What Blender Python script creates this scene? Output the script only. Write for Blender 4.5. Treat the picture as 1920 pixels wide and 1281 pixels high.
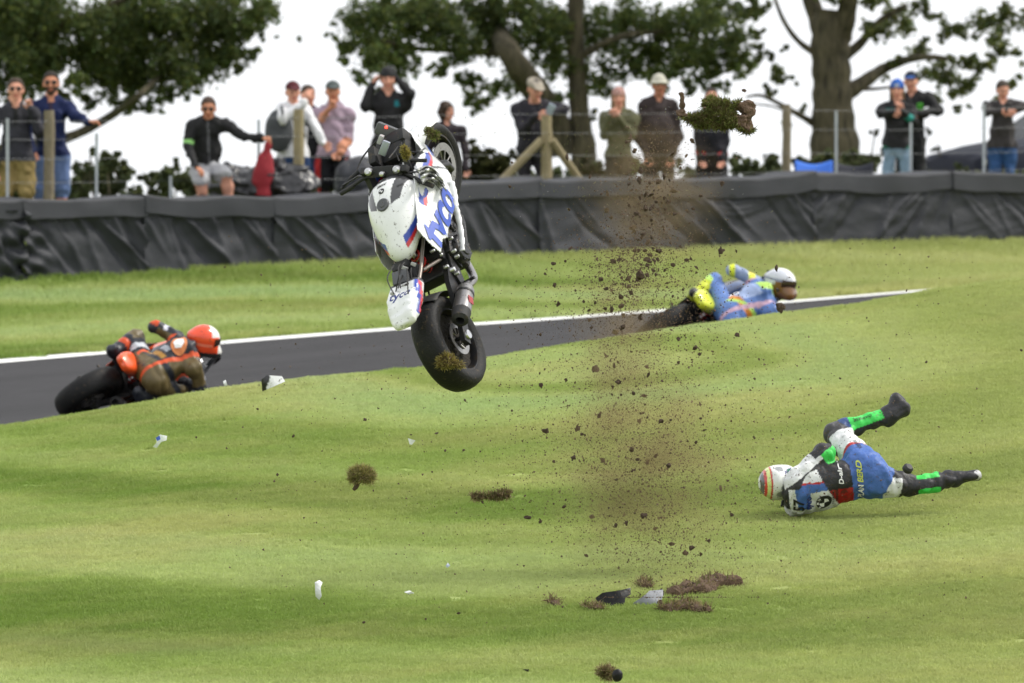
import bpy, bmesh, math, random
import numpy as np
from mathutils import Vector, Matrix
from mathutils.bvhtree import BVHTree

for _o in list(bpy.data.objects):
    bpy.data.objects.remove(_o)
scene = bpy.context.scene
COL = scene.collection
rnd = random.Random(7)
NPR = np.random.default_rng(11)

# ------------------------------------------------------------------ camera
FPX, CX, CY, YH = 15600.0, 960.0, 640.5, 420.0     # telephoto, in pixels of the 1920 px wide photograph
CAMZ = 4.0
PITCH = math.atan((CY - YH) / FPX)
cam_data = bpy.data.cameras.new('camera')
cam_data.sensor_width = 36.0
cam_data.lens = 36.0 * FPX / 1920.0
cam_data.clip_start = 1.0
cam_data.clip_end = 9000.0
cam_data.dof.use_dof = True
cam_data.dof.focus_distance = 57.0
cam_data.dof.aperture_fstop = 4.2
cam = bpy.data.objects.new('camera', cam_data)
cam.location = (0, 0, CAMZ)
cam.rotation_euler = (math.pi / 2 - PITCH, 0, 0)
COL.objects.link(cam)
scene.camera = cam

# ------------------------------------------------------------------ sky, sun, exposure
SUN_EL, SUN_AZ = math.radians(50), math.radians(80)   # azimuth clockwise from +Y (away from the camera)
world = bpy.data.worlds.new('World')
scene.world = world
world.use_nodes = True
nt = world.node_tree
nt.nodes.clear()
w_out = nt.nodes.new('ShaderNodeOutputWorld')
w_bg = nt.nodes.new('ShaderNodeBackground')
w_sky = nt.nodes.new('ShaderNodeTexSky')
w_sky.sky_type = 'NISHITA'
w_sky.sun_disc = False
w_sky.sun_elevation = SUN_EL
w_sky.sun_rotation = SUN_AZ
w_sky.dust_density = 3.0
w_hsv = nt.nodes.new('ShaderNodeHueSaturation')
w_hsv.inputs['Saturation'].default_value = 0.35
w_mix = nt.nodes.new('ShaderNodeMix')
w_mix.data_type = 'RGBA'
w_tc = nt.nodes.new('ShaderNodeTexCoord')
w_noise = nt.nodes.new('ShaderNodeTexNoise')
w_noise.inputs['Scale'].default_value = 2.2
w_noise.inputs['Detail'].default_value = 5.0
w_map = nt.nodes.new('ShaderNodeMapRange')
w_map.inputs['From Min'].default_value = 0.25
w_map.inputs['From Max'].default_value = 0.75
w_map.inputs['To Min'].default_value = 0.75
w_map.inputs['To Max'].default_value = 1.0
nt.links.new(w_tc.outputs['Generated'], w_noise.inputs['Vector'])
nt.links.new(w_noise.outputs['Fac'], w_map.inputs['Value'])
nt.links.new(w_map.outputs['Result'], w_mix.inputs[0])
nt.links.new(w_sky.outputs['Color'], w_hsv.inputs['Color'])
nt.links.new(w_hsv.outputs['Color'], w_mix.inputs[6])
w_mix.inputs[7].default_value = (9.9, 10.1, 10.4, 1)       # the bright cloud layer
nt.links.new(w_mix.outputs[2], w_bg.inputs['Color'])
w_bg.inputs['Strength'].default_value = 0.085
nt.links.new(w_bg.outputs[0], w_out.inputs['Surface'])

sun_data = bpy.data.lights.new('sun', 'SUN')
sun_data.energy = 2.0
sun_data.angle = math.radians(14)
sun_data.color = (1.0, 0.95, 0.86)
sun = bpy.data.objects.new('sun', sun_data)
sd = Vector((math.sin(SUN_AZ) * math.cos(SUN_EL), math.cos(SUN_AZ) * math.cos(SUN_EL), math.sin(SUN_EL)))
sun.rotation_euler = (-sd).to_track_quat('-Z', 'Y').to_euler()
sun.location = (20, 60, 40)
COL.objects.link(sun)

scene.view_settings.view_transform = 'Standard'
scene.view_settings.look = 'None'
scene.view_settings.exposure = 0.66
scene.view_settings.gamma = 1.0
scene.view_settings.use_curve_mapping = False
scene.cycles.max_bounces = 5
scene.cycles.diffuse_bounces = 2
scene.cycles.glossy_bounces = 3
scene.cycles.transparent_max_bounces = 8
scene.cycles.volume_bounces = 1
scene.cycles.volume_max_steps = 96
scene.cycles.volume_step_rate = 1.0
scene.cycles.caustics_reflective = False
scene.cycles.caustics_refractive = False
scene.cycles.use_denoising = True
scene.cycles.use_adaptive_sampling = True
scene.cycles.adaptive_threshold = 0.02

# ------------------------------------------------------------------ helpers
_cf = np.array([0, math.cos(PITCH), -math.sin(PITCH)])
_cu = np.array([0, math.sin(PITCH), math.cos(PITCH)])
_cr = np.array([1.0, 0, 0])
def P(px, py, D):
    """where the thing seen at (px, py) stands when it is D metres away"""
    return np.array([0, 0, CAMZ]) + D * (_cf + (px - CX) / FPX * _cr - (py - CY) / FPX * _cu)
def V(a): return np.array(a, dtype=float)
def nrm(a):
    a = np.asarray(a, float); return a / (np.linalg.norm(a) + 1e-12)
def srgb(r, g, b):
    f = lambda c: (c / 255 / 12.92) if c / 255 <= 0.04045 else ((c / 255 + 0.055) / 1.055) ** 2.4
    return (f(r), f(g), f(b))

def setp(o, label=None, cat=None, group=None, kind=None):
    if label: o['label'] = label
    if cat: o['category'] = cat
    if group: o['group'] = group
    if kind: o['kind'] = kind
    return o
def empty(name, loc, label=None, cat=None, group=None, mat4=None):
    o = bpy.data.objects.new(name, None)
    o.empty_display_size = 0.1
    if mat4 is not None: o.matrix_world = mat4
    else: o.location = loc
    COL.objects.link(o)
    return setp(o, label, cat, group)

MATS = {}
def new_mat(name):
    m = bpy.data.materials.new(name); m.use_nodes = True
    return m, m.node_tree, m.node_tree.nodes['Principled BSDF']
def mat(name, col, rough=0.6, metal=0.0, var=0.15, vscale=8.0, bump=0.0, bscale=40.0, spec=0.5, coat=0.0, dirt=0.0, sheen=0.0):
    """procedural principled material: base colour broken by noise, optional dirt and relief"""
    if name in MATS: return MATS[name]
    m, t, b = new_mat(name)
    tc = t.nodes.new('ShaderNodeTexCoord')
    n = t.nodes.new('ShaderNodeTexNoise'); n.inputs['Scale'].default_value = vscale; n.inputs['Detail'].default_value = 6
    t.links.new(tc.outputs['Object'], n.inputs['Vector'])
    r = t.nodes.new('ShaderNodeMapRange'); r.inputs['To Min'].default_value = 1 - var; r.inputs['To Max'].default_value = 1 + var
    t.links.new(n.outputs['Fac'], r.inputs['Value'])
    mx = t.nodes.new('ShaderNodeVectorMath'); mx.operation = 'SCALE'
    mx.inputs[0].default_value = col
    t.links.new(r.outputs['Result'], mx.inputs['Scale'])
    out = mx.outputs['Vector']
    if dirt > 0:
        out = _dirt(t, tc, out, dirt)
    t.links.new(out, b.inputs['Base Color'])
    b.inputs['Roughness'].default_value = rough
    b.inputs['Metallic'].default_value = metal
    b.inputs['Specular IOR Level'].default_value = spec
    b.inputs['Coat Weight'].default_value = coat
    b.inputs['Sheen Weight'].default_value = sheen
    if bump > 0: _bump(t, tc, b, bump, bscale)
    MATS[name] = m
    return m
def _dirt(t, tc, src, amount):
    n = t.nodes.new('ShaderNodeTexNoise'); n.inputs['Scale'].default_value = 30.0; n.inputs['Detail'].default_value = 8; n.inputs['Roughness'].default_value = 0.7
    t.links.new(tc.outputs['Object'], n.inputs['Vector'])
    r = t.nodes.new('ShaderNodeMapRange'); r.inputs['From Min'].default_value = 0.62 - amount * 0.25; r.inputs['From Max'].default_value = 0.70 - amount * 0.2
    t.links.new(n.outputs['Fac'], r.inputs['Value'])
    k = t.nodes.new('ShaderNodeMix'); k.data_type = 'RGBA'
    t.links.new(r.outputs['Result'], k.inputs[0]); t.links.new(src, k.inputs[6])
    k.inputs[7].default_value = (0.055, 0.040, 0.024, 1)
    return k.outputs[2]
def _bump(t, tc, b, bump, bscale):
    n2 = t.nodes.new('ShaderNodeTexNoise'); n2.inputs['Scale'].default_value = bscale; n2.inputs['Detail'].default_value = 5
    t.links.new(tc.outputs['Object'], n2.inputs['Vector'])
    bp = t.nodes.new('ShaderNodeBump'); bp.inputs['Strength'].default_value = bump; bp.inputs['Distance'].default_value = 0.02
    t.links.new(n2.outputs['Fac'], bp.inputs['Height']); t.links.new(bp.outputs['Normal'], b.inputs['Normal'])
def vmat(name, rough=0.7, metal=0.0, var=0.12, vscale=25.0, bump=0.0, bscale=60.0, spec=0.4, coat=0.0, dirt=0.0, sheen=0.0):
    """material whose base colour is the garment or paint zone stored on the mesh"""
    if name in MATS: return MATS[name]
    m, t, b = new_mat(name)
    tc = t.nodes.new('ShaderNodeTexCoord')
    at = t.nodes.new('ShaderNodeAttribute'); at.attribute_name = 'Col'
    n = t.nodes.new('ShaderNodeTexNoise'); n.inputs['Scale'].default_value = vscale; n.inputs['Detail'].default_value = 6
    t.links.new(tc.outputs['Object'], n.inputs['Vector'])
    r = t.nodes.new('ShaderNodeMapRange'); r.inputs['To Min'].default_value = 1 - var; r.inputs['To Max'].default_value = 1 + var
    t.links.new(n.outputs['Fac'], r.inputs['Value'])
    mx = t.nodes.new('ShaderNodeVectorMath'); mx.operation = 'SCALE'
    t.links.new(at.outputs['Color'], mx.inputs[0]); t.links.new(r.outputs['Result'], mx.inputs['Scale'])
    out = mx.outputs['Vector']
    if dirt > 0: out = _dirt(t, tc, out, dirt)
    t.links.new(out, b.inputs['Base Color'])
    b.inputs['Roughness'].default_value = rough; b.inputs['Metallic'].default_value = metal
    b.inputs['Specular IOR Level'].default_value = spec; b.inputs['Coat Weight'].default_value = coat
    b.inputs['Sheen Weight'].default_value = sheen
    if bump > 0: _bump(t, tc, b, bump, bscale)
    MATS[name] = m
    return m

def mkobj(name, verts, faces, m, parent=None, smooth=True, cols=None, fmats=None, ms=None):
    """one mesh object; verts are in the parent's space"""
    me = bpy.data.meshes.new(name)
    verts = np.asarray(verts, dtype=np.float32).reshape(-1, 3)
    if isinstance(faces, np.ndarray):
        k = faces.shape[1]
        me.vertices.add(len(verts)); me.vertices.foreach_set('co', verts.ravel())
        me.loops.add(faces.size); me.loops.foreach_set('vertex_index', faces.astype(np.int32).ravel())
        me.polygons.add(len(faces)); me.polygons.foreach_set('loop_start', np.arange(0, faces.size, k, dtype=np.int32))
        me.update(calc_edges=True)
    else:
        me.from_pydata([tuple(map(float, v)) for v in verts], [], [tuple(int(i) for i in f) for f in faces])
        me.update()
    if ms:
        for q in ms: me.materials.append(q)
        if fmats is not None: me.polygons.foreach_set('material_index', np.asarray(fmats, dtype=np.int32))
    elif m is not None:
        me.materials.append(m)
    if cols is not None:
        a = me.color_attributes.new('Col', 'FLOAT_COLOR', 'POINT')
        c4 = np.ones((len(verts), 4), dtype=np.float32); c4[:, :3] = cols
        a.data.foreach_set('color', c4.ravel())
    me.polygons.foreach_set('use_smooth', np.full(len(me.polygons), bool(smooth)))
    o = bpy.data.objects.new(name, me)
    COL.objects.link(o)
    if parent is not None: o.parent = parent
    return o

class MB:
    """collects shapes that belong to one part"""
    def __init__(s): s.v, s.f, s.n = [], [], 0
    def add(s, v, f):
        v = np.asarray(v, float).reshape(-1, 3)
        s.v.append(v); s.f += [tuple(int(i) + s.n for i in q) for q in f]; s.n += len(v); return s
    def box(s, c, size, R=None, bev=0.0):
        hx, hy, hz = [q / 2 for q in size]
        if bev <= 0:
            v = np.array([(x, y, z) for x in (-hx, hx) for y in (-hy, hy) for z in (-hz, hz)])
            f = [(0, 1, 3, 2), (4, 6, 7, 5), (0, 4, 5, 1), (2, 3, 7, 6), (0, 2, 6, 4), (1, 5, 7, 3)]
        else:
            bm = bmesh.new(); bmesh.ops.create_cube(bm, size=1)
            bmesh.ops.scale(bm, vec=size, verts=bm.verts)
            bmesh.ops.bevel(bm, geom=bm.edges[:], offset=bev, segments=2, affect='EDGES', profile=0.6)
            bm.verts.index_update()
            v = np.array([q.co[:] for q in bm.verts]); f = [[q.index for q in fa.verts] for fa in bm.faces]; bm.free()
        if R is not None: v = v @ np.asarray(R, float).T
        return s.add(v + np.asarray(c, float), f)
    def tube(s, pts, r, n=10, caps=True):
        pts = np.asarray(pts, float); m = len(pts)
        r = np.full(m, r) if np.isscalar(r) else np.asarray(r, float)
        vs = []; up = None
        for i in range(m):
            t = nrm(pts[min(i + 1, m - 1)] - pts[max(i - 1, 0)])
            if up is None:
                up = np.cross(t, [0, 0, 1]) if abs(t[2]) < 0.9 else np.cross(t, [1, 0, 0])
            a = nrm(up - t * np.dot(up, t)); b = np.cross(t, a); up = a
            for k in range(n):
                q = 2 * math.pi * k / n
                vs.append(pts[i] + r[i] * (a * math.cos(q) + b * math.sin(q)))
        f = [(i * n + k, i * n + (k + 1) % n, (i + 1) * n + (k + 1) % n, (i + 1) * n + k) for i in range(m - 1) for k in range(n)]
        if caps: f += [tuple(range(n - 1, -1, -1)), tuple((m - 1) * n + k for k in range(n))]
        return s.add(vs, f)
    def lathe(s, prof, c=(0, 0, 0), axis=(0, 1, 0), n=48, closed=False):
        """prof: (radius, height along axis)"""
        ax = nrm(axis); a = nrm(np.cross(ax, [0, 0, 1]) if abs(ax[2]) < 0.9 else np.cross(ax, [1, 0, 0])); b = np.cross(ax, a)
        vs = []
        for k in range(n):
            q = 2 * math.pi * k / n
            d = a * math.cos(q) + b * math.sin(q)
            for (r, h) in prof: vs.append(np.asarray(c, float) + d * r + ax * h)
        m = len(prof); f = []
        for k in range(n):
            k2 = (k + 1) % n
            for i in range(m if closed else m - 1):
                j = (i + 1) % m
                f.append((k * m + i, k * m + j, k2 * m + j, k2 * m + i))
        return s.add(vs, f)
    def cyl(s, a, b, r, n=16, r2=None):
        r2 = r if r2 is None else r2
        return s.tube([a, b], [r, r2], n)
    def prism(s, poly, c, u, v, w, th):
        """flat outline poly (in axes u, v) given thickness th along w"""
        n = len(poly); u, v, w = V(u), V(v), V(w)
        vs = [np.asarray(c, float) + u * p[0] + v * p[1] + w * (th / 2 if k == 0 else -th / 2) for k in (0, 1) for p in poly]
        f = [tuple(range(n)), tuple(range(2 * n - 1, n - 1, -1))] + [(i, i + n, (i + 1) % n + n, (i + 1) % n) for i in range(n)]
        return s.add(vs, f)
    def build(s, name, m, parent=None, smooth=False, cols=None):
        o = mkobj(name, np.concatenate(s.v), s.f, m, parent, smooth, cols)
        bm = bmesh.new(); bm.from_mesh(o.data); bmesh.ops.recalc_face_normals(bm, faces=bm.faces); bm.to_mesh(o.data); bm.free()
        if smooth: auto_smooth(o)
        return o
def auto_smooth(o, ang=40):
    me = o.data
    bm = bmesh.new(); bm.from_mesh(me)
    ca = math.radians(ang)
    for e in bm.edges:
        e.smooth = not (len(e.link_faces) == 2 and e.calc_face_angle(0) > ca)
    bm.to_mesh(me); bm.free()

def grid_faces(nu, nv, wrap=False):
    i, j = np.meshgrid(np.arange(nu - (0 if wrap else 1)), np.arange(nv - 1), indexing='ij')
    i2 = (i + 1) % nu
    return np.stack([i * nv + j, i2 * nv + j, i2 * nv + j + 1, i * nv + j + 1], -1).reshape(-1, 4)

def wav(p, seed=0, octs=4, f0=1.0, rough=0.5):
    """smooth pseudo-noise about -1..1 built of warped sines, p is (...,3)"""
    g = np.random.default_rng(seed); out = 0; a = 1.0; tot = 0
    q = p
    for o in range(octs):
        f = f0 * (1.9 ** o)
        for _ in range(3):
            d = nrm(g.normal(size=3)); ph = g.uniform(0, 6.28); d2 = nrm(g.normal(size=3)); ph2 = g.uniform(0, 6.28)
            out = out + a / 3 * 1.4 * np.sin(f * (q @ d) + ph + 1.6 * np.sin(f * 0.55 * (q @ d2) + ph2))
        tot += a * 0.8; a *= rough
    return out / tot
# ------------------------------------------------------------------ terrain
_U = lambda pts: (np.array([p[0] for p in pts], float), np.array([p[1] for p in pts], float))
def lin(pts, u):
    x, y = _U(pts); u = np.asarray(u, float)
    r = np.interp(u, x, y)
    s0 = (y[1] - y[0]) / (x[1] - x[0]); s1 = (y[-1] - y[-2]) / (x[-1] - x[-2])
    r = np.where(u < x[0], y[0] + (u - x[0]) * s0, r); r = np.where(u > x[-1], y[-1] + (u - x[-1]) * s1, r)
    return r
YC = [(-700, 900), (0, 797), (90, 782), (300, 745), (480, 717), (640, 700), (780, 688), (920, 668), (1000, 655), (1260, 612), (1480, 582), (1600, 567), (1700, 548), (1800, 533), (1920, 517), (2400, 470)]
YW = [(-700, 730), (0, 677), (480, 637), (740, 617), (960, 604), (1260, 582), (1480, 567), (1700, 549), (1920, 533), (2600, 490)]
YB = [(-700, 566), (0, 528), (300, 512), (700, 490), (860, 482), (1270, 468), (1500, 460), (1920, 452), (2600, 440)]
def D_crest(u): return 66 + 8 * u / 1920
def D_near(u): return D_crest(u) + 4.5
def D_line(u): return 82 + 9 * u / 1920
def D_bar(u): return 90 + 8 * u / 1920
def yz(y, D): return CAMZ - (y - YH) * D / FPX
def pchip(xk, yk, x):
    """xk, yk: (N,K); x: (N,)"""
    h = np.diff(xk, axis=1); dl = np.diff(yk, axis=1) / h
    m = np.zeros_like(yk)
    w1 = 2 * h[:, 1:] + h[:, :-1]; w2 = h[:, 1:] + 2 * h[:, :-1]
    with np.errstate(divide='ignore', invalid='ignore'):
        hm = (w1 + w2) / (w1 / dl[:, :-1] + w2 / dl[:, 1:])
    m[:, 1:-1] = np.where(dl[:, :-1] * dl[:, 1:] > 0, hm, 0)
    m[:, 0] = dl[:, 0]; m[:, -1] = dl[:, -1]
    i = np.clip((x[:, None] >= xk).sum(1) - 1, 0, xk.shape[1] - 2); r = np.arange(len(x))
    hh = h[r, i]; t = np.clip((x - xk[r, i]) / hh, 0, 1)
    return ((1 + 2 * t) * (1 - t) ** 2 * yk[r, i] + t * (1 - t) ** 2 * hh * m[r, i] + t * t * (3 - 2 * t) * yk[r, i + 1] + t * t * (t - 1) * hh * m[r, i + 1])
def zground(X, Y, detail=True):
    X = np.atleast_1d(np.asarray(X, float)); Y = np.atleast_1d(np.asarray(Y, float))
    u = np.clip(CX + X / np.maximum(Y, 50) * FPX, -1400, 3200)
    o = np.ones_like(u)
    dc, dn, dw, db = D_crest(u), D_near(u), D_line(u), D_bar(u)
    zc = yz(lin(YC, u), dc); zw = yz(lin(YW, u), dw); zb = yz(lin(YB, u), db)
    sl = 0.046 - 0.026 * np.clip(u / 1920, 0, 1)
    zn = zw - sl * (dw - dn)
    zt = CAMZ - 0.19 + 0.28 * np.clip(u / 1920, -0.5, 1.5)
    z52 = yz(1281, 52) + 0 * u
    mid = 0.5 * (52 + dc)
    zm = z52 + (zc - z52) * 0.50
    dd = [-4000 * o, -60 * o, 0 * o, 25 * o, 44 * o, 52 * o, mid, dc - 0.9, dc + 0.5, dc + 2.6, dn - 0.05, dn + 0.6, dw - 0.6, dw + 0.1, db, db + 1.3, db + 3.0, db + 10, db + 34, 210 * o, 500 * o, 6000 * o]
    zz = [1.0 * o, 1.6 * o, 2.2 * o, 0.7 * o, 0.5 * o, z52, zm, zc - 0.135, zc - 0.045, np.minimum(zc - 0.2, zn + 0.3), zn + 0.02, zn, zw - 0.6 * sl, zw + 0.005, zb, zb + 0.32, zt, zt, zt - 0.35, 1.0 * o, -9 * o, -60 * o]
    z = pchip(np.stack(dd, 1), np.stack(zz, 1), Y)
    if detail:
        p = np.stack([X, Y, 0 * X], 1)
        amp = np.where((Y > dn - 0.4) & (Y < dw + 0.4), 0.0, 0.010)
        z = z + amp * wav(p, 3, 3, 1.1)
    return z
def zg(x, y): return float(zground([x], [y])[0])
def u_of(X, Y): return CX + X / max(Y, 50) * FPX

def grass_colour_nodes(t, pos, strength=1.0):
    """mown turf colour from where it grows: mowing bands along the track, drier and lusher patches"""
    N = t.nodes.new
    def mapped(sc, rot):
        mp = N('ShaderNodeMapping'); mp.vector_type = 'TEXTURE'; mp.inputs['Rotation'].default_value = (0, 0, rot); mp.inputs['Scale'].default_value = tuple(1 / max(q, 1e-3) for q in sc)
        t.links.new(pos, mp.inputs['Vector']); return mp.outputs['Vector']
    def noise(vec, scale, det=3, rough=0.5):
        n = N('ShaderNodeTexNoise'); n.inputs['Scale'].default_value = scale; n.inputs['Detail'].default_value = det; n.inputs['Roughness'].default_value = rough
        t.links.new(vec, n.inputs['Vector']); return n.outputs['Fac']
    def ramp(fac, stops):
        r = N('ShaderNodeValToRGB'); e = r.color_ramp.elements
        e[0].position, e[0].color = stops[0][0], (*stops[0][1], 1)
        e[1].position, e[1].color = stops[-1][0], (*stops[-1][1], 1)
        for p, c in stops[1:-1]:
            q = e.new(p); q.color = (*c, 1)
        t.links.new(fac, r.inputs['Fac']); return r.outputs['Color']
    def mix(fac, a, b, mode='MIX'):
        m = N('ShaderNodeMix'); m.data_type = 'RGBA'; m.blend_type = mode
        if isinstance(fac, float): m.inputs[0].default_value = fac
        else: t.links.new(fac, m.inputs[0])
        for s, q in ((6, a), (7, b)):
            if isinstance(q, tuple): m.inputs[s].default_value = (*q, 1)
            else: t.links.new(q, m.inputs[s])
        return m.outputs[2]
    cen = N('ShaderNodeVectorMath'); cen.operation = 'SUBTRACT'; t.links.new(pos, cen.inputs[0]); cen.inputs[1].default_value = (0.5, 69.0, 0)
    sq = N('ShaderNodeVectorMath'); sq.operation = 'MULTIPLY'; t.links.new(cen.outputs[0], sq.inputs[0]); sq.inputs[1].default_value = (1.25, 1.0, 0)
    le = N('ShaderNodeVectorMath'); le.operation = 'LENGTH'; t.links.new(sq.outputs[0], le.inputs[0])
    wob = N('ShaderNodeMath'); wob.operation = 'MULTIPLY_ADD'; t.links.new(noise(mapped((0.2, 0.25, 0), 0.4), 1.0, 3, .6), wob.inputs[0]); wob.inputs[1].default_value = 3.2
    t.links.new(le.outputs['Value'], wob.inputs[2])
    b1 = N('ShaderNodeTexNoise'); b1.noise_dimensions = '1D'; b1.inputs['Scale'].default_value = .34; b1.inputs['Detail'].default_value = 1.0
    t.links.new(wob.outputs[0], b1.inputs['W'])
    band = b1.outputs['Fac']
    c1 = ramp(band, [(0.37, (0.082, 0.122, 0.024)), (0.47, (0.122, 0.162, 0.042)), (0.57, (0.176, 0.210, 0.080)), (0.70, (0.158, 0.205, 0.084))])
    dry = noise(mapped((0.16, 0.40, 0.0), 0.6), 1.3, 4, 0.6)
    dryf = ramp(dry, [(0.46, (0, 0, 0)), (0.66, (1, 1, 1))])
    dm = N('ShaderNodeMath'); dm.operation = 'MULTIPLY'; t.links.new(dryf, dm.inputs[0]); dm.inputs[1].default_value = .5
    c2 = mix(dm.outputs[0], c1, (0.205, 0.198, 0.084))
    sp = N('ShaderNodeSeparateXYZ'); t.links.new(pos, sp.inputs[0])
    rx = N('ShaderNodeMapRange'); rx.inputs['From Min'].default_value = -0.5; rx.inputs['From Max'].default_value = 5.0
    rx.inputs['To Max'].default_value = 0.55
    t.links.new(sp.outputs['X'], rx.inputs['Value'])
    c3 = mix(rx.outputs['Result'], c2, (0.192, 0.200, 0.080))
    fine = noise(mapped((1, 1, 1), 0.3), 11.0, 6, 0.75)
    f = N('ShaderNodeMapRange'); f.inputs['From Min'].default_value = 0.25; f.inputs['From Max'].default_value = 0.75
    f.inputs['To Min'].default_value = 1.95; f.inputs['To Max'].default_value = 2.85
    t.links.new(fine, f.inputs['Value'])
    sc = N('ShaderNodeVectorMath'); sc.operation = 'SCALE'
    t.links.new(c3, sc.inputs[0]); t.links.new(f.outputs['Result'], sc.inputs['Scale'])
    return mix(1.0, sc.outputs['Vector'], (1.10, 1.07, 1.10), 'MULTIPLY'), mix, noise, mapped, ramp

m_turf, t, b = new_mat('turf')
geo = t.nodes.new('ShaderNodeNewGeometry')
c, mix, noise, mapped, ramp = grass_colour_nodes(t, geo.outputs['Position'])
c = mix(1.0, c, (0.74, 0.76, 0.72), 'MULTIPLY')
t.links.new(c, b.inputs['Base Color']); b.inputs['Roughness'].default_value = 0.9; b.inputs['Specular IOR Level'].default_value = 0.15
bp = t.nodes.new('ShaderNodeBump'); bp.inputs['Strength'].default_value = 0.6; bp.inputs['Distance'].default_value = 0.03
t.links.new(noise(mapped((1, 1, 1), 0), 30.0, 6, 0.8), bp.inputs['Height']); t.links.new(bp.outputs['Normal'], b.inputs['Normal'])

m_blade, t, b = new_mat('grass_blade')
geo = t.nodes.new('ShaderNodeNewGeometry')
c, mix, noise, mapped, ramp = grass_colour_nodes(t, geo.outputs['Position'])
spk = noise(mapped((1, 1, 1), 0.1), 55.0, 2, 0.6)
c = mix(ramp(spk, [(0.66, (0, 0, 0)), (0.80, (1, 1, 1))]), c, (0.25, 0.25, 0.105))
t.links.new(c, b.inputs['Base Color']); b.inputs['Roughness'].default_value = 0.6; b.inputs['Specular IOR Level'].default_value = 0.25
tr = t.nodes.new('ShaderNodeBsdfTranslucent'); t.links.new(c, tr.inputs['Color'])
ms_ = t.nodes.new('ShaderNodeMixShader'); ms_.inputs[0].default_value = 0.42
t.links.new(b.outputs[0], ms_.inputs[1]); t.links.new(tr.outputs[0], ms_.inputs[2])
t.links.new(ms_.outputs[0], t.nodes['Material Output'].inputs['Surface'])

def axis_vals(core, step, lo, hi, far):
    a = list(np.arange(core[0], core[1] + 1e-6, step))
    return np.array(sorted(set([round(v, 4) for v in a] + lo + hi + far)))
xs = axis_vals((-9, 9), 0.22, [-9.6, -10.5, -12, -15, -20, -30, -50, -90, -200, -500, -1500, -4000], [9.6, 10.5, 12, 15, 20, 30, 50, 90, 200, 500, 1500, 4000], [])
ys = axis_vals((48, 106), 0.22, [-3000, -500, -60, -20, -5, 0, 8, 16, 25, 32, 38, 42, 45], [108, 111, 115, 120, 127, 135, 150, 175, 210, 280, 380, 500, 900, 1800, 3500, 6000], [])
XX, YY = np.meshgrid(xs, ys, indexing='ij')
ZZ = zground(XX.ravel(), YY.ravel()).reshape(XX.shape)
UU = CX + XX / np.maximum(YY, 50) * FPX
under = (YY > D_near(UU) + 0.25) & (YY < D_line(UU) - 0.25)
ZZ = np.where(under, ZZ - 0.05, ZZ)
g = mkobj('grass_ground', np.stack([XX, YY, ZZ], -1).reshape(-1, 3), grid_faces(len(xs), len(ys))[:, ::-1].copy() if False else grid_faces(len(xs), len(ys)), m_turf)
setp(g, 'rolling mown grass bank falling towards the camera', None, None, 'structure')

# the track and its white edge line
m_asph = mat('asphalt', (0.034, 0.033, 0.036), 0.85, var=0.22, vscale=3.0, bump=0.5, bscale=150, spec=0.3)
m_line = mat('line_paint', (0.76, 0.76, 0.74), 0.6, var=0.06, vscale=6.0)
def strip(name, f0, f1, n, lift, m, u0=-1400, u1=3200, nu=240):
    us = np.linspace(u0, u1, nu); vs = np.linspace(0, 1, n)
    pts = []
    for u in us:
        for v in vs:
            D = f0(u) + (f1(u) - f0(u)) * v
            pts.append(((u - CX) / FPX * D, D, 0))
    pts = np.array(pts)
    pts[:, 2] = zground(pts[:, 0], pts[:, 1], False) + lift
    return mkobj(name, pts, grid_faces(nu, n), m)
_ta = m_asph.node_tree; _tb = _ta.nodes['Principled BSDF']; _src = _tb.inputs['Base Color'].links[0].from_socket
_g = _ta.nodes.new('ShaderNodeNewGeometry'); _m = _ta.nodes.new('ShaderNodeMapping'); _m.vector_type = 'TEXTURE'; _m.inputs['Rotation'].default_value = (0, 0, .78); _m.inputs['Scale'].default_value = (9, .7, 1)
_ta.links.new(_g.outputs['Position'], _m.inputs['Vector']); _n = _ta.nodes.new('ShaderNodeTexNoise'); _n.inputs['Scale'].default_value = 1.0; _n.inputs['Detail'].default_value = 5
_ta.links.new(_m.outputs[0], _n.inputs['Vector']); _r = _ta.nodes.new('ShaderNodeMapRange'); _r.inputs['From Min'].default_value = .3; _r.inputs['From Max'].default_value = .7; _r.inputs['To Min'].default_value = .72; _r.inputs['To Max'].default_value = 1.2
_ta.links.new(_n.outputs['Fac'], _r.inputs['Value']); _s = _ta.nodes.new('ShaderNodeVectorMath'); _s.operation = 'SCALE'; _ta.links.new(_src, _s.inputs[0]); _ta.links.new(_r.outputs['Result'], _s.inputs['Scale']); _ta.links.new(_s.outputs[0], _tb.inputs['Base Color'])
trk = strip('race_track', D_near, D_line, 40, 0.012, m_asph)
setp(trk, 'grey asphalt race track curving away to the right', None, None, 'structure')
ln = strip('edge_line', lambda u: D_line(u) - 0.62, lambda u: D_line(u) - 0.05, 5, 0.020, m_line)
setp(ln, 'solid white edge line along the far side of the track', None, None, 'structure')

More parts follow.
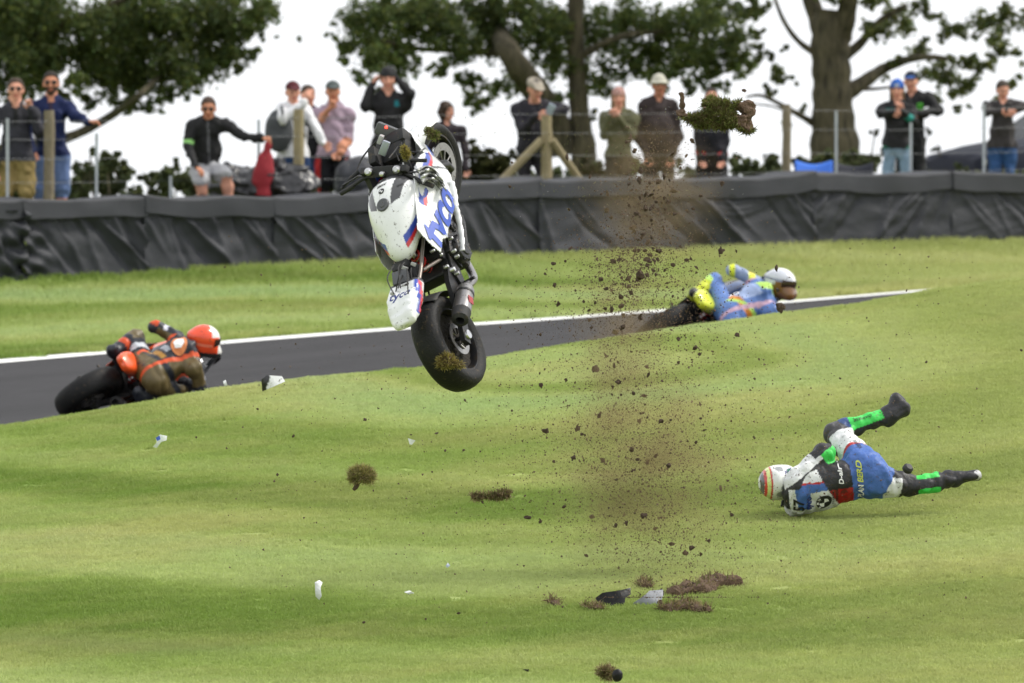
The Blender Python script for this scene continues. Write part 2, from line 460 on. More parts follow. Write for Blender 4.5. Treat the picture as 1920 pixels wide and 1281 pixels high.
# ------------------------------------------------------------------ grass blades
def blade_patch(name, size, n, seed, hmin, hmax, wmul=1.0):
    g = np.random.default_rng(seed)
    x = g.uniform(-size / 2, size / 2, n); y = g.uniform(-size / 2, size / 2, n)
    cl = 0.6 + 0.4 * wav(np.stack([x, y, 0 * x], 1), seed, 3, 9.0)
    h = (hmin + (hmax - hmin) * g.random(n) ** 1.6) * np.clip(0.75 + 0.45 * cl, 0.4, 1.3)
    a = g.uniform(0, 6.283, n); w = g.uniform(0.0022, 0.0042, n) * wmul
    la = g.uniform(0, 6.283, n); le = g.uniform(0.15, 0.9, n) * h
    dx, dy = np.cos(a) * w, np.sin(a) * w
    lx, ly = np.cos(la) * le, np.sin(la) * le
    v = np.zeros((n, 5, 3))
    v[:, 0] = np.stack([x - dx, y - dy, 0 * x - 0.006], 1); v[:, 1] = np.stack([x + dx, y + dy, 0 * x - 0.006], 1)
    v[:, 2] = np.stack([x - dx * .8 + lx * .35, y - dy * .8 + ly * .35, h * .6], 1); v[:, 3] = np.stack([x + dx * .8 + lx * .35, y + dy * .8 + ly * .35, h * .6], 1)
    v[:, 4] = np.stack([x + lx, y + ly, h], 1)
    base = np.arange(n)[:, None] * 5
    f = np.concatenate([base + [0, 1, 3], base + [0, 3, 2], base + [2, 3, 4]])
    me_o = mkobj(name, v.reshape(-1, 3), f, m_blade, smooth=False)
    COL.objects.unlink(me_o)
    return me_o
def scatter_object(name, pts, rots, scales, sources, idx, label, cat):
    """one stuff object: the source meshes set out on the given points by geometry nodes"""
    me = bpy.data.meshes.new(name); me.vertices.add(len(pts)); me.vertices.foreach_set('co', np.asarray(pts, np.float32).ravel())
    for nm, dat, ty in (('rot', rots, 'FLOAT_VECTOR'), ('scl', scales, 'FLOAT'), ('idx', idx, 'INT')):
        at = me.attributes.new(nm, ty, 'POINT')
        if ty == 'FLOAT_VECTOR': at.data.foreach_set('vector', np.asarray(dat, np.float32).ravel())
        else: at.data.foreach_set('value', np.asarray(dat, np.float32 if ty == 'FLOAT' else np.int32))
    o = bpy.data.objects.new(name, me); COL.objects.link(o)
    ng = bpy.data.node_groups.new(name + '_nodes', 'GeometryNodeTree')
    ng.interface.new_socket('Geometry', in_out='INPUT', socket_type='NodeSocketGeometry')
    ng.interface.new_socket('Geometry', in_out='OUTPUT', socket_type='NodeSocketGeometry')
    N = ng.nodes.new; L = ng.links.new
    gi, go = N('NodeGroupInput'), N('NodeGroupOutput')
    iop = N('GeometryNodeInstanceOnPoints'); iop.inputs['Pick Instance'].default_value = True
    gti = N('GeometryNodeGeometryToInstance')
    for s in reversed(sources):
        oi = N('GeometryNodeObjectInfo'); oi.inputs['Object'].default_value = s; L(oi.outputs['Geometry'], gti.inputs[0])
    def attr(nm, ty):
        a = N('GeometryNodeInputNamedAttribute'); a.data_type = ty; a.inputs['Name'].default_value = nm
        return a.outputs['Attribute']
    L(gi.outputs[0], iop.inputs['Points']); L(gti.outputs[0], iop.inputs['Instance'])
    L(attr('rot', 'FLOAT_VECTOR'), iop.inputs['Rotation']); L(attr('scl', 'FLOAT'), iop.inputs['Scale']); L(attr('idx', 'INT'), iop.inputs['Instance Index'])
    L(iop.outputs[0], go.inputs[0])
    md = o.modifiers.new('scatter', 'NODES'); md.node_group = ng
    return setp(o, label, cat, None, 'stuff')
def slope_rots(X, Y, yaw):
    e = 0.2
    z0 = zground(X, Y); zx = (zground(X + e, Y) - zground(X - e, Y)) / (2 * e); zy = (zground(X, Y + e) - zground(X, Y - e)) / (2 * e)
    out = []
    for a, bx, by in zip(yaw, zx, zy):
        n = Vector((-bx, -by, 1)).normalized()
        q = Vector((0, 0, 1)).rotation_difference(n).to_matrix() @ Matrix.Rotation(a, 3, 'Z')
        out.append(q.to_euler()[:])
    return z0, np.array(out)
def scatter_grass(name, label, xr, yr, step, keep, sources, seed):
    g = np.random.default_rng(seed)
    gx, gy = np.meshgrid(np.arange(xr[0], xr[1], step), np.arange(yr[0], yr[1], step))
    X = (gx + g.uniform(-.1, .1, gx.shape)).ravel(); Y = (gy + g.uniform(-.1, .1, gy.shape)).ravel()
    u = CX + X / np.maximum(Y, 50) * FPX
    k = keep(u, X, Y); X, Y = X[k], Y[k]
    z, r = slope_rots(X, Y, g.uniform(0, 6.28, len(X)))
    return scatter_object(name, np.stack([X, Y, z], 1), r, g.uniform(0.85, 1.15, len(X)), sources, g.integers(0, len(sources), len(X)), label, 'grass')
patches = [blade_patch('near_turf_patch', 0.62, 2900, s, 0.012, 0.030) for s in (1, 2, 3)]
scatter_grass('near_grass', 'short mown grass on the near bank', (-6.6, 6.6), (48.5, 77), 0.46, lambda u, X, Y: (Y < D_crest(u) + 2.2), patches, 5)
farp = [blade_patch('far_turf_patch', 0.8, 1500, s, 0.03, 0.085, 2.0) for s in (4, 5)]
scatter_grass('far_grass', 'mown grass verge between track and barrier', (-7.5, 7.5), (78, 100), 0.62, lambda u, X, Y: (Y > D_line(u) + 0.35) & (Y < D_bar(u) + 0.1), farp, 6)
scatter_grass('bank_grass', 'grass growing behind the barrier', (-9, 9), (90, 112), 0.62, lambda u, X, Y: (Y > D_bar(u) + 1.4), farp, 8)
# ------------------------------------------------------------------ sheeted barrier
m_sheet = mat('barrier_sheet', (0.034, 0.036, 0.043), 0.60, var=0.35, vscale=2.5, bump=0.25, bscale=220, spec=0.35)
m_poly = mat('black_polythene', (0.022, 0.022, 0.025), 0.30, var=0.3, vscale=3.0, spec=0.5)
YT = [(-700, 384), (0, 378), (270, 372), (515, 370), (690, 364), (862, 344), (1010, 338), (1270, 336), (1500, 331), (1525, 328), (1785, 326), (1920, 327), (2600, 322)]
secs = [(-260, 44, 'dark sheeted barrier section bunched up at the left edge of the picture'),
        (44, 271, 'dark sheeted barrier section below the two men in shorts by the lichened post'),
        (271, 515, 'dark sheeted barrier section below the man in black with the green armband'),
        (515, 762, 'dark sheeted barrier section under the grey lump left of the flying motorcycle'),
        (762, 1012, 'dark sheeted barrier section right behind the flying motorcycle'),
        (1012, 1524, 'long dark sheeted barrier section behind the dust plume'),
        (1524, 1786, 'dark sheeted barrier section under the blue camping chair'),
        (1786, 2250, 'dark sheeted barrier section at the right edge under the man in grey')]
def barrier(u0, u1, label, seed):
    g = np.random.default_rng(seed)
    wid = (u1 - u0) / 170.0
    nu = int(wid / 0.022) + 8; us = np.linspace(u0 - 3, u1 + 3, nu); s = np.linspace(0, 1, nu)
    Db = D_bar(us); zb = zground((us - CX) / FPX * Db, Db) - 0.03
    zt = yz(lin(YT, us), Db)
    zt = zt + 0.010 * wav(np.stack([s * wid, 0 * s, 0 * s], 1), seed + 90, 3, 7.0) + 0.012 * np.sin(s * 9 + seed) + 0.02 * np.exp(-((s - 1) / 0.05) ** 2) + 0.015 * np.exp(-(s / 0.04) ** 2)
    flap = 0.205 + 0.012 * np.sin(s * 5 + seed * 2)
    fw = nrm([0.68, -0.73, 0])           # towards the track
    root = empty('tyre_barrier', ((us[nu // 2] - CX) / FPX * Db[nu // 2], Db[nu // 2], zb[nu // 2]), label, 'barrier', 'sheeted barrier sections along the track')
    off = np.array(root.location)
    Db = Db - 0.012 * (seed % 2)
    def base(D): return np.stack([(us - CX) / FPX * D, D], 1)
    # front sheet with its folds
    nv = 44; v = np.linspace(0, 1, nv)
    S, Vv = np.meshgrid(s * wid, v, indexing='ij')
    d = np.zeros_like(S)
    k = int(wid * 9) + 3
    lean = g.choice([-1, 1, 1]) if u1 < 900 else g.choice([-1, 1])
    for i in range(k):
        s0 = g.uniform(-0.2, wid); dl = lean * g.uniform(0.15, 0.75); p = g.uniform(0.6, 1.7)
        w = g.uniform(0.014, 0.045); a = g.uniform(0.018, 0.060) * g.choice([1, 1, -1])
        c = s0 + dl * Vv ** p
        grow = np.clip(Vv * 3 + 0.25, 0, 1) * np.clip((1.15 - Vv) * 2.2, 0.35, 1) * (1 if g.random() < .6 else np.clip(1.4 - 1.6 * Vv, 0, 1))
        x = (S - c) / (w * (0.7 + 0.9 * Vv))
        d += a * grow * np.exp(-np.abs(x) ** 1.5)
    for i in range(int(wid * .45)):     # swags hanging between two points
        c0 = g.uniform(0.1, wid - 0.1); hw = g.uniform(0.45, 0.9); dep = g.uniform(0.25, 0.75)
        for q in range(3):
            yy = dep * (0.55 + 0.28 * q) * (1 - ((S - c0) / hw) ** 2) + 0.04
            m = np.abs(S - c0) < hw
            d += np.where(m, 0.020 * np.exp(-((Vv - yy) / 0.045) ** 2) * (1 - ((S - c0) / hw) ** 2) ** .5 if False else 0.020 * np.exp(-((Vv - yy) / 0.045) ** 2) * np.clip(1 - ((S - c0) / hw) ** 2, 0, 1), 0)
    pp = np.stack([S, Vv, 0 * S], -1)
    d += 0.026 * wav(pp + seed, seed, 3, 4.5) + 0.007 * wav(pp * 1.0 + 9, seed + 3, 3, 16.0) + 0.05 * np.clip(Vv - 0.1, 0, 1) * 0.6
    if seed == 0 or seed == 1:               # bunched where the two left sheets meet
        cc = wid if seed == 0 else 0.0
        e = np.exp(-((S - cc) / 0.22) ** 2)
        d += e * (0.05 * np.sin(Vv * 17 + S * 9) + 0.03 * np.sin(Vv * 31 - S * 22))
    zf = (zt - flap * 0.55)[:, None] + (zb - zt + flap * 0.55)[:, None] * Vv
    XY = base(Db)
    pts = np.stack([XY[:, 0:1] + fw[0] * d, XY[:, 1:2] + fw[1] * d, zf], -1) - off
    mkobj('front_sheet', pts.reshape(-1, 3), grid_faces(nu, nv), m_sheet, root)
    # the cover that laps over the top
    prof = [(-0.75, -0.30), (-0.74, -0.03), (-0.66, 0.0), (-0.35, 0.012), (-0.04, 0.008), (0.020, 0.002), (0.036, -0.016), (0.042, -0.08), (0.046, -0.14), (0.050, -0.200), (0.046, -0.207), (0.020, -0.200)]
    P2 = []
    for (o, h) in prof:
        hh = h * (flap / 0.205) if h < -0.03 else h + 0 * flap
        wv = 0.016 * wav(np.stack([s * wid, np.full(nu, o), np.full(nu, h)], 1) + seed, seed + 50, 3, 6.0)
        q = (o + wv) * (1.02 if o > 0 else 1)
        P2.append(np.stack([XY[:, 0] + fw[0] * q, XY[:, 1] + fw[1] * q, zt + hh + wv * 0.8], 1))
    P2 = np.stack(P2, 1) - off
    auto_smooth(mkobj('top_cover', P2.reshape(-1, 3), grid_faces(nu, len(prof)), m_sheet, root), 28)
for i, (a, b_, l) in enumerate(secs): barrier(a, b_, l, i)

# ------------------------------------------------------------------ SDF mesher (bodies, bundles, tanks)
def prim_cone(a, b, r1, r2, tag='', k=0.04, flat=None, bias=0.0): return dict(t='c', a=V(a), b=V(b), r1=r1, r2=r2, tag=tag, k=k, flat=flat, bias=bias)
def prim_ell(c, r, R=None, tag='', k=0.04, bias=0.0): return dict(t='e', c=V(c), r=V(r), R=np.eye(3) if R is None else np.asarray(R, float), tag=tag, k=k, bias=bias)
def prim_d(p, q):
    if p['t'] == 'c':
        a, ab = p['a'], p['b'] - p['a']
        v = q - a
        s = 1.0
        if p['flat'] is not None:
            n, s = p['flat']; n = nrm(n)
            h = v @ n
            v = v + h[..., None] * n * (1 / s - 1)
        t_ = np.clip((v @ ab) / (ab @ ab + 1e-12), 0, 1)
        d = np.sqrt((( v - t_[..., None] * ab) ** 2).sum(-1)) - (p['r1'] + (p['r2'] - p['r1']) * t_)
        return d * min(1.0, s)
    v = (q - p['c']) @ p['R']
    w = v / p['r']; k0 = np.sqrt((w ** 2).sum(-1)) + 1e-9; k1 = np.sqrt(((w / p['r']) ** 2).sum(-1)) + 1e-9
    return k0 * (k0 - 1) / k1
def prim_bb(p):
    if p['t'] == 'c':
        r = max(p['r1'], p['r2']); s = 1.0 if p['flat'] is None else max(1.0, p['flat'][1])
        return np.minimum(p['a'], p['b']) - r * s, np.maximum(p['a'], p['b']) + r * s
    e = np.sqrt(((p['R'] * p['r']) ** 2).sum(1)); return p['c'] - e, p['c'] + e
_CORN = [(i, j, k) for i in (0, 1) for j in (0, 1) for k in (0, 1)]
def surface_nets(f, lo, h):
    s = f < 0
    nx, ny, nz = f.shape
    cnt = np.zeros((nx - 1, ny - 1, nz - 1), np.int8)
    for (i, j, k) in _CORN: cnt += s[i:nx - 1 + i, j:ny - 1 + j, k:nz - 1 + k]
    mixed = (cnt > 0) & (cnt < 8)
    I, J, K = np.nonzero(mixed)
    idx = np.full(mixed.shape, -1, np.int64); idx[I, J, K] = np.arange(len(I))
    pos = np.zeros((len(I), 3)); n = np.zeros(len(I))
    val = {c: f[I + c[0], J + c[1], K + c[2]] for c in _CORN}
    for a in _CORN:
        for ax in range(3):
            if a[ax]: continue
            b = list(a); b[ax] = 1; b = tuple(b)
            va, vb = val[a], val[b]; m = (va < 0) != (vb < 0)
            t_ = np.where(m, va / np.where(m, va - vb, 1), 0)
            for d in range(3): pos[:, d] += np.where(m, a[d] + (t_ if d == ax else 0), 0)
            n += m
    pos = (pos / n[:, None] + np.stack([I, J, K], 1)) * h + lo
    F = []
    for ax in range(3):
        sl0 = [slice(None)] * 3; sl1 = [slice(None)] * 3
        sl0[ax] = slice(0, -1); sl1[ax] = slice(1, None)
        d = s[tuple(sl0)] != s[tuple(sl1)]
        A = np.array(np.nonzero(d)).T
        o1, o2 = [q for q in range(3) if q != ax]
        A = A[(A[:, o1] > 0) & (A[:, o2] > 0) & (A[:, o1] < f.shape[o1] - 1) & (A[:, o2] < f.shape[o2] - 1)]
        if not len(A): continue
        def cell(d1, d2):
            B = A.copy(); B[:, o1] += d1; B[:, o2] += d2; return idx[B[:, 0], B[:, 1], B[:, 2]]
        q = np.stack([cell(-1, -1), cell(0, -1), cell(0, 0), cell(-1, 0)], 1)
        inside = s[A[:, 0], A[:, 1], A[:, 2]]
        flip = inside if ax != 1 else ~inside
        q[~flip] = q[~flip][:, ::-1]
        F.append(q)
    return pos, np.concatenate(F)
def sdf_mesh(prims, h, disp=None, cut=None):
    """continuous surface round all primitives; returns verts, quads, index of the primitive nearest to each vertex"""
    bb = [prim_bb(p) for p in prims]
    lo = np.min([b[0] for b in bb], 0) - 4 * h - 0.02; hi = np.max([b[1] for b in bb], 0) + 4 * h + 0.02
    n = np.ceil((hi - lo) / h).astype(int) + 1
    f = np.full(n, 1.0, np.float32)
    ax = [lo[d] + h * np.arange(n[d]) for d in range(3)]
    for p, b in zip(prims, bb):
        mg = p['k'] + 3 * h + 0.015
        i0 = np.maximum(((b[0] - mg - lo) / h).astype(int), 0); i1 = np.minimum(((b[1] + mg - lo) / h).astype(int) + 2, n)
        q = np.stack(np.meshgrid(*[ax[d][i0[d]:i1[d]] for d in range(3)], indexing='ij'), -1)
        d = prim_d(p, q)
        sl = tuple(slice(i0[e], i1[e]) for e in range(3)); k = p['k']; o = f[sl]
        hh = np.clip(0.5 + 0.5 * (d - o) / k, 0, 1)
        f[sl] = d + (o - d) * hh - k * hh * (1 - hh)
    if disp is not None or cut is not None:
        near = np.abs(f) < 0.05 + 2 * h
        I = np.nonzero(near); q = np.stack([ax[d][I[d]] for d in range(3)], 1)
        if disp is not None: f[I] += disp(q).astype(np.float32)
    if cut is not None:
        q = np.stack(np.meshgrid(*ax, indexing='ij'), -1)
        f = np.maximum(f, cut(q)).astype(np.float32)
    v, F = surface_nets(f, lo, h)
    ds = np.stack([prim_d(p, v) + p['bias'] for p in prims], 1)
    return v, F, ds.argmin(1)

# the wrapped bundles lying on top of the bank behind the barrier
def bundle(name, label, cpx, cpy, D, size, m, seed, amp):
    c = P(cpx, cpy, D); sx, sy, sz = size
    pr = [prim_ell(c + [-sx * .45, 0, -.02], (sx * .5, sy, sz), tag='a', k=.12), prim_ell(c + [sx * .05, 0, .02], (sx * .55, sy, sz * 1.03), tag='a', k=.12), prim_ell(c + [sx * .5, 0, -.0], (sx * .45, sy, sz * .95), tag='a', k=.12)]
    def dp(q):
        w = wav(q * [1, 1, 1.6] + seed, seed, 4, 7.0)
        return amp * (1 - 2 * np.abs(w)) + amp * .6 * (1 - 2 * np.abs(wav(q + 3, seed + 1, 3, 15.0)))
    v, f, _ = sdf_mesh(pr, 0.018, dp)
    o = mkobj(name, v, f, m); return setp(o, label, 'bundle')
bundle('wrapped_bundle', 'creased black polythene bundle behind the barrier beside the crouching man', 497, 349, 93.6, (0.66, .34, .24), m_poly, 4, .048)
bundle('covered_lump', 'dull grey sheeted lump between the lilac shirt man and the flying motorcycle', 672, 342, 94.3, (0.30, .30, .28), m_sheet, 9, .012)

# ------------------------------------------------------------------ post and wire fence
m_post = mat('weathered_post', (0.190, 0.160, 0.105), 0.9, var=0.35, vscale=9, bump=0.6, bscale=60)
m_post2 = mat('new_timber', (0.270, 0.225, 0.125), 0.85, var=0.25, vscale=7, bump=0.4, bscale=60)
m_galv = mat('galvanised_steel', (0.42, 0.45, 0.48), 0.45, 0.8, var=0.15)
m_wire = mat('fence_wire', (.16, .17, .18), .5, .5)
def D_fence(u): return D_bar(u) + 1.35
fence = empty('post_and_wire_fence', P(960, 420, D_fence(960)) * [1, 1, 0] + [0, 0, 3.7], 'wooden post and wire stock fence running behind the barrier', 'fence')
fo = np.array(fence.location)
def fpost(px, top, w, m, lichen=False):
    D = D_fence(px); a = P(px, top, D); zb = zg(a[0], a[1]) - .1; r = w / FPX * D / 2
    n = 12; pts = [a * [1, 1, 0] + [rnd.uniform(-.004, .004), rnd.uniform(-.004, .004), zb + (a[2] - zb) * q / n] for q in range(n + 1)]
    mb = MB().tube(np.array(pts) - fo, [r * rnd.uniform(.95, 1.05) * (0.93 if q == n else 1) for q in range(n + 1)], 14)
    return mb.build('post', m, fence, True)
fpost(92, 207, 21, m_post); fpost(560, 205, 20, m_post2); fpost(1025, 217, 21, m_post2); fpost(1475, 196, 17, m_post)
for sx, ex in ((1016, 935), (1034, 1092)):
    D = D_fence(1025) - .05
    a, e = P(sx, 262, D), P(ex, 345, D + (.35 if ex > 1025 else -.1))
    MB().tube(np.array([a, e]) - fo, .048, 10).build('brace', m_post2, fence, True)
for px, top, bot in ((14, 222, 470), (181, 250, 470), (320, 330, 470), (485, 225, 440), (1568, 208, 450), (1708, 230, 450), (1845, 195, 450)):
    D = D_fence(px) - .03; a = P(px, top, D)
    MB().box((0, 0, 0), (.028, .028, 1.0)).box((0.0, .015, 0), (.006, .03, 1.0))
    zb = zg(a[0], a[1]) - .05
    MB().box(np.array([a[0], a[1], (a[2] + zb) / 2]) - fo, (.034, .006, a[2] - zb)).box(np.array([a[0], a[1] + .017, (a[2] + zb) / 2]) - fo, (.006, .028, a[2] - zb)).build('stake', m_galv, fence)
for y0, y1 in ((228, 203), (262, 240), (298, 286), (343, 319)):
    us = np.linspace(-300, 2250, 60)
    pts = [P(u, y0 + (y1 - y0) * u / 1920 + 1.2 * math.sin(u * .012), D_fence(u) - .06) for u in us]
    MB().tube(np.array(pts) - fo, .0016, 5).build('wire', m_wire, fence, True)

# ------------------------------------------------------------------ trees and shrubs
m_bark, t, b = new_mat('bark')
tc = t.nodes.new('ShaderNodeTexCoord'); mp = t.nodes.new('ShaderNodeMapping'); mp.inputs['Scale'].default_value = (9, 9, 2)
t.links.new(tc.outputs['Object'], mp.inputs['Vector'])
n1 = t.nodes.new('ShaderNodeTexNoise'); n1.inputs['Scale'].default_value = 1.6; n1.inputs['Detail'].default_value = 8
t.links.new(mp.outputs['Vector'], n1.inputs['Vector'])
cr = t.nodes.new('ShaderNodeValToRGB'); cr.color_ramp.elements[0].color = (0.024, 0.021, 0.012, 1); cr.color_ramp.elements[1].color = (0.115, 0.098, 0.058, 1)
cr.color_ramp.elements[0].position = .3; cr.color_ramp.elements[1].position = .72
t.links.new(n1.outputs['Fac'], cr.inputs['Fac']); t.links.new(cr.outputs['Color'], b.inputs['Base Color']); b.inputs['Roughness'].default_value = .95
bp = t.nodes.new('ShaderNodeBump'); bp.inputs['Strength'].default_value = .8; bp.inputs['Distance'].default_value = .04
t.links.new(n1.outputs['Fac'], bp.inputs['Height']); t.links.new(bp.outputs['Normal'], b.inputs['Normal'])
def leaf_material(name, rough=.55, tl=.58):
    m, t, b = new_mat(name)
    at = t.nodes.new('ShaderNodeAttribute'); at.attribute_name = 'Col'
    t.links.new(at.outputs['Color'], b.inputs['Base Color']); b.inputs['Roughness'].default_value = rough; b.inputs['Specular IOR Level'].default_value = .3
    tr = t.nodes.new('ShaderNodeBsdfTranslucent'); t.links.new(at.outputs['Color'], tr.inputs['Color'])
    ms = t.nodes.new('ShaderNodeMixShader'); ms.inputs[0].default_value = tl
    t.links.new(b.outputs[0], ms.inputs[1]); t.links.new(tr.outputs[0], ms.inputs[2]); t.links.new(ms.outputs[0], t.nodes['Material Output'].inputs['Surface'])
    return m
m_leaf = leaf_material('leaf')
def leaves(clumps, size, col, seed, density, var=.45):
    """clumps: (centre, radius); leaf-sized bent diamonds gathered on sprays inside every clump"""
    g = np.random.default_rng(seed); C, Dn, S, K = [], [], [], []
    for (c, r) in clumps:
        n = max(6, int(density * r * r / (size * size)))
        ns = max(3, n // 22)
        d = g.normal(size=(ns, 3)); d /= np.linalg.norm(d, axis=1)[:, None]
        sp = c + d * (r * g.random((ns, 1)) ** .5) * [1, 1, .8]
        own = g.integers(0, ns, n)
        p = sp[own] + g.normal(size=(n, 3)) * r * .12
        C.append(p); S.append(size * g.uniform(.6, 1.25, n)); K.append(g.uniform(.75, 1.2) * g.uniform(1 - var, 1 + var, n))
    C, S, K = np.concatenate(C), np.concatenate(S), np.concatenate(K)
    n = len(C)
    a = g.normal(size=(n, 3)); a[:, 2] *= .6; a /= np.linalg.norm(a, axis=1)[:, None]
    q = g.normal(size=(n, 3)); b = np.cross(a, q); b /= np.linalg.norm(b, axis=1)[:, None]; c_ = np.cross(a, b)
    S = S[:, None]
    v = np.stack([C - a * S * .5, C + b * S * .36 + a * S * .05 + c_ * S * .08, C + a * S * .55, C - b * S * .36 + a * S * .05 + c_ * S * .08], 1)
    base = np.arange(n)[:, None] * 4
    f = np.concatenate([base + [0, 1, 2], base + [0, 2, 3]])
    hue = g.uniform(-.18, .22, (n, 1))
    cc = np.array(col)[None] * K[:, None] * np.concatenate([1 + hue, 1 + .2 * hue, 1 - hue], 1)
    return v.reshape(-1, 3), f, np.repeat(np.clip(cc, .003, 1), 4, 0)
def limb_pts(px_pts, D, dds=None):
    dds = dds or [0] * len(px_pts)
    return np.array([P(x, y, D + d) for (x, y), d in zip(px_pts, dds)])
def smooth_path(pts, n=6):
    pts = np.asarray(pts, float); out = []
    for i in range(len(pts) - 1):
        p0, p1, p2, p3 = pts[max(i - 1, 0)], pts[i], pts[i + 1], pts[min(i + 2, len(pts) - 1)]
        for q in range(n):
            t_ = q / n
            out.append(.5 * ((2 * p1) + (-p0 + p2) * t_ + (2 * p0 - 5 * p1 + 4 * p2 - p3) * t_ ** 2 + (-p0 + 3 * p1 - 3 * p2 + p3) * t_ ** 3))
    out.append(pts[-1]); return np.array(out)
def tree(name, label, D, limbs, clumps, size, col, seed, density, up_crown, djit=1.1, cat='tree', group=None):
    """limbs: ([px points], [px widths]); clumps in the photograph's pixels with their own distances; up_crown: extra clumps above the frame"""
    g = np.random.default_rng(seed)
    b0 = P(*limbs[0][0][0], D); zb = zg(b0[0], b0[1]) - .15
    root = empty(name, (b0[0], b0[1], zb), label, cat, group); off = np.array(root.location)
    for i, (pp, ww) in enumerate(limbs):
        dds = [0] + [g.uniform(-.35, .35) * k for k in range(1, len(pp))] if i else [0] * len(pp)
        pts = limb_pts(pp, D, dds); rr = [w / FPX * D / 2 for w in ww]
        if i == 0: pts = np.concatenate([[[pts[0][0], pts[0][1], zb]], pts]); rr = [rr[0] * 1.25] + rr
        sp = smooth_path(pts); r2 = np.interp(np.linspace(0, len(pts) - 1, len(sp)), np.arange(len(pts)), rr)
        r2 = r2 * (1 + .05 * np.sin(np.arange(len(sp)) * 1.7 + i))
        MB().tube(sp - off, r2, 14 if i == 0 else 9).build('trunk' if i == 0 else 'branch', m_bark, root, True)
    cl = []
    for c in clumps:
        x, y, r = c[:3]
        cl.append((P(x, y, D + g.uniform(-djit, djit)), 1.32 * r / FPX * D))
    if up_crown:
        c0, rad, n = up_crown
        for _ in range(n):
            d = nrm(g.normal(size=3)); q = V(c0) + d * V(rad) * g.uniform(.35, 1) ** .6
            if q[2] < c0[2] - rad[2] * .55: continue
            cl.append((q, g.uniform(.35, .6)))
    v, f, k = leaves(cl, size, col, seed, density)
    mkobj('crown', v - off, f, m_leaf, root, smooth=False, cols=k)
    return root
DK = (0.105, 0.140, 0.045)
cl_left = [(20, 40, 60), (60, 90, 55), (10, 130, 60), (95, 25, 45), (70, 150, 32), (105, 112, 34), (30, 178, 22), (5, 80, 50), (40, 10, 60),
  (175, 55, 50), (230, 100, 55), (290, 60, 55), (350, 40, 52), (400, 80, 46), (440, 40, 42), (485, 15, 34), (330, 120, 46), (260, 150, 44), (190, 140, 42), (390, 122, 34), (435, 100, 30), (300, 182, 24), (232, 190, 26), (350, 160, 26), (165, 188, 18), (452, 128, 15), (470, 62, 22), (475, 104, 17), (270, 205, 14), (115, 190, 16), (215, 20, 40), (160, 100, 40), (140, 150, 24), (300, 10, 45), (395, 10, 40), (250, 30, 30), (508, 5, 20)]
tree('sycamore_tree', 'dense dark green tree whose boughs overhang the two men in shorts', 108,
     [([(-60, 380), (-70, 200), (-60, 60), (-40, -100)], [70, 60, 52, 40]), ([(-62, 300), (60, 270), (130, 257), (200, 222), (262, 178), (330, 110)], [34, 24, 19, 16, 13, 7]), ([(-60, 120), (80, 60), (190, 20), (280, -30)], [30, 22, 18, 10])],
     cl_left, .070, DK, 21, 40, (P(60, -420, 108), (4.6, 3.6, 3.2), 55))
cl_mid = [(680, 40, 40), (722, 82, 46), (770, 50, 46), (700, 120, 34), (655, 92, 24), (758, 122, 36), (822, 40, 46), (862, 80, 40), (822, 128, 20), (900, 40, 46), (942, 90, 40), (1000, 50, 50), (1060, 40, 42), (1040, 112, 40), (1120, 60, 46), (1180, 40, 46), (1240, 60, 46), (1300, 50, 46), (1350, 92, 44), (1388, 122, 24), (1290, 112, 44), (1222, 112, 40), (1160, 122, 34), (1242, 148, 24), (1338, 150, 24), (1380, 62, 26), (880, 152, 24), (902, 182, 24), (942, 170, 22), (884, 204, 14), (1100, 150, 34), (640, 112, 11), (622, 72, 11), (682, 156, 13), (1060, 192, 18), (1098, 212, 16), (980, 150, 26), (790, 10, 40), (1400, 20, 22), (720, 20, 34), (650, 40, 20), (1340, 20, 40), (1140, 165, 20), (560, 70, 7), (520, 70, 5), (960, 10, 40), (1290, 165, 16), (700, 170, 9)]
tree('oak_tree', 'broad oak tree with twin trunks rising behind the man in the pale flat cap', 112,
     [([(1095, 300), (1088, 230), (1082, 150), (1078, 60), (1085, -80)], [52, 40, 36, 34, 28]), ([(1055, 290), (1040, 220), (1000, 165), (955, 100), (930, 40), (925, -60)], [56, 50, 52, 44, 34, 26]), ([(975, 130), (920, 70), (880, 10), (850, -60)], [30, 24, 20, 14]), ([(950, 100), (860, 95), (770, 90), (700, 70)], [18, 13, 9, 5]), ([(1082, 110), (1160, 70), (1250, 60), (1330, 80)], [18, 13, 9, 5])],
     cl_mid, .070, DK, 22, 37, (P(1010, -420, 112), (4.8, 3.6, 3.3), 55))
cl_right = [(1430, 102, 20), (1452, 142, 20), (1440, 172, 14), (1420, 62, 14), (1486, 150, 10), (1645, 58, 26), (1690, 36, 30), (1760, 132, 32), (1800, 160, 28), (1722, 92, 22), (1842, 122, 24), (1880, 92, 24), (1850, 50, 32), (1782, 60, 24), (1905, 30, 30), (1682, 112, 14), (1800, 200, 14), (1765, 184, 14), (1420, 10, 20), (1900, 150, 16), (1740, 20, 24), (1470, 90, 10), (1500, 210, 12), (1480, 230, 9), (1660, 150, 8), (1930, 110, 20), (1810, 110, 20), (1870, 190, 8), (1560, -20, 30), (1640, -5, 26), (1400, 30, 16)]
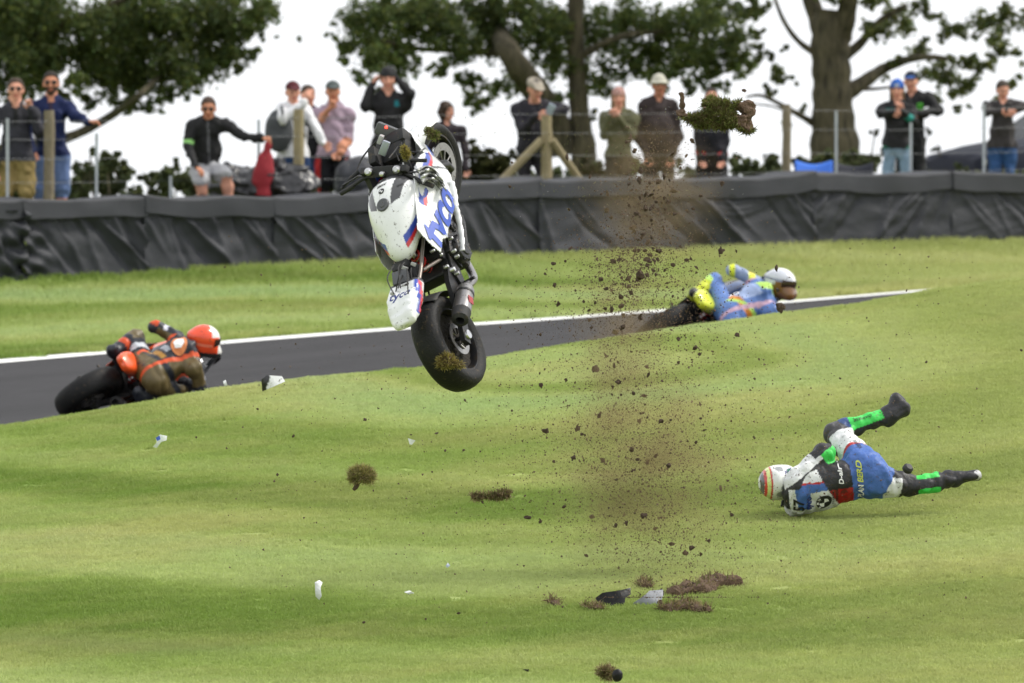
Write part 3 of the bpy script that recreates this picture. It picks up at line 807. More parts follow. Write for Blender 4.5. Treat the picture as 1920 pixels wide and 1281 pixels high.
tree('beech_tree', 'bare stout tree trunk with thin foliage left of the couple in blue hats', 110,
     [([(1566, 300), (1562, 220), (1560, 150), (1556, 80), (1562, 20)], [100, 80, 74, 74, 70]), ([(1546, 80), (1530, 30), (1505, -40)], [44, 34, 28]), ([(1575, 70), (1590, 10), (1596, -60)], [46, 36, 30]), ([(1580, 180), (1625, 150), (1665, 125), (1720, 108), (1780, 110)], [34, 26, 20, 14, 8]), ([(1575, 110), (1610, 85), (1650, 40), (1700, 10)], [26, 18, 14, 9]), ([(1545, 245), (1515, 225), (1480, 205), (1430, 180), (1400, 182)], [18, 13, 10, 7, 4]), ([(1545, 110), (1500, 80), (1470, 40), (1450, -10)], [16, 11, 9, 6]), ([(1600, 168), (1650, 166), (1690, 160)], [9, 6, 3]), ([(1505, 218), (1450, 200), (1410, 195)], [6, 4, 3])],
     cl_right, .070, (0.115, 0.140, 0.050), 23, 32, (P(1600, -420, 110), (4.4, 3.4, 3.0), 45))
def shrub(label, D, cl, col, seed, dens=34, size=.06):
    g = np.random.default_rng(seed); x0, y0, r0 = cl[0]
    b0 = P(x0, y0, D); zb = zg(b0[0], b0[1]) - .05
    root = empty('shrub', (b0[0], b0[1], zb), label, 'shrub', 'shrubs behind the fence'); off = np.array(root.location)
    C = []
    for (x, y, r) in [q for q in cl if q[2] >= 10]:
        c = P(x, y, D + g.uniform(-.5, .5)); C.append((c, r / FPX * D))
        st = np.array([c[0] + g.uniform(-.2, .2), c[1], zb]); mid = (st + c) / 2 + g.normal(size=3) * .06
        MB().tube(smooth_path([st, mid, c, c + [g.uniform(-.1, .1), 0, r / FPX * D * .8]], 4) - off, np.linspace(.018, .004, 13), 6).build('stem', m_bark, root, True)
        v, f, k = leaves(C, size, col, seed, dens); mkobj('foliage', v - off, f, m_leaf, root, smooth=False, cols=k)
SG = (0.115, 0.140, 0.065)
shrub('dark leafy shrub beside the man in blue shorts', 101, [(180, 330, 44), (150, 350, 30), (220, 345, 36), (200, 300, 26), (170, 285, 16), (235, 320, 24), (130, 370, 30), (250, 365, 24)], SG, 31)
shrub('dark leafy shrub left of the crouching man in black', 101.5, [(330, 340, 34), (300, 350, 30), (275, 335, 18), (360, 350, 30), (330, 310, 14), (350, 325, 16), (300, 372, 26), (440, 350, 22), (260, 300, 8), (250, 268, 7), (276, 280, 6), (320, 280, 6)], SG, 32)
shrub('yellowish shrub right of the flying front wheel', 101, [(900, 310, 38), (875, 330, 34), (930, 320, 34), (890, 282, 22), (950, 300, 22), (915, 345, 30), (970, 335, 26), (850, 345, 26), (1110, 320, 30), (1160, 330, 28)], (0.062, 0.068, 0.024), 33)
shrub('low dark hedge plant beside the person with red shorts', 104, [(1400, 318, 28), (1440, 312, 26), (1380, 308, 20), (1420, 335, 28), (1330, 325, 24), (1360, 335, 24), (1460, 335, 24), (1395, 290, 8), (1290, 330, 22)], SG, 34)
shrub('low dark hedge plant behind the blue camping chair', 104.5, [(1510, 310, 24), (1545, 300, 22), (1600, 305, 26), (1580, 325, 26), (1640, 310, 22), (1500, 335, 26), (1620, 332, 24), (1690, 320, 22), (1530, 280, 8)], SG, 35)
shrub('thin pale shrub behind the man with his hands on his head', 105, [(760, 330, 20), (790, 310, 14), (700, 320, 14), (660, 330, 14), (830, 330, 22), (740, 290, 6), (650, 290, 7), (690, 300, 7)], (0.07, 0.075, 0.04), 36, 16)
shrub('thin wispy shrub right of the big bare trunk', 106, [(1640, 250, 10), (1660, 280, 14), (1640, 300, 18), (1700, 270, 12), (1630, 220, 7), (1740, 250, 10), (1760, 280, 14), (1810, 250, 8)], (0.05, 0.06, 0.03), 37, 16)

shrub('low dark hedge plant behind the woman in the pale pink hat', 104, [(1180, 320, 26), (1210, 335, 26), (1250, 325, 24), (1140, 330, 24), (1290, 338, 26), (1050, 335, 24), (1080, 345, 24), (1000, 335, 22), (1120, 310, 16), (1265, 305, 16), (1200, 300, 14)], SG, 38)
shrub('low dark hedge plant behind the lilac shirt man and the hoodie man', 104, [(600, 350, 24), (640, 345, 20), (540, 355, 24), (690, 350, 24), (570, 345, 16), (490, 355, 24), (450, 360, 20), (520, 335, 14), (610, 325, 14), (660, 320, 14), (760, 345, 22), (800, 335, 20)], SG, 39)
shrub('dark hedge plant behind the legs of the man in khaki shorts', 102, [(30, 355, 28), (70, 345, 26), (0, 345, 28), (105, 360, 26), (50, 330, 18), (-40, 350, 28)], SG, 40)
shrub('low dark hedge plant below the parked navy car', 103, [(1760, 335, 22), (1800, 330, 22), (1840, 335, 24), (1890, 335, 24), (1930, 330, 24), (1720, 335, 22)], SG, 42)

# ------------------------------------------------------------------ camping chairs and the parked car
m_blue = mat('blue_canvas', (0.045, 0.16, 0.62), 0.8, var=.15)
m_dkcanvas = mat('dark_canvas', (0.018, 0.020, 0.032), 0.8, var=.2)
m_black = mat('black_plastic', (0.020, 0.020, 0.022), 0.45, var=.2)
def camp_chair(px, py, D, m, label, w=.46):
    c = P(px, py, D); z0 = zg(c[0], c[1]); top = c[2]
    root = empty('camping_chair', (c[0], c[1], z0), label, 'chair', 'camping chairs behind the fence')
    H = top - z0; nu, nv = 14, 10
    pts = np.array([(w * (u / (nu - 1) - .5), .03 * math.sin(math.pi * u / (nu - 1)) - .02 * v, H - v * .38 / (nv - 1) - (.055 * math.sin(math.pi * u / (nu - 1)) if v < nv else 0)) for u in range(nu) for v in range(nv)])
    o = mkobj('backrest', pts, grid_faces(nu, nv), m, root)
    s = o.modifiers.new('t', 'SOLIDIFY'); s.thickness = .006
    pts = np.array([(w * (u / (nu - 1) - .5), -.04 - .4 * v / (nv - 1), H * .55 - .05 * math.sin(math.pi * u / (nu - 1))) for u in range(nu) for v in range(nv)])
    o = mkobj('seat', pts, grid_faces(nu, nv), m, root); s = o.modifiers.new('t', 'SOLIDIFY'); s.thickness = .006
    for sx in (-1, 1):
        MB().tube([(sx * w / 2, .02, 0), (sx * w / 2, 0, H + .02)], .011, 8).build('leg', m_black, root, True)
        MB().tube([(sx * w / 2, -.46, 0), (sx * w / 2, -.44, H * .72)], .011, 8).build('leg', m_black, root, True)
        MB().box((sx * w / 2, -.22, H * .73), (.05, .5, .012), bev=.004).build('armrest', m, root)
    MB().tube([(-w / 2, .02, .06), (w / 2, -.45, .1)], .009, 6).tube([(w / 2, .02, .06), (-w / 2, -.45, .1)], .009, 6).build('stretcher', m_black, root, True)
camp_chair(1526, 300, 101.2, m_blue, 'bright blue folding camping chair between the timber post and the steel stake')
camp_chair(1602, 304, 101.6, m_dkcanvas, 'dark folding camping chair right of the bright blue one')
def car(px, D, yaw, label):
    c = P(px, 400, D); z0 = zg(c[0], c[1])
    root = empty('parked_car', (c[0], c[1], z0), label, 'car'); root.rotation_euler = (0, 0, yaw)
    m_paint = mat('navy_paint', (0.006, 0.008, 0.020), 0.5, var=.05, spec=.25); m_glass = mat('car_glass', (0.006, 0.008, 0.012), 0.25, var=.05, spec=.25)
    m_tyre = mat('car_tyre', (0.02, 0.02, 0.02), .9); m_lamp = mat('lamp_glass', (.5, .5, .5), .1)
    st = [(-2.05, .62, .42, .70, .72), (-1.95, .80, .28, .74, .80), (-1.6, .86, .2, .80, .90), (-1.1, .88, .18, .84, .98), (-.75, .88, .18, .86, 1.03), (-.2, .88, .18, .88, 1.38), (.15, .88, .18, .89, 1.47), (.7, .88, .18, .90, 1.48), (1.3, .87, .2, .91, 1.42), (1.75, .85, .25, .92, 1.22), (2.0, .80, .3, .92, 1.00), (2.1, .66, .42, .86, .9)]
    V_, n = [], 15
    for (x, hw, zl, zbelt, zr) in st:
        rw = hw * (.72 if zr > 1.1 else .9)
        ring = [(0, zl), (.6 * hw, zl), (.95 * hw, zl + .06), (hw, (zl + zbelt) / 2), (.985 * hw, zbelt), (rw + (hw - rw) * .5, (zbelt + zr) / 2), (rw, zr - .05), (rw * .6, zr - .005), (0, zr)]
        full = ring + [(-y, z) for (y, z) in ring[-2:0:-1]]
        V_ += [(x, y, z) for (y, z) in full]; n = len(full)
    F_ = [(i * n + k, i * n + (k + 1) % n, (i + 1) * n + (k + 1) % n, (i + 1) * n + k) for i in range(len(st) - 1) for k in range(n)] + [tuple(range(n)), tuple((len(st) - 1) * n + k for k in range(n - 1, -1, -1))]
    mb = MB().add(V_, F_); o = mb.build('body', m_paint, root, True); auto_smooth(o, 55)
    for sy in (-1, 1):
        MB().prism([(-.62, .93), (-.12, 1.33), (.55, 1.40), (.55, .95)], (0, sy * .80, 0), (1, 0, 0), (0, 0, 1), (0, 1, .0), .10).build('window', m_glass, root)
        MB().prism([(.62, .95), (.62, 1.40), (1.25, 1.35), (1.6, 1.0)], (0, sy * .80, 0), (1, 0, 0), (0, 0, 1), (0, 1, .0), .10).build('window', m_glass, root)
        for x in (-1.32, 1.32):
            w = MB().lathe([(.2, -.1), (.3, -.1), (.32, -.06), (.32, .06), (.3, .1), (.2, .1)], (x, sy * .80, .32), (0, 1, 0), 24).build('wheel', m_tyre, root, True)
            MB().lathe([(.0, .11), (.18, .105), (.2, .07)], (x, sy * .80, .32), (0, sy, 0), 20).build('rim', m_galv, w, True)
        MB().box((-1.92, sy * .62, .68), (.16, .26, .1), bev=.03).build('headlight', m_lamp, root)
    MB().prism([(-.7, -.72), (.7, -.72), (.6, .0 - .1), (-.6, .0 - .1)], (-.48, 0, 1.36), (0, 1, 0), nrm([.62, 0, .42]), nrm([-.42, 0, .62]), .02).build('windscreen', m_glass, root)
car(2040, 106.5, math.radians(28), 'dark navy car parked behind the man in the grey jacket')
# ------------------------------------------------------------------ lettering
def text_tris(txt, shear=0.0, bold=0.0, maxe=0.12):
    """outline lettering as a flat mesh, height about 1, left end at 0"""
    cu = bpy.data.curves.new('lettering', 'FONT'); cu.body = txt; cu.size = 1.0; cu.shear = shear; cu.offset = bold; cu.resolution_u = 4
    ob = bpy.data.objects.new('lettering', cu)
    me = bpy.data.meshes.new_from_object(ob)
    bpy.data.objects.remove(ob)
    bm = bmesh.new(); bm.from_mesh(me); bmesh.ops.triangulate(bm, faces=bm.faces)
    for _ in range(4):
        es = [e for e in bm.edges if e.calc_length() > maxe]
        if not es: break
        bmesh.ops.subdivide_edges(bm, edges=es, cuts=1); bmesh.ops.triangulate(bm, faces=bm.faces)
    bm.verts.index_update()
    v = np.array([q.co[:2] for q in bm.verts]); f = np.array([[q.index for q in fa.verts] for fa in bm.faces])
    bm.free(); bpy.data.meshes.remove(me)
    v[:, 0] -= v[:, 0].min(); return v, f
def poly_tris(poly, step):
    """flat outline filled with a fine triangle mesh"""
    bm = bmesh.new(); vs = [bm.verts.new((p[0], p[1], 0)) for p in poly]; bm.faces.new(vs)
    bmesh.ops.triangulate(bm, faces=bm.faces)
    for _ in range(6):
        es = [e for e in bm.edges if e.calc_length() > step]
        if not es: break
        bmesh.ops.subdivide_edges(bm, edges=es, cuts=1); bmesh.ops.triangulate(bm, faces=bm.faces)
    bm.verts.index_update()
    v = np.array([q.co[:2] for q in bm.verts]); f = np.array([[q.index for q in fa.verts] for fa in bm.faces]); bm.free()
    return v, f
def circle_poly(r, n=28, c=(0, 0), a0=0, a1=2 * math.pi):
    return [(c[0] + r * math.cos(a0 + (a1 - a0) * i / n), c[1] + r * math.sin(a0 + (a1 - a0) * i / n)) for i in range(n)]
def bvh_of(v, f): return BVHTree.FromPolygons([tuple(map(float, q)) for q in v], [tuple(int(i) for i in q) for q in f])
def decal(name, vf, origin, u, v, n, bvh, off, m, parent, start=0.25):
    """flat lettering or emblem laid on a curved surface along direction -n"""
    p, f = vf; u, v, n = V(u), V(v), nrm(n)
    out = []; ok = np.ones(len(p), bool)
    last = None
    for i, (a, b) in enumerate(p):
        q = V(origin) + u * a + v * b
        h = bvh.ray_cast(Vector(q + n * start), Vector(-n), start * 2.2)
        if h[0] is None: ok[i] = False; out.append(q)
        else: out.append(np.array(h[0]) + n * off)
    f = f[ok[f].all(1)]
    if not len(f): return None
    return mkobj(name, out, f, m, parent, smooth=False)

def rgb(h): return np.array(srgb(int(h[0:2], 16), int(h[2:4], 16), int(h[4:6], 16)))
WHITE = np.array([.74, .75, .76]); BLUE = np.array([.018, .055, .36]); RED = np.array([.55, .022, .022]); BLACK = np.array([.012, .012, .013])
m_bikepaint = vmat('bike_paint', 0.28, var=.05, vscale=12, coat=.5, dirt=.13)
m_bikepaint_clean = vmat('clean_bike_paint', 0.28, var=.05, vscale=12, coat=.5)
m_tyre = mat('race_tyre', (0.0085, 0.0085, 0.009), 0.6, var=.5, vscale=7, bump=.25, bscale=60, spec=.25, dirt=.2)
m_rim = mat('wheel_rim', (0.022, 0.022, 0.024), 0.38, .6, var=.2, dirt=.45)
m_disc = mat('brake_disc', (.30, .29, .28), 0.35, 1.0, var=.3, vscale=20, dirt=.2)
m_alu = mat('machined_aluminium', (.55, .55, .56), 0.32, 1.0, var=.15, dirt=.12)
m_dkalu = mat('dark_castings', (.040, .040, .043), 0.42, .7, var=.35, vscale=14, bump=.3, bscale=50, dirt=.3)
m_frame = mat('frame_black', (.022, .022, .024), 0.4, .3, var=.2, dirt=.25)
m_sub = mat('subframe_tube', (.22, .19, .17), 0.42, .7, var=.2, dirt=.15)
m_ti = mat('titanium', (.26, .25, .25), 0.36, .9, var=.2, vscale=5, dirt=.1)
m_spring = mat('spring_red', (.42, .02, .015), 0.4, dirt=.2)
m_matt = mat('matt_black', (.014, .014, .015), 0.7, var=.3, dirt=.2)
m_grey = mat('grey_plastic', (.075, .078, .085), 0.5, var=.2, dirt=.1)
m_led, t_, b_ = new_mat('red_lamp'); b_.inputs['Base Color'].default_value = (.6, .01, .01, 1); b_.inputs['Emission Color'].default_value = (1, .05, .03, 1); b_.inputs['Emission Strength'].default_value = 3.0

def panel(name, poly, yfun, step, m, parent, cfun, th=.005, side=-1, ragged=0.0, seed=0):
    """body panel: an outline in (x, z) on the curved surface y = yfun(x, z)"""
    poly = np.array(poly); lo, hi = poly.min(0), poly.max(0)
    nx, nz = int((hi[0] - lo[0]) / step) + 2, int((hi[1] - lo[1]) / step) + 2
    gx, gz = np.meshgrid(lo[0] + step * np.arange(nx), lo[1] + step * np.arange(nz), indexing='ij')
    def inside(x, z):
        r = np.zeros(x.shape, bool); n = len(poly)
        for i in range(n):
            (x1, z1), (x2, z2) = poly[i], poly[(i + 1) % n]
            c = ((z1 > z) != (z2 > z)) & (x < (x2 - x1) * (z - z1) / (z2 - z1 + 1e-12) + x1)
            r ^= c
        return r
    q = np.stack([gx, gz, 0 * gx], -1)
    jx = gx + ragged * wav(q, seed, 3, 40.0); jz = gz + ragged * wav(q, seed + 1, 3, 40.0)
    ins = inside(jx, jz)
    F = grid_faces(nx, nz); k = ins.ravel()[F].all(1); F = F[k]
    x, z = gx.ravel(), gz.ravel(); y = yfun(x, z)
    v = np.stack([x, y, z], 1); c = cfun(x, y, z)
    used = np.unique(F); mp = np.full(len(v), -1); mp[used] = np.arange(len(used))
    F = mp[F]
    if side > 0: F = F[:, ::-1].copy()
    o = mkobj(name, v[used], F, m, parent, True, c[used])
    s = o.modifiers.new('thickness', 'SOLIDIFY'); s.thickness = th; s.offset = -1
    o['_bv'] = 0; del o['_bv']
    return o, v[used], F

def wheel(root, name, c, R, hw, rim, discs, nsp, steer=None):
    c = V(c)
    T = (lambda v: v) if steer is None else steer
    def bld(mb, nm, m, par, sm=True):
        mb.v = [T(q) for q in mb.v]; return mb.build(nm, m, par, sm)
    rm = MB().lathe([(rim + .006, -hw * .80), (rim + .006, -hw * .66), (rim - .012, -hw * .5), (rim - .018, 0), (rim - .012, hw * .5), (rim + .006, hw * .66), (rim + .006, hw * .80), (rim - .008, hw * .82), (rim - .022, hw * .55), (rim - .028, 0), (rim - .022, -hw * .55), (rim - .008, -hw * .82)], c, (0, 1, 0), 56, True)
    rm.lathe([(.0, -.05), (.034, -.05), (.045, -.02), (.045, .02), (.034, .05), (.0, .05)], c, (0, 1, 0), 20)
    for i in range(nsp):
        a = 2 * math.pi * i / nsp
        for da in (-.12, .12):
            p0 = c + [.035 * math.cos(a), 0, .035 * math.sin(a)]; p1 = c + [(rim - .02) * math.cos(a + da), 0, (rim - .02) * math.sin(a + da)]
            rm.tube([p0, (p0 + p1) / 2, p1], [.015, .011, .012], 6)
    w = bld(rm, name, m_rim, root)
    k = hw; ty = [(rim, -k * .78), (rim + .012, -k * .88), (rim + (R - rim) * .42, -k), (rim + (R - rim) * .68, -k * .93), (rim + (R - rim) * .87, -k * .68), (rim + (R - rim) * .97, -k * .34), (R, 0)]
    ty = ty + [(r, -h) for r, h in ty[-2::-1]] + [(rim - .004, k * .5), (rim - .004, -k * .5)]
    bld(MB().lathe(ty, c, (0, 1, 0), 72, True), 'tyre', m_tyre, w)
    for (r, yo, car) in discs:
        d = MB().lathe([(r, -.0025), (r, .0025), (r * .68, .0025), (r * .68, -.0025)], c + [0, yo, 0], (0, 1, 0), 48, True)
        for i in range(10):
            a = 2 * math.pi * i / 10; d.tube([c + [.04 * math.cos(a), yo * .9, .04 * math.sin(a)], c + [r * .72 * math.cos(a + .25), yo, r * .72 * math.sin(a + .25)]], .006, 6)
        bld(d, 'brake_disc', m_disc, w)
    bld(MB().cyl(c + [0, -hw - .055, 0], c + [0, hw + .055, 0], .014, 12), 'axle', m_dkalu, w)
    return w

def side_y(x, z):
    y = .232 - .30 * np.clip(z - .66, 0, 1) - .9 * np.clip(x - 1.18, 0, 1) ** 1.5 * 1.2 - .10 * np.clip(.40 - z, 0, 1)
    y = y + .012 * np.sin(x * 9) * np.clip(.75 - z, 0, 1) * 2
    return np.clip(y, .045, .3)
FAIR_FULL = [(.50, .80), (.42, .62), (.46, .34), (.56, .17), (.95, .13), (1.10, .24), (1.14, .44), (1.30, .55), (1.46, .70), (1.42, .86), (1.28, .95), (1.15, .86), (1.04, .76), (.8, .76)]
def motorbike(M4, label, liv, crashed, m_paint, steer_deg=0.0, lettering=None):
    """liv(part, x, y, z) gives the paint zones; local axes: x forward, y left, z up from the ground under the rear axle"""
    root = empty('motorcycle', (0, 0, 0), label, 'motorcycle', None, M4)
    # steering turn about the head axis
    hp = V([1.085, 0, .86]); ha = nrm([-.41, 0, .91]); a = math.radians(steer_deg)
    Rm = np.array(Matrix.Rotation(a, 3, Vector(ha)))
    steer = lambda v: (np.asarray(v) - hp) @ Rm.T + hp
    rw = wheel(root, 'rear_wheel', (0, 0, .325), .325, .100, .216, [(.11, -.085, 0)], 5)
    MB().lathe([(.095, .105), (.105, .105), (.105, .112), (.095, .112)], (0, 0, .325), (0, 1, 0), 40, True).build('sprocket', m_disc, rw, True)
    wheel(root, 'front_wheel', (1.43, 0, .30), .300, .062, .216, [(.16, -.072, 0), (.16, .072, 0)], 5, steer)
    def S(mb, nm, m, sm=True, par=root):
        mb.v = [steer(np.stack([q[:, 0] - .13 * np.clip(q[:, 2] - .30, 0, 1), q[:, 1], q[:, 2]], 1)) for q in mb.v]; return mb.build(nm, m, par, sm)
    for sy in (-1, 1):
        S(MB().tube([(1.43, sy * .105, .26), (1.43, sy * .105, .33), (1.36, sy * .105, .46)], [.026, .032, .030], 14).tube([(1.36, sy * .105, .46), (1.165, sy * .105, .885)], .0265, 14), 'fork_leg', m_frame)
        S(MB().lathe([(.0, .022), (.016, .022), (.019, .016), (.027, .012), (.027, -.012), (0, -.012)], (1.161, sy * .105, .897), ha, 20), 'fork_cap', m_alu)
        S(MB().box((1.395, sy * .105, .40), (.075, .05, .13), np.array(Matrix.Rotation(math.radians(-26), 3, 'Y')), .01), 'brake_caliper', m_dkalu)
        S(MB().tube([(1.165, sy * .10, .845), (1.13, sy * .18, .845), (1.06, sy * .33, .805)], [.013, .013, .011], 10), 'handlebar', m_matt)
        S(MB().tube([(1.098, sy * .24, .826), (1.055, sy * .345, .803)], .017, 12), 'grip', m_matt)
        S(MB().tube([(1.15, sy * .17, .85), (1.16, sy * .22, .835), (1.115, sy * .35, .80)], [.009, .007, .005], 8), 'lever', m_frame)
        S(MB().box((1.17, sy * .15, .875), (.05, .045, .05), None, .008), 'reservoir', m_matt)
    S(MB().box((1.165, 0, .872), (.075, .27, .026), np.array(Matrix.Rotation(math.radians(-24), 3, 'Y')), .008).box((1.235, 0, .70), (.07, .25, .035), np.array(Matrix.Rotation(math.radians(-24), 3, 'Y')), .008), 'triple_clamp', m_matt)
    S(MB().lathe([(.0, .016), (.010, .016), (.017, .012), (.019, -.008), (0, -.008)], (1.135, 0, .897), ha, 18), 'steering_nut', m_alu)
    # front mudguard
    th = np.linspace(math.radians(40), math.radians(140), 20)
    mv = [(1.43 + (.318 - .012 * abs(q)) * math.cos(t_), .072 * q, .30 + (.318 - .03 * q * q) * math.sin(t_)) for t_ in th for q in np.linspace(-1, 1, 9)]
    mv = steer(np.array(mv)); o = mkobj('front_mudguard', mv, grid_faces(20, 9), m_paint, root, True, liv('guard', mv[:, 0], mv[:, 1], mv[:, 2]))
    s_ = o.modifiers.new('t', 'SOLIDIFY'); s_.thickness = .004
    # swingarm, chain run, hugger
    for sy in (-1, 1):
        MB().prism([(-.06, -.03), (-.06, .035), (.10, .045), (.36, .095), (.58, .065), (.60, .0), (.56, -.045), (.30, -.04)], (0, sy * .135, .335), (1, 0, .13), (0, 0, 1), (0, 1, 0), .035).build('swingarm_side', m_frame, root)
        MB().lathe([(0, .0), (.03, 0), (.034, -.008), (.034, -.02), (0, -.02)], (0, sy * .165, .325), (0, sy, 0), 18).build('axle_nut', m_alu if crashed else m_dkalu, root, True)
    MB().box((.47, 0, .43), (.10, .25, .10), None, .015).build('swingarm_bridge', m_frame, root)
    th = np.linspace(math.radians(5), math.radians(62), 16)
    hv = [(.338 * math.cos(t_), .105 * q, .325 + (.338 - .05 * q * q) * math.sin(t_)) for t_ in th for q in np.linspace(-1, 1, 9)]
    o = mkobj('rear_hugger', hv, grid_faces(16, 9), m_matt, root); s_ = o.modifiers.new('t', 'SOLIDIFY'); s_.thickness = .004
    MB().tube([(0, .108, .43), (.62, .10, .44)], .008, 6).tube([(0, .108, .22), (.62, .10, .37)], .008, 6).build('chain', m_dkalu, root)
    # engine
    e = MB().box((.76, 0, .37), (.40, .40, .25), None, .04).box((.94, 0, .53), (.24, .38, .26), np.array(Matrix.Rotation(math.radians(-28), 3, 'Y')), .03).box((.80, 0, .21), (.30, .24, .12), None, .03).box((.60, 0, .44), (.16, .30, .20), None, .03)
    e.build('engine_block', m_dkalu, root, True)
    for (x, z, r, yo, d) in ((.64, .37, .095, -.215, .045), (.88, .36, .07, -.212, .03), (.66, .37, .08, .212, .03), (.90, .36, .075, .212, .04), (.78, .44, .035, -.21, .03)):
        sy = 1 if yo > 0 else -1
        cv = MB().lathe([(0, d), (r * .55, d), (r * .62, d * .8), (r * .88, d * .7), (r, d * .2), (r, -.02)], (x, yo * .92, z), (0, sy, 0), 28)
        for i in range(8):
            q = 2 * math.pi * i / 8; cv.cyl((x + r * .93 * math.cos(q), yo * .92, z + r * .93 * math.sin(q)), (x + r * .93 * math.cos(q), yo * .92 + sy * d * .65, z + r * .93 * math.sin(q)), .008, 6)
        cv.build('engine_cover', m_dkalu, root, True)
    for i in range(4):
        y = -.13 + i * .087
        MB().tube(smooth_path([(1.03, y, .52), (1.12, y, .44), (1.10, y * .9, .28), (.95, y * .6, .16), (.78, y * .3 - .05, .14)], 5), .019, 10).build('header_pipe', m_ti, root, True)
    MB().box((1.16, 0, .50), (.04, .34, .26), np.array(Matrix.Rotation(math.radians(14), 3, 'Y')), .006).build('radiator', m_matt, root)
    for sy in (-1, 1):
        MB().prism([(1.20, .80), (1.16, .88), (1.02, .78), (.80, .62), (.64, .52), (.55, .44), (.53, .33), (.62, .32), (.68, .42), (.84, .52), (1.04, .66)], (0, sy * .155, 0), (1, 0, 0), (0, 0, 1), (0, 1, -.15 * sy), .035).build('frame_spar', m_frame, root)
        MB().tube([(.66, sy * .115, .66), (.34, sy * .10, .72), (.02, sy * .075, .80)], .0125, 10).tube([(.56, sy * .12, .46), (.34, sy * .10, .70)], .0125, 10).build('subframe_tube', m_sub, root, True)
        MB().prism([(.50, .36), (.56, .48), (.44, .44), (.36, .33), (.40, .30)], (0, sy * .165, 0), (1, 0, 0), (0, 0, 1), (0, 1, 0), .012).tube([(.40, sy * .17, .33), (.40, sy * .26, .335)], .011, 8).build('footpeg', m_dkalu, root)
    # shock
    hx = [(.50 + .034 * math.cos(q * .5) * 1 + (.06 * q / 80), .034 * math.sin(q * .5), .42 + .22 * q / 80) for q in range(81)]
    MB().tube(hx, .0075, 6).build('shock_spring', m_spring, root, True)
    MB().cyl((.50, 0, .40), (.56, 0, .66), .02, 10).build('shock_body', m_alu, root, True)
    # exhaust
    MB().tube(smooth_path([(.74, -.08, .14), (.55, -.15, .17), (.42, -.20, .28), (.33, -.215, .37)], 5), .028, 12).build('exhaust_pipe', m_ti, root, True)
    ex0, ex1 = V([.33, -.215, .375]), V([.01, -.225, .505]); ed = nrm(ex1 - ex0); L = np.linalg.norm(ex1 - ex0)
    sil = MB().lathe([(.028, 0), (.050, .03), (.060, .06), (.062, L - .05), (.058, L)], ex0, ed, 28).build('silencer', m_ti, root, True)
    MB().lathe([(.0585, L - .012), (.064, L - .05), (.055, L + .03), (.030, L + .045), (.026, L - .02), (0, L - .03)], ex0, ed, 24).build('end_cap', m_matt, sil, True)
    MB().lathe([(.0635, L * .28), (.0635, L * .33), (.062, L * .33), (.062, L * .28)], ex0, ed, 24, True).build('clamp_band', m_frame, sil, True)
    if crashed:
        g_ = np.random.default_rng(4); mv_ = []
        for i_ in range(40):
            for j_ in range(10):
                r_ = .045 + .160 * j_ / 9; q_ = 2 * math.pi * i_ / 40
                mv_.append((r_ * math.cos(q_), -.028 - .016 * g_.random(), .325 + r_ * math.sin(q_)))
        mkobj('caked_mud', mv_, grid_faces(40, 10, True), mat('mud', (.018, .014, .010), .9, var=.6, vscale=30, bump=.8, bscale=60), rw)
        md = mat('maker_badge', (.32, .03, .03), .4)
        MB().box((ex0 + ed * .2) + [0, -.0625, 0], (.055, .004, .05), None, 0).build('badge', md, sil)
    # tank
    pr = [prim_ell((.80, 0, .785), (.225, .180, .150), tag='t', k=.08), prim_ell((.92, 0, .795), (.15, .162, .115), tag='t', k=.08), prim_ell((.63, 0, .765), (.20, .125, .105), tag='t', k=.08),
          prim_cone((.68, .13, .71), (.93, .16, .72), .05, .06, k=.06), prim_cone((.68, -.13, .71), (.93, -.16, .72), .05, .06, k=.06)]
    v, f, _ = sdf_mesh(pr, .0065, None, lambda q: (.64 - q[..., 2]))
    tank = mkobj('fuel_tank', v, f, m_paint, root, True, liv('tank', v[:, 0], v[:, 1], v[:, 2]))
    bt = bvh_of(v, f)
    h = bt.ray_cast(Vector((.785, 0, 1.4)), Vector((0, 0, -1)))
    ch, cn = np.array(h[0]), np.array(h[1]) * (1 if h[1][2] > 0 else -1)
    MB().lathe([(0, .012), (.018, .012), (.022, .008), (.034, .010), (.042, .010), (.046, .004), (.046, -.02)], ch, cn, 28).build('fuel_cap', m_grey, tank, True)
    # seat and tail
    sec = [(.24, .110, .70, .80), (.18, .118, .70, .82), (.10, .118, .715, .85), (.02, .110, .735, .865), (-.05, .095, .76, .865), (-.10, .075, .78, .855), (-.125, .045, .81, .845)]
    n = 28; tv = []
    xs_ = np.linspace(sec[0][0], sec[-1][0], 60); arr = np.array(sec)[::-1]
    for x in xs_:
        hw, zl, zh = [np.interp(x, arr[:, 0], arr[:, i]) for i in (1, 2, 3)]
        for k in range(n):
            q = 2 * math.pi * k / n; cx, sz = math.cos(q), math.sin(q)
            tv.append((x, hw * np.sign(cx) * abs(cx) ** .6, (zl + zh) / 2 + (zh - zl) / 2 * np.sign(sz) * abs(sz) ** .7))
    tv = np.array(tv); F_ = np.array([(i * n + k, i * n + (k + 1) % n, (i + 1) * n + (k + 1) % n, (i + 1) * n + k) for i in range(59) for k in range(n)])
    tv[-n:] = tv[-n:].mean(0) + (tv[-n:] - tv[-n:].mean(0)) * .02
    if crashed: tv[:, 2] += .020 * wav(tv, 5, 3, 22.0); tv[:, 1] += .012 * wav(tv, 6, 3, 22.0)
    tail = mkobj('tail_unit', tv, F_, m_paint, root, True, liv('tail', tv[:, 0], tv[:, 1], tv[:, 2]))
    s_ = tail.modifiers.new('t', 'SOLIDIFY'); s_.thickness = .004
    btl = bvh_of(tv, F_)
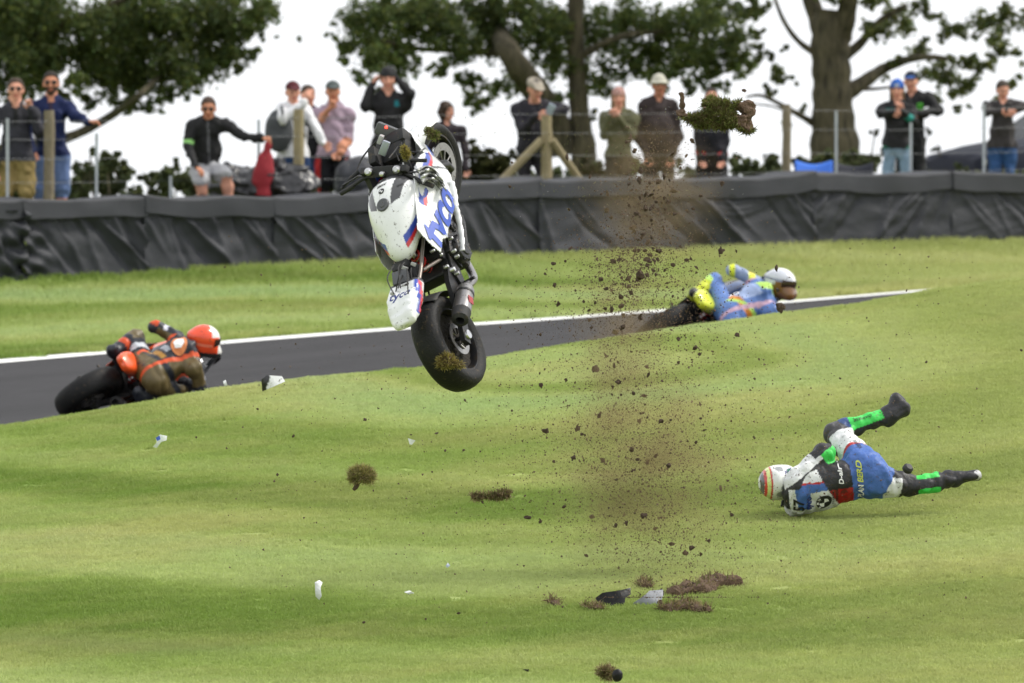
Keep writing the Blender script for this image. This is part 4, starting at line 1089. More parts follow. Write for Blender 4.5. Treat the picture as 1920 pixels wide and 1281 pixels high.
    if not crashed:
        o = MB().box((.44, 0, .775), (.34, .22, .05), np.array(Matrix.Rotation(math.radians(6), 3, 'Y')), .02).build('seat', m_matt, root, True)
    # fairing sides
    poly_r = [(.55, .83), (.46, .73), (.43, .66), (.56, .62), (.62, .55), (.78, .50), (.92, .44), (1.08, .41), (1.20, .41), (1.34, .46), (1.40, .55), (1.30, .60), (1.24, .70), (1.14, .79), (1.0, .82), (.8, .83)] if crashed else FAIR_FULL
    pols = {-1: poly_r, 1: ([(.60, .78), (.55, .60), (.70, .40), (.95, .30), (1.15, .40), (1.34, .50), (1.36, .62), (1.18, .76), (1.0, .80)] if crashed else FAIR_FULL)}
    for sy in (-1, 1):
        o, pv, pf = panel('side_fairing', pols[sy], lambda x, z, s=sy: s * side_y(x, z), .008 if crashed else .012, m_paint, root, lambda x, y, z: liv('side', x, y, z), side=sy, ragged=.006 if crashed else 0, seed=3 + sy)
        if lettering and sy == -1:
            bv = bvh_of(pv, pf)
            for (txt, o_, ud, size, col) in lettering:
                ud = nrm([ud[0], 0, ud[1]]); vd = np.array([-ud[2], 0, ud[0]])
                vf = text_tris(txt, .25, .030); 
                decal('lettering', vf, V([o_[0], 0, o_[1]]) + [0, -.3, 0], ud * size, vd * size, (0, -1, 0), bv, .007, mat('lettering_' + col, {'blue': (.016, .062, .40), 'black': (.012, .012, .012), 'white': (.8, .8, .8)}[col], .35), o, .4)
    # nose
    nose_r = [(1.26, .53), (1.26, .67), (1.34, .72), (1.46, .70), (1.52, .60), (1.48, .52), (1.36, .50)] if crashed else [(1.20, .84), (1.22, 1.0), (1.38, .95), (1.58, .76), (1.60, .66), (1.50, .58), (1.30, .52)]
    ny = lambda x, z: .185 - .55 * np.clip(x - 1.27, 0, 1) ** 1.25 - .25 * np.clip(z - .72, 0, 1)
    for sy in (-1, 1):
        pl = nose_r if sy < 0 or not crashed else [(1.28, .56), (1.27, .66), (1.34, .70), (1.42, .66), (1.42, .58)]
        panel('nose_cowl', pl, lambda x, z, s=sy: s * np.clip(ny(x, z), .01, .3), .01, m_paint, root, lambda x, y, z: liv('nose', x, y, z), side=sy, ragged=.005 if crashed else 0, seed=9)
    if not crashed:
        wv = [(1.24 + .28 * a_, .16 * q * (1 - .4 * a_), .98 + .10 * (1 - a_) - .14 * a_ - .07 * q * q) for a_ in np.linspace(0, 1, 10) for q in np.linspace(-1, 1, 11)]
        o = mkobj('windscreen', wv, grid_faces(10, 11), mat('smoked_screen', (.05, .05, .055), .08), root)
        MB().box((1.30, 0, .93), (.03, .16, .08), None, .01).build('dash', m_matt, root)
    return root, tank, bt, tail, btl

# ------------------------------------------------------------------ the crashed motorcycle in the air
IM_F, IM_U = np.array([-.097, .803, -.586]), np.array([-.717, .364, .594])
IM_F = nrm(IM_F); IM_U = nrm(IM_U - IM_F * (IM_U @ IM_F))
IM_R = np.cross(IM_F, IM_U); _ra = math.radians(11)
IM_U = nrm(math.cos(_ra) * IM_U + math.sin(_ra) * np.array([0, 0, 0]) - math.sin(_ra) * (-IM_R) * 1.0)
def im2w(v): return np.array([v[0], -v[2], v[1]])        # picture right / up / towards us -> world
WF, WU = im2w(IM_F), im2w(IM_U); WL = np.cross(WU, WF)
B_D = 53.8
B_org = P(841, 645, B_D) - WU * .325
M_hero = Matrix(((WF[0], WL[0], WU[0], B_org[0]), (WF[1], WL[1], WU[1], B_org[1]), (WF[2], WL[2], WU[2], B_org[2]), (0, 0, 0, 1)))
M_hero_np = np.array(M_hero); M_hero_inv = np.linalg.inv(M_hero_np)
def toloc(w): return (M_hero_inv @ np.append(w, 1))[:3]
def BL(px, py, y):
    """bike-local point seen at (px, py) whose sideways offset is y"""
    a, b = toloc(P(px, py, B_D - 2)), toloc(P(px, py, B_D + 2))
    t_ = (y - a[1]) / (b[1] - a[1]); return a + (b - a) * t_
def dirloc(im): return M_hero_inv[:3, :3] @ im2w(im)
def band(x, z, a, b):
    d = nrm(np.array(b) - np.array(a)); n = np.array([-d[1], d[0]])
    return (x - a[0]) * n[0] + (z - a[1]) * n[1], (x - a[0]) * d[0] + (z - a[1]) * d[1], np.linalg.norm(np.array(b) - np.array(a))
def liv_hero(part, x, y, z):
    c = np.tile(WHITE, (len(x), 1))
    if part == 'tank':
        ay = np.abs(y)
        dk = (ay > .055 + .2 * np.clip(x - .80, 0, 1)) & (ay < .115 + .25 * np.clip(x - .80, 0, 1)) & (x > .765 + .6 * (ay - .05)) & (z > .77)
        dk |= (x > .985) & (ay < .13)
        c[dk] = [.055, .055, .06]
        s, t_, L = band(x, z, (.47, .830), (.82, .735))
        on = (t_ > 0) & (t_ < L + .1) & (ay > .07)
        c[on & (s > 0) & (s < .036)] = BLUE; c[on & (s <= 0) & (s > -.026)] = RED
    elif part == 'side':
        for (a, b) in (((.78, .765), (1.04, .735)), ((1.02, .738), (1.34, .60))):
            s, t_, L = band(x, z, a, b); on = (t_ > 0) & (t_ < L)
            c[on & (s > -.005) & (s < .035)] = BLUE; c[on & (s <= -.005) & (s > -.032)] = RED
        gap = np.abs((x - 1.16) - (.60 - z) * .55) < .010
        c[gap & (z < .72)] = BLACK
        g2 = np.abs((x - .985) - (z - .60) * .35) < .006
        c[g2 & (z > .50)] = BLACK
    elif part == 'tail':
        ay = np.abs(y); 
        s = z - (.80 + .25 * (-x) * .0)
        sd_ = ay > .085
        c[sd_ & (z > .785) & (z < .815)] = BLUE; c[sd_ & (z <= .785) & (z > .752)] = RED
        c[x > .22] = BLACK
    elif part == 'nose':
        c[(z < .545)] = BLUE
    return c
hero, tank, bt, tail, btl = motorbike(M_hero, 'white and blue superbike tumbling nose-up through the air', liv_hero, True, m_bikepaint, -20.0,
    [('tyco', (.455, .640), (.92, -.40), .325, 'blue')])
# roundel and lettering on tank and tail
def roundel(parent, bvh, o, u, v, n, r, off):
    mk, mw, mb_ = mat('emblem_black', (.012, .012, .014), .4), mat('emblem_white', (.78, .78, .78), .4), mat('emblem_blue', (.02, .10, .42), .4)
    decal('emblem', poly_tris(circle_poly(r, 36), r * .4), o, u, v, n, bvh, off, mk, parent)
    for i in range(4):
        a0 = i * math.pi / 2 + math.pi / 4 * 0
        pl = [(0, 0)] + [(r * .60 * math.cos(a0 + math.pi / 2 * k / 8), r * .60 * math.sin(a0 + math.pi / 2 * k / 8)) for k in range(9)]
        decal('emblem_quarter', poly_tris(pl, r * .4), o, u, v, n, bvh, off * 1.8, mw if i % 2 else mk, parent)
    return mw
roundel(tank, bt, (.895, 0, .93), (0, -1, 0), (1, 0, 0), (-.1, 0, 1), .022, .003)
m_txtk = mat('lettering_black', (.012, .012, .012), .4); m_txtb = mat('lettering_navy', (.015, .03, .18), .4)
def text_on(parent, bvh, txt, o, u, v, n, size, m, off=.003, shear=.2, bold=.02, center=True, start=.25):
    vf = text_tris(txt, shear, bold)
    if center: vf[0][:, 0] -= vf[0][:, 0].max() / 2
    u, v = V(u), V(v)
    return decal('lettering', vf, o, u * size, v * size, n, bvh, off, m, parent, start)
text_on(tail, btl, 'tyco', (.075, 0, .90), (0, -1, 0), (1, 0, 0), (-.25, 0, 1), .085, m_txtb, .006, .2, .02)
text_on(tank, bt, 'tyco', (.90, -.115, .88), (.35, -.9, 0), (.9, .35, 0), (0, -.5, 1), .030, m_txtk)
text_on(tank, bt, 'BMW', (.935, 0, .90), (0, -1, 0), (1, 0, 0), (0, 0, 1), .03, m_txtk)

# loose and exposed pieces of the crashed bike
dash = MB()
ax, ay_, az = dirloc((.93, -.38, .1)), dirloc((.36, .90, .25)), None
ax = nrm(ax); ay_ = nrm(ay_ - ax * (ax @ ay_)); az = np.cross(ax, ay_)
Rd = np.stack([ax, ay_, az], 1)
dc = BL(732, 249, -.02)
do = MB().box(dc, (.205, .085, .05), Rd, .018).build('dash', m_grey, hero, True)
for dx in (-.035, .062):
    MB().lathe([(0, .010), (.006, .009), (.009, .004), (.009, -.004)], dc + Rd @ [dx, .03 if dx < 0 else .012, .027], az, 12).build('warning_lamp', m_led, do, True)
ic = MB().box(BL(735, 283, 0), (.20, .21, .08), None, .03).box(BL(745, 262, -.05), (.10, .16, .10), None, .03).box(BL(704, 296, .08), (.14, .06, .10), None, .02).box(BL(764, 268, -.10), (.16, .05, .13), None, .02)
ic.build('inner_cowl', m_matt, hero, True)
MB().box(BL(730, 285, -.02) + [0, 0, .055], (.05, .10, .03), Rd, .006).build('bracket', mat('pale_bracket', (.32, .35, .42), .4, .5, dirt=.2), hero, True)
MB().box(BL(722, 268, .02) + [0, 0, .05], (.03, .06, .05), Rd, .006).build('connector', mat('pale_connector', (.4, .4, .4), .4, dirt=.2), hero, True)
for k in range(9):
    q0, q1 = BL(rnd.uniform(700, 770), rnd.uniform(255, 285), rnd.uniform(-.1, .1)) + [0, 0, .05], BL(rnd.uniform(690, 775), rnd.uniform(285, 330), rnd.uniform(-.12, .12)) + [0, 0, .03]
    md_ = (q0 + q1) / 2 + V([rnd.uniform(-.03, .03), rnd.uniform(-.05, .05), rnd.uniform(.02, .06)])
    MB().tube(smooth_path([q0, md_, q1], 6), .005, 6).build('cable', m_matt, hero, True)
MB().tube(smooth_path([BL(712, 258, .1), BL(690, 282, .2), BL(676, 302, .25), BL(668, 322, .28)], 6), .006, 6).build('cable', m_frame, hero, True)
MB().tube(smooth_path([BL(770, 285, -.15), BL(785, 285, -.2), BL(797, 278, -.22)], 6), .006, 6).build('cable', m_frame, hero, True)
MB().tube([BL(755, 301, -.12), BL(800, 301, -.27)], .013, 10).build('lever_guard', m_matt, hero, True)
MB().tube([BL(672, 322, .24), BL(656, 336, .30), BL(640, 354, .36)], [.016, .013, .010], 10).build('lever_guard', m_matt, hero, True)
# torn silver fairing lining hanging by the front wheel, and the long white belly edge
sv = []
for i in range(26):
    for j in range(14):
        x, y = 782 + 46 * i / 25 + 10 * (j / 13), 318 + 16 * i / 25 + 26 * (j / 13) ** 1.2 - 14 * math.sin(i / 25 * 3.1)
        sv.append(BL(x, y, -.27 - .03 * math.sin(i * .5 + j * .7) - .02 * math.sin(j * 1.7)))
sv = np.array(sv)
bf, btri, _l = None, None, None
m_foil = mat('torn_foil', (.50, .51, .50), .35, .7, var=.4, vscale=16, dirt=.35)
o = mkobj('torn_lining', sv, grid_faces(26, 14), m_foil, hero); s_ = o.modifiers.new('t', 'SOLIDIFY'); s_.thickness = .004
edge = [(846, 340), (852, 362), (855, 385), (860, 405), (866, 440), (868, 470)]
ev = []
for i, p in enumerate(smooth_path([BL(x, y, -.25) for x, y in edge], 8)):
    w = .015 * (1 - .75 * i / 40) + .004 * math.sin(i * 1.3)
    ev += [p + V([.0, -.012, -w]), p + V([0, .0, 0]), p + V([0, .02, w * .8])]
o = mkobj('belly_pan_edge', ev, grid_faces(len(ev) // 3, 3), m_bikepaint, hero, True, np.tile(WHITE, (len(ev), 1))); s_ = o.modifiers.new('t', 'SOLIDIFY'); s_.thickness = .005
# bare electronics where the seat was
MB().box(BL(752, 523, .02), (.10, .105, .055), np.array(Matrix.Rotation(.3, 3, 'X')), .008).build('control_unit', m_grey, hero, True)
MB().box(BL(760, 548, -.01), (.09, .10, .05), None, .01).box(BL(776, 512, -.03), (.12, .08, .06), None, .01).box(BL(752, 500, .03), (.06, .12, .05), None, .01).build('battery_tray', m_matt, hero, True)
for (x, y, q, s) in ((772, 537, -.05, .02), (765, 508, -.02, .025), (742, 556, .05, .02), (781, 500, -.07, .022), (763, 540, -.02, .014)):
    MB().box(BL(x, y, q) + [0, 0, .035], (s * 1.6, s, s * .5), Rd, .003).build('connector', mat('pale_connector', (.4, .4, .4), .4, dirt=.2), hero, True)
for k in range(10):
    q0, q1 = BL(rnd.uniform(742, 790), rnd.uniform(495, 512), rnd.uniform(-.1, .08)) + [0, 0, .03], BL(rnd.uniform(742, 790), rnd.uniform(530, 560), rnd.uniform(-.1, .08)) + [0, 0, .02]
    MB().tube(smooth_path([q0, (q0 + q1) / 2 + V([rnd.uniform(-.03, .03), rnd.uniform(-.05, .05), .04]), q1], 5), .0045, 6).build('cable', m_matt, hero, True)
for (x, y, q, r) in ((846, 447, -.22, .012), (852, 470, -.22, .014), (858, 480, -.2, .016), (838, 500, -.16, .015), (850, 505, -.2, .02), (858, 512, -.2, .014), (812, 470, -.14, .012), (827, 478, -.14, .014)):
    MB().lathe([(0, .015), (r * .7, .012), (r, 0), (r, -.02)], BL(x, y, q), (0, -1, 0), 12).build('bolt', m_alu, hero, True)
# ------------------------------------------------------------------ people
m_cloth = vmat('clothing_and_skin', 0.75, var=.12, vscale=30, bump=.12, bscale=90, spec=.25)
m_leather = vmat('race_leathers', 0.42, var=.10, vscale=20, bump=.08, bscale=70, spec=.4)
m_leather_dirty = vmat('scuffed_race_leathers', 0.5, var=.22, vscale=9, bump=.55, bscale=26, spec=.4, dirt=.20)
m_helmet = vmat('helmet_shell', 0.25, var=.10, coat=.4, dirt=.10)
m_hair = vmat('hair', 0.7, var=.3, vscale=60, bump=.6, bscale=130, spec=.3)
m_felt = vmat('hat_cloth', 0.85, var=.15, bump=.2, bscale=120)
m_lens = mat('dark_lens', (.008, .008, .009), .1)
m_visor = mat('tinted_visor', (.035, .018, .010), .08, spec=.6)
SK = np.array(srgb(205, 150, 128)); SK2 = np.array(srgb(190, 132, 105))

def frame(f, up):
    f = nrm(f); u = nrm(V(up) - f * (V(up) @ f)); r = np.cross(u, f)     # r: to the picture's right for someone who faces us
    return np.stack([r, f, u], 1)                                       # columns: right, forward, up
class Acc:
    def __init__(s): s.v, s.f, s.c, s.n = [], [], [], 0
    def add(s, v, f, c):
        s.v.append(v); s.f.append(f + s.n); s.c.append(np.broadcast_to(c, (len(v), 3))); s.n += len(v)
def head_mesh(acc, c, Fr, skin, hair, beard=None, q=1.0, bald=False, sight=True):
    pr = [prim_ell((0, -.012, .028), (.076, .097, .090), k=.03), prim_ell((0, .022, -.045), (.058, .070, .072), k=.04), prim_ell((0, .066, -.098), (.026, .022, .020), k=.03),
          prim_cone((0, .088, .012), (0, .113, -.026), .007, .014, k=.015), prim_ell((.078, -.008, -.012), (.010, .020, .030), k=.01), prim_ell((-.078, -.008, -.012), (.010, .020, .030), k=.01),
          prim_ell((0, .082, .028), (.045, .012, .010), k=.02), prim_ell((0, .086, -.064), (.024, .009, .010), k=.012), prim_ell((.042, .062, -.025), (.022, .02, .018), k=.02), prim_ell((-.042, .062, -.025), (.022, .02, .018), k=.02)]
    v, f, _ = sdf_mesh(pr, .0075)
    x, y, z = v[:, 0], v[:, 1], v[:, 2]
    k = np.tile(skin, (len(v), 1))
    k[(z < -.05) & (z > -.078) & (np.abs(x) < .026) & (y > .07)] = skin * [.72, .5, .5]
    for sx in (-1, 1):
        k[((x - sx * .032) ** 2 + ((z - .004) * 1.6) ** 2 < .0155 ** 2) & (y > .05)] = skin * .22
        k[(np.abs(x - sx * .034) < .024) & (np.abs(z - .030) < .0065) & (y > .05)] = np.minimum(np.array(hair) * 1.0, skin * .6)
    if not bald:
        hl = (z > .072) | ((y < .015) & (z > -.01 - .8 * np.clip(.0 - y, 0, 1))) & ~((np.abs(x) > .068) & (np.abs(z + .012) < .03) & (np.abs(y + .008) < .022))
        k[hl] = hair
    if beard is not None:
        k[(z < -.032) & (y > -.01) & ~((z > -.075) & (z < -.052) & (np.abs(x) < .022)) & ~((z > -.045) & (np.abs(x) < .012))] = beard
    acc.add((v * q) @ Fr.T + c, f, k)
def hand_mesh(acc, w, d, n, col, curl=.5, side=1, q=1.0):
    d = nrm(d); n = nrm(V(n) - d * (V(n) @ d)); s = np.cross(n, d) * side
    L = lambda a, b, c: V(w) + q * (d * a + s * b + n * c)
    pr = [prim_cone(L(-.01, 0, 0), L(.075, 0, 0), .027 * q, .036 * q, k=.01, flat=(n, .5))]
    for i, (b, ln) in enumerate(((-.029, .066), (-.010, .078), (.010, .074), (.028, .056))):
        a1, a2 = curl * .9, curl * 2.0
        p0 = L(.078, b, 0); p1 = p0 + q * ln * .5 * (d * math.cos(a1) + n * math.sin(a1)); p2 = p1 + q * ln * .5 * (d * math.cos(a2) + n * math.sin(a2))
        pr += [prim_cone(p0, p1, .0095 * q, .0088 * q, k=.004), prim_cone(p1, p2, .0088 * q, .0072 * q, k=.004)]
    t0, t1 = L(.022, -.030, .004), L(.058, -.056, .018); t2 = t1 + q * .034 * nrm(d * 1.0 + n * curl * 1.2 - s * .05)
    pr += [prim_cone(t0, t1, .014 * q, .0105 * q, k=.008), prim_cone(t1, t2, .0105 * q, .008 * q, k=.004)]
    v, f, _ = sdf_mesh(pr, .0055); acc.add(v, f, col)

def human_body(J, fwd, q, cols, fat=1.0, sleeves=True, shorts=False, h=.0135, fold=.006, seed=1, cfun=None, suit=1.0, neck=True, hump=None, boots=False, extra=None, hem=None, jacket=False):
    """continuous body from its joints; cols: colour by zone"""
    lat = nrm(J['sr'] - J['sl']); up = nrm(J['neck'] - J['pel']); fw = nrm(np.cross(lat, up)); fw = fw if fw @ V(fwd) > 0 else -fw
    mid = J['pel'] + (J['neck'] - J['pel']) * .36; ch = J['pel'] + (J['neck'] - J['pel']) * .72
    R = lambda r: r * q * suit
    pr = [prim_cone(J['pel'] - lat * R(.055), J['pel'] + lat * R(.055), R(.100), R(.100), 'pelvis', .06, (fw, .92)),
          prim_cone(mid, ch, R(.140 * fat), R(.142), 'torso', .06, (fw, .76 + .2 * (fat - 1))),
          prim_cone(J['pel'] + up * R(.03), mid, R(.132 * fat), R(.140 * fat), 'waist', .06, (fw, .82 + .2 * (fat - 1))),
          prim_cone(J['sl'] - up * R(.035), J['sr'] - up * R(.035), R(.066), R(.066), 'torso', .06),
          prim_cone((J['sl'] + J['neck']) / 2, (J['sr'] + J['neck']) / 2, R(.055), R(.055), 'torso', .06)]
    if neck: pr.append(prim_cone(J['neck'] - up * R(.02), J['head'] - up * .05 * q, .060 * q, .054 * q, 'neck', .03))
    if hump is not None: pr.append(prim_ell(J['neck'] - up * .10 - fw * .10, (.085, .06, .13), np.stack([lat, fw, up], 1), 'torso', .06))
    for s in ('l', 'r'):
        pr += [prim_cone(J['s' + s], J['e' + s], R(.063), R(.054), 'uarm' + s, .03), prim_cone(J['e' + s], J['w' + s], R(.052), R(.040), 'farm' + s, .025)]
        pr += [prim_cone(J['h' + s], J['k' + s], R(.094), R(.064), 'thigh' + s, .05), prim_cone(J['k' + s], J['a' + s], R(.060), R(.043), 'shin' + s, .03)]
        m_ = J['k' + s] + (J['a' + s] - J['k' + s]) * .3; bk = -fw * R(.014)
        pr.append(prim_ell(m_ + bk, (R(.058), R(.058), R(.058)), None, 'shin' + s, .05))
        if shorts:
            e = J['h' + s] + (J['k' + s] - J['h' + s]) * .80
            pr.append(prim_cone(J['h' + s], e, R(.108), R(.098), 'short' + s, .03, None, -.004))
        heel = J['a' + s] - nrm(J['t' + s] - J['a' + s]) * .05 * q
        pr += [prim_cone(heel, J['t' + s], R(.046), R(.036), 'foot' + s, .03)]
        if boots: pr.append(prim_cone(J['a' + s], J['a' + s] + (J['k' + s] - J['a' + s]) * .45, R(.054), R(.060), 'boot' + s, .03, None, -.004))
    if jacket:      # hem band, turned collar, hanging front edges
        pr += [prim_cone(J['pel'] + up * R(.005) - lat * R(.035), J['pel'] + up * R(.005) + lat * R(.035), R(.130 * fat), R(.130 * fat), 'torso', .025, (fw, .86)),
               prim_cone(J['neck'] + up * .012 - lat * .03 - fw * .01, J['neck'] + up * .012 + lat * .03 - fw * .01, .062 * q, .062 * q, 'torso', .02)]
    if extra: pr += extra(J, lat, up, fw, R)
    dp = (lambda p: fold * wav(p, seed, 3, 17.0) + fold * .7 * (1 - 2 * np.abs(wav(p * [1.5, 1.5, .9], seed + 7, 2, 24.0)))) if fold > 0 else None
    v, f, own = sdf_mesh(pr, h, dp)
    tags = np.array([p['tag'] for p in pr])[own]
    k = np.zeros((len(v), 3))
    def look(tg):
        for key in (tg, tg.rstrip('lr') if tg[:-1] in ('uarm', 'farm', 'thigh', 'shin', 'short', 'foot', 'boot') else tg):
            if key in cols: return cols[key]
        return {'neck': cols.get('skin', SK), 'waist': cols['torso'], 'uarm': cols['torso'], 'farm': cols['torso'], 'thigh': cols['pelvis'], 'shin': cols['pelvis'], 'short': cols['pelvis'], 'foot': BLACK * 2, 'boot': BLACK}[tg if tg in ('neck', 'waist') else tg[:-1]]
    for tg in np.unique(tags): k[tags == tg] = look(tg)
    if hem is not None:
        hz = (v - J['pel']) @ up; mm = np.isin(tags, ['waist', 'torso', 'pelvis'] + ([] if hem > 0 else ['thighl', 'thighr', 'shortl', 'shortr']))
        k[mm & (hz > hem)] = cols['torso']; k[mm & (hz <= hem)] = cols['pelvis']
    if cfun is not None: k = cfun(v, tags, k, lat, up, fw, J)
    return v, f, k, (lat, up, fw)

def stand(px, top, D, face=(0, -1, 0), W=None, lean=(0, 0), H=None, tilt=0):
    """joints of someone upright whose head top is seen at (px, top); feet on the ground"""
    a = P(px, top, D); z0 = zg(a[0], a[1]); H0 = a[2] - z0; H = H or H0
    fx = nrm(V(face) * [1, 1, 0]); r = np.cross([0, 0, 1], fx); q = H0 / 1.78
    o = V([a[0], a[1], z0])
    def pt(x, z, y=0): return o + r * x * H0 + fx * y + [0, 0, z * H0] + r * lean[0] * (z - .5) + fx * lean[1] * (z - .5)
    J = dict(head=pt(0, .932), neck=pt(0, .832), pel=pt(0, .535), sl=pt(-.108, .795), sr=pt(.108, .795), hl=pt(-.052, .505), hr=pt(.052, .505), kl=pt(-.060, .28, .02), kr=pt(.060, .28, .02), al=pt(-.062, .045, -.02), ar=pt(.062, .045, -.02), tl=pt(-.075, .018, .15), tr=pt(.075, .018, .15),
             el=pt(-.145, .615, -.02), er=pt(.145, .615, -.02), wl=pt(-.150, .475, .05), wr=pt(.150, .475, .05))
    return J, q, o, H0
def build_person(name, label, J, q, o, body_args, skin, hair, headface=None, hat=None, glasses=False, beard=None, hands=('l', 'r'), hand_opts=None, group='spectators along the fence', cat='person', headup=(0, 0, 1), hstyle='short', matl=None, hand_col=None, headq=1.0):
    fwd = body_args.pop('fwd')
    v, f, k, (lat, up, fw) = human_body(J, fwd, q, **body_args)
    acc = Acc(); acc.add(v, f, k)
    Fr = frame(headface if headface is not None else fw, headup)
    qq = q * 1.03 * headq
    if hat != 'helmet': head_mesh(acc, J['head'], Fr, skin, hair, beard, qq, hstyle == 'none')
    for s in hands:
        ho = (hand_opts or {}).get(s, {})
        d = J['w' + s] - J['e' + s]
        if 'dir' in ho: d = V(ho['dir'])
        hand_mesh(acc, J['w' + s], d, ho.get('n', (0, -1, 0)), hand_col if hand_col is not None else skin, ho.get('curl', .5), 1 if s == 'l' else -1, q)
    root = empty(name, o, label, cat, group)
    body = mkobj('body', np.concatenate(acc.v) - o, np.concatenate(acc.f), matl or m_cloth, root, True, np.concatenate(acc.c))
    hc = J['head'] - o
    def hm(nm, pr, col, m, hh=.008, disp=None, cut=None):
        v, f, own = sdf_mesh(pr, hh, disp, cut)
        c = np.tile(V(col), (len(v), 1)) if not callable(col) else col(v, own)
        return mkobj(nm, (v * qq) @ Fr.T + hc, f, m, root, True, c)
    if hat == 'cap' or (isinstance(hat, dict) and hat['k'] == 'cap'):
        c = hat['c']; bc = hat.get('b', c)
        hm('cap', [prim_ell((0, -.012, .034), (.086, .107, .092), k=.01), prim_ell((0, .125, .052), (.068, .065, .008), np.array(Matrix.Rotation(-.18, 3, 'X')), k=.008)], lambda v, own: np.where((own == 1)[:, None], V(bc), V(c)), m_felt, .007, None, lambda p: (.038 - p[..., 2]) * .9)
    elif isinstance(hat, dict) and hat['k'] == 'flat':
        hm('cap', [prim_ell((0, -.012, .052), (.092, .118, .062), np.array(Matrix.Rotation(-.2, 3, 'X')), k=.02), prim_ell((0, .10, .048), (.07, .055, .010), np.array(Matrix.Rotation(-.3, 3, 'X')), k=.02)], hat['c'], m_felt, .007, lambda p: .004 * wav(p, 3, 3, 40), lambda p: (.020 - p[..., 2]))
    elif isinstance(hat, dict) and hat['k'] == 'beanie':
        c = hat['c']
        hm('beanie', [prim_ell((0, -.014, .038), (.089, .110, .105), k=.01)], lambda v, own: np.where(((np.abs(v[:, 0]) < .03) & (v[:, 1] > .05) & (v[:, 2] > .045) & (v[:, 2] < .085))[:, None], V(hat.get('b', c)), V(c)), m_felt, .008, lambda p: .003 * wav(p, 2, 2, 60), lambda p: (.030 - p[..., 2] - .25 * p[..., 1] * .0))
    elif isinstance(hat, dict) and hat['k'] == 'brim':
        hm('brimmed_hat', [prim_ell((0, -.012, .045), (.090, .108, .100), k=.02), prim_ell((0, -.005, .032), (.135, .150, .012), k=.03)], hat['c'], m_felt, .008, lambda p: .003 * wav(p, 4, 3, 40), lambda p: (.014 - p[..., 2]))
    if hstyle == 'short' and not hat:
        hm('hair', [prim_ell((0, -.018, .034), (.084, .102, .093), k=.01)], hair, m_hair, .008, lambda p: .006 * wav(p, 5, 3, 60), lambda p: .018 + .78 * p[..., 1] - p[..., 2])
    elif hstyle == 'curly':
        hm('hair', [prim_ell((0, -.02, .03), (.105, .115, .110), k=.01), prim_ell((.06, -.02, -.04), (.055, .06, .07), k=.03), prim_ell((-.06, -.02, -.04), (.055, .06, .07), k=.03), prim_ell((0, -.06, -.05), (.08, .05, .09), k=.03)], hair, m_hair, .008, lambda p: .016 * wav(p, 8, 3, 60), lambda p: np.where((np.abs(p[..., 0]) < .055) & (p[..., 2] < .055), p[..., 1] - .04, -1))
    elif hstyle == 'long':
        hm('hair', [prim_ell((0, -.02, .03), (.088, .104, .098), k=.01), prim_cone((.06, -.03, .0), (.065, -.02, -.16), .035, .025, k=.03), prim_cone((-.06, -.03, .0), (-.065, -.02, -.16), .035, .025, k=.03)], hair, m_hair, .008, lambda p: .006 * wav(p, 8, 3, 50), lambda p: np.where((np.abs(p[..., 0]) < .058) & (p[..., 2] < .060), p[..., 1] - .03, -1))
    if glasses:
        hm('sunglasses', [prim_ell((.034, .092, .006), (.027, .010, .019), k=.002), prim_ell((-.034, .092, .006), (.027, .010, .019), k=.002), prim_cone((-.02, .098, .012), (.02, .098, .012), .004, .004, k=.004), prim_cone((.06, .08, .010), (.079, .0, .008), .004, .004, k=.004), prim_cone((-.06, .08, .010), (-.079, .0, .008), .004, .004, k=.004)], (.01, .01, .01), m_lens, .005)
    return root, body, Fr, (lat, up, fw), (np.concatenate(acc.v) - o, np.concatenate(acc.f))
def setj(J, D, **kw):
    for n, (px, py, dd) in kw.items(): J[n] = P(px, py, D + dd)
    return J
GR = lambda r, g, b: np.array(srgb(r, g, b)) * .62
def spectator(label, px, top, D, cols, skin=SK, hair=(.03, .02, .014), joints=None, face=(0, -1, 0), lean=(0, 0), name='person', jacket=True, fat=1.0, shorts=False, seed=1, cfun=None, extra=None, **kw):
    J, q, o, H0 = stand(px, top, D, face, lean=lean)
    if joints: setj(J, D, **joints)
    args = dict(fwd=face, cols=dict(cols, skin=skin), fat=fat, shorts=shorts, seed=seed, cfun=cfun, suit=1.04, extra=extra, hem=-.05, fold=.012, jacket=jacket)
    return build_person(name, label, J, q, o, args, skin, V(hair), **kw), J, q, o, H0

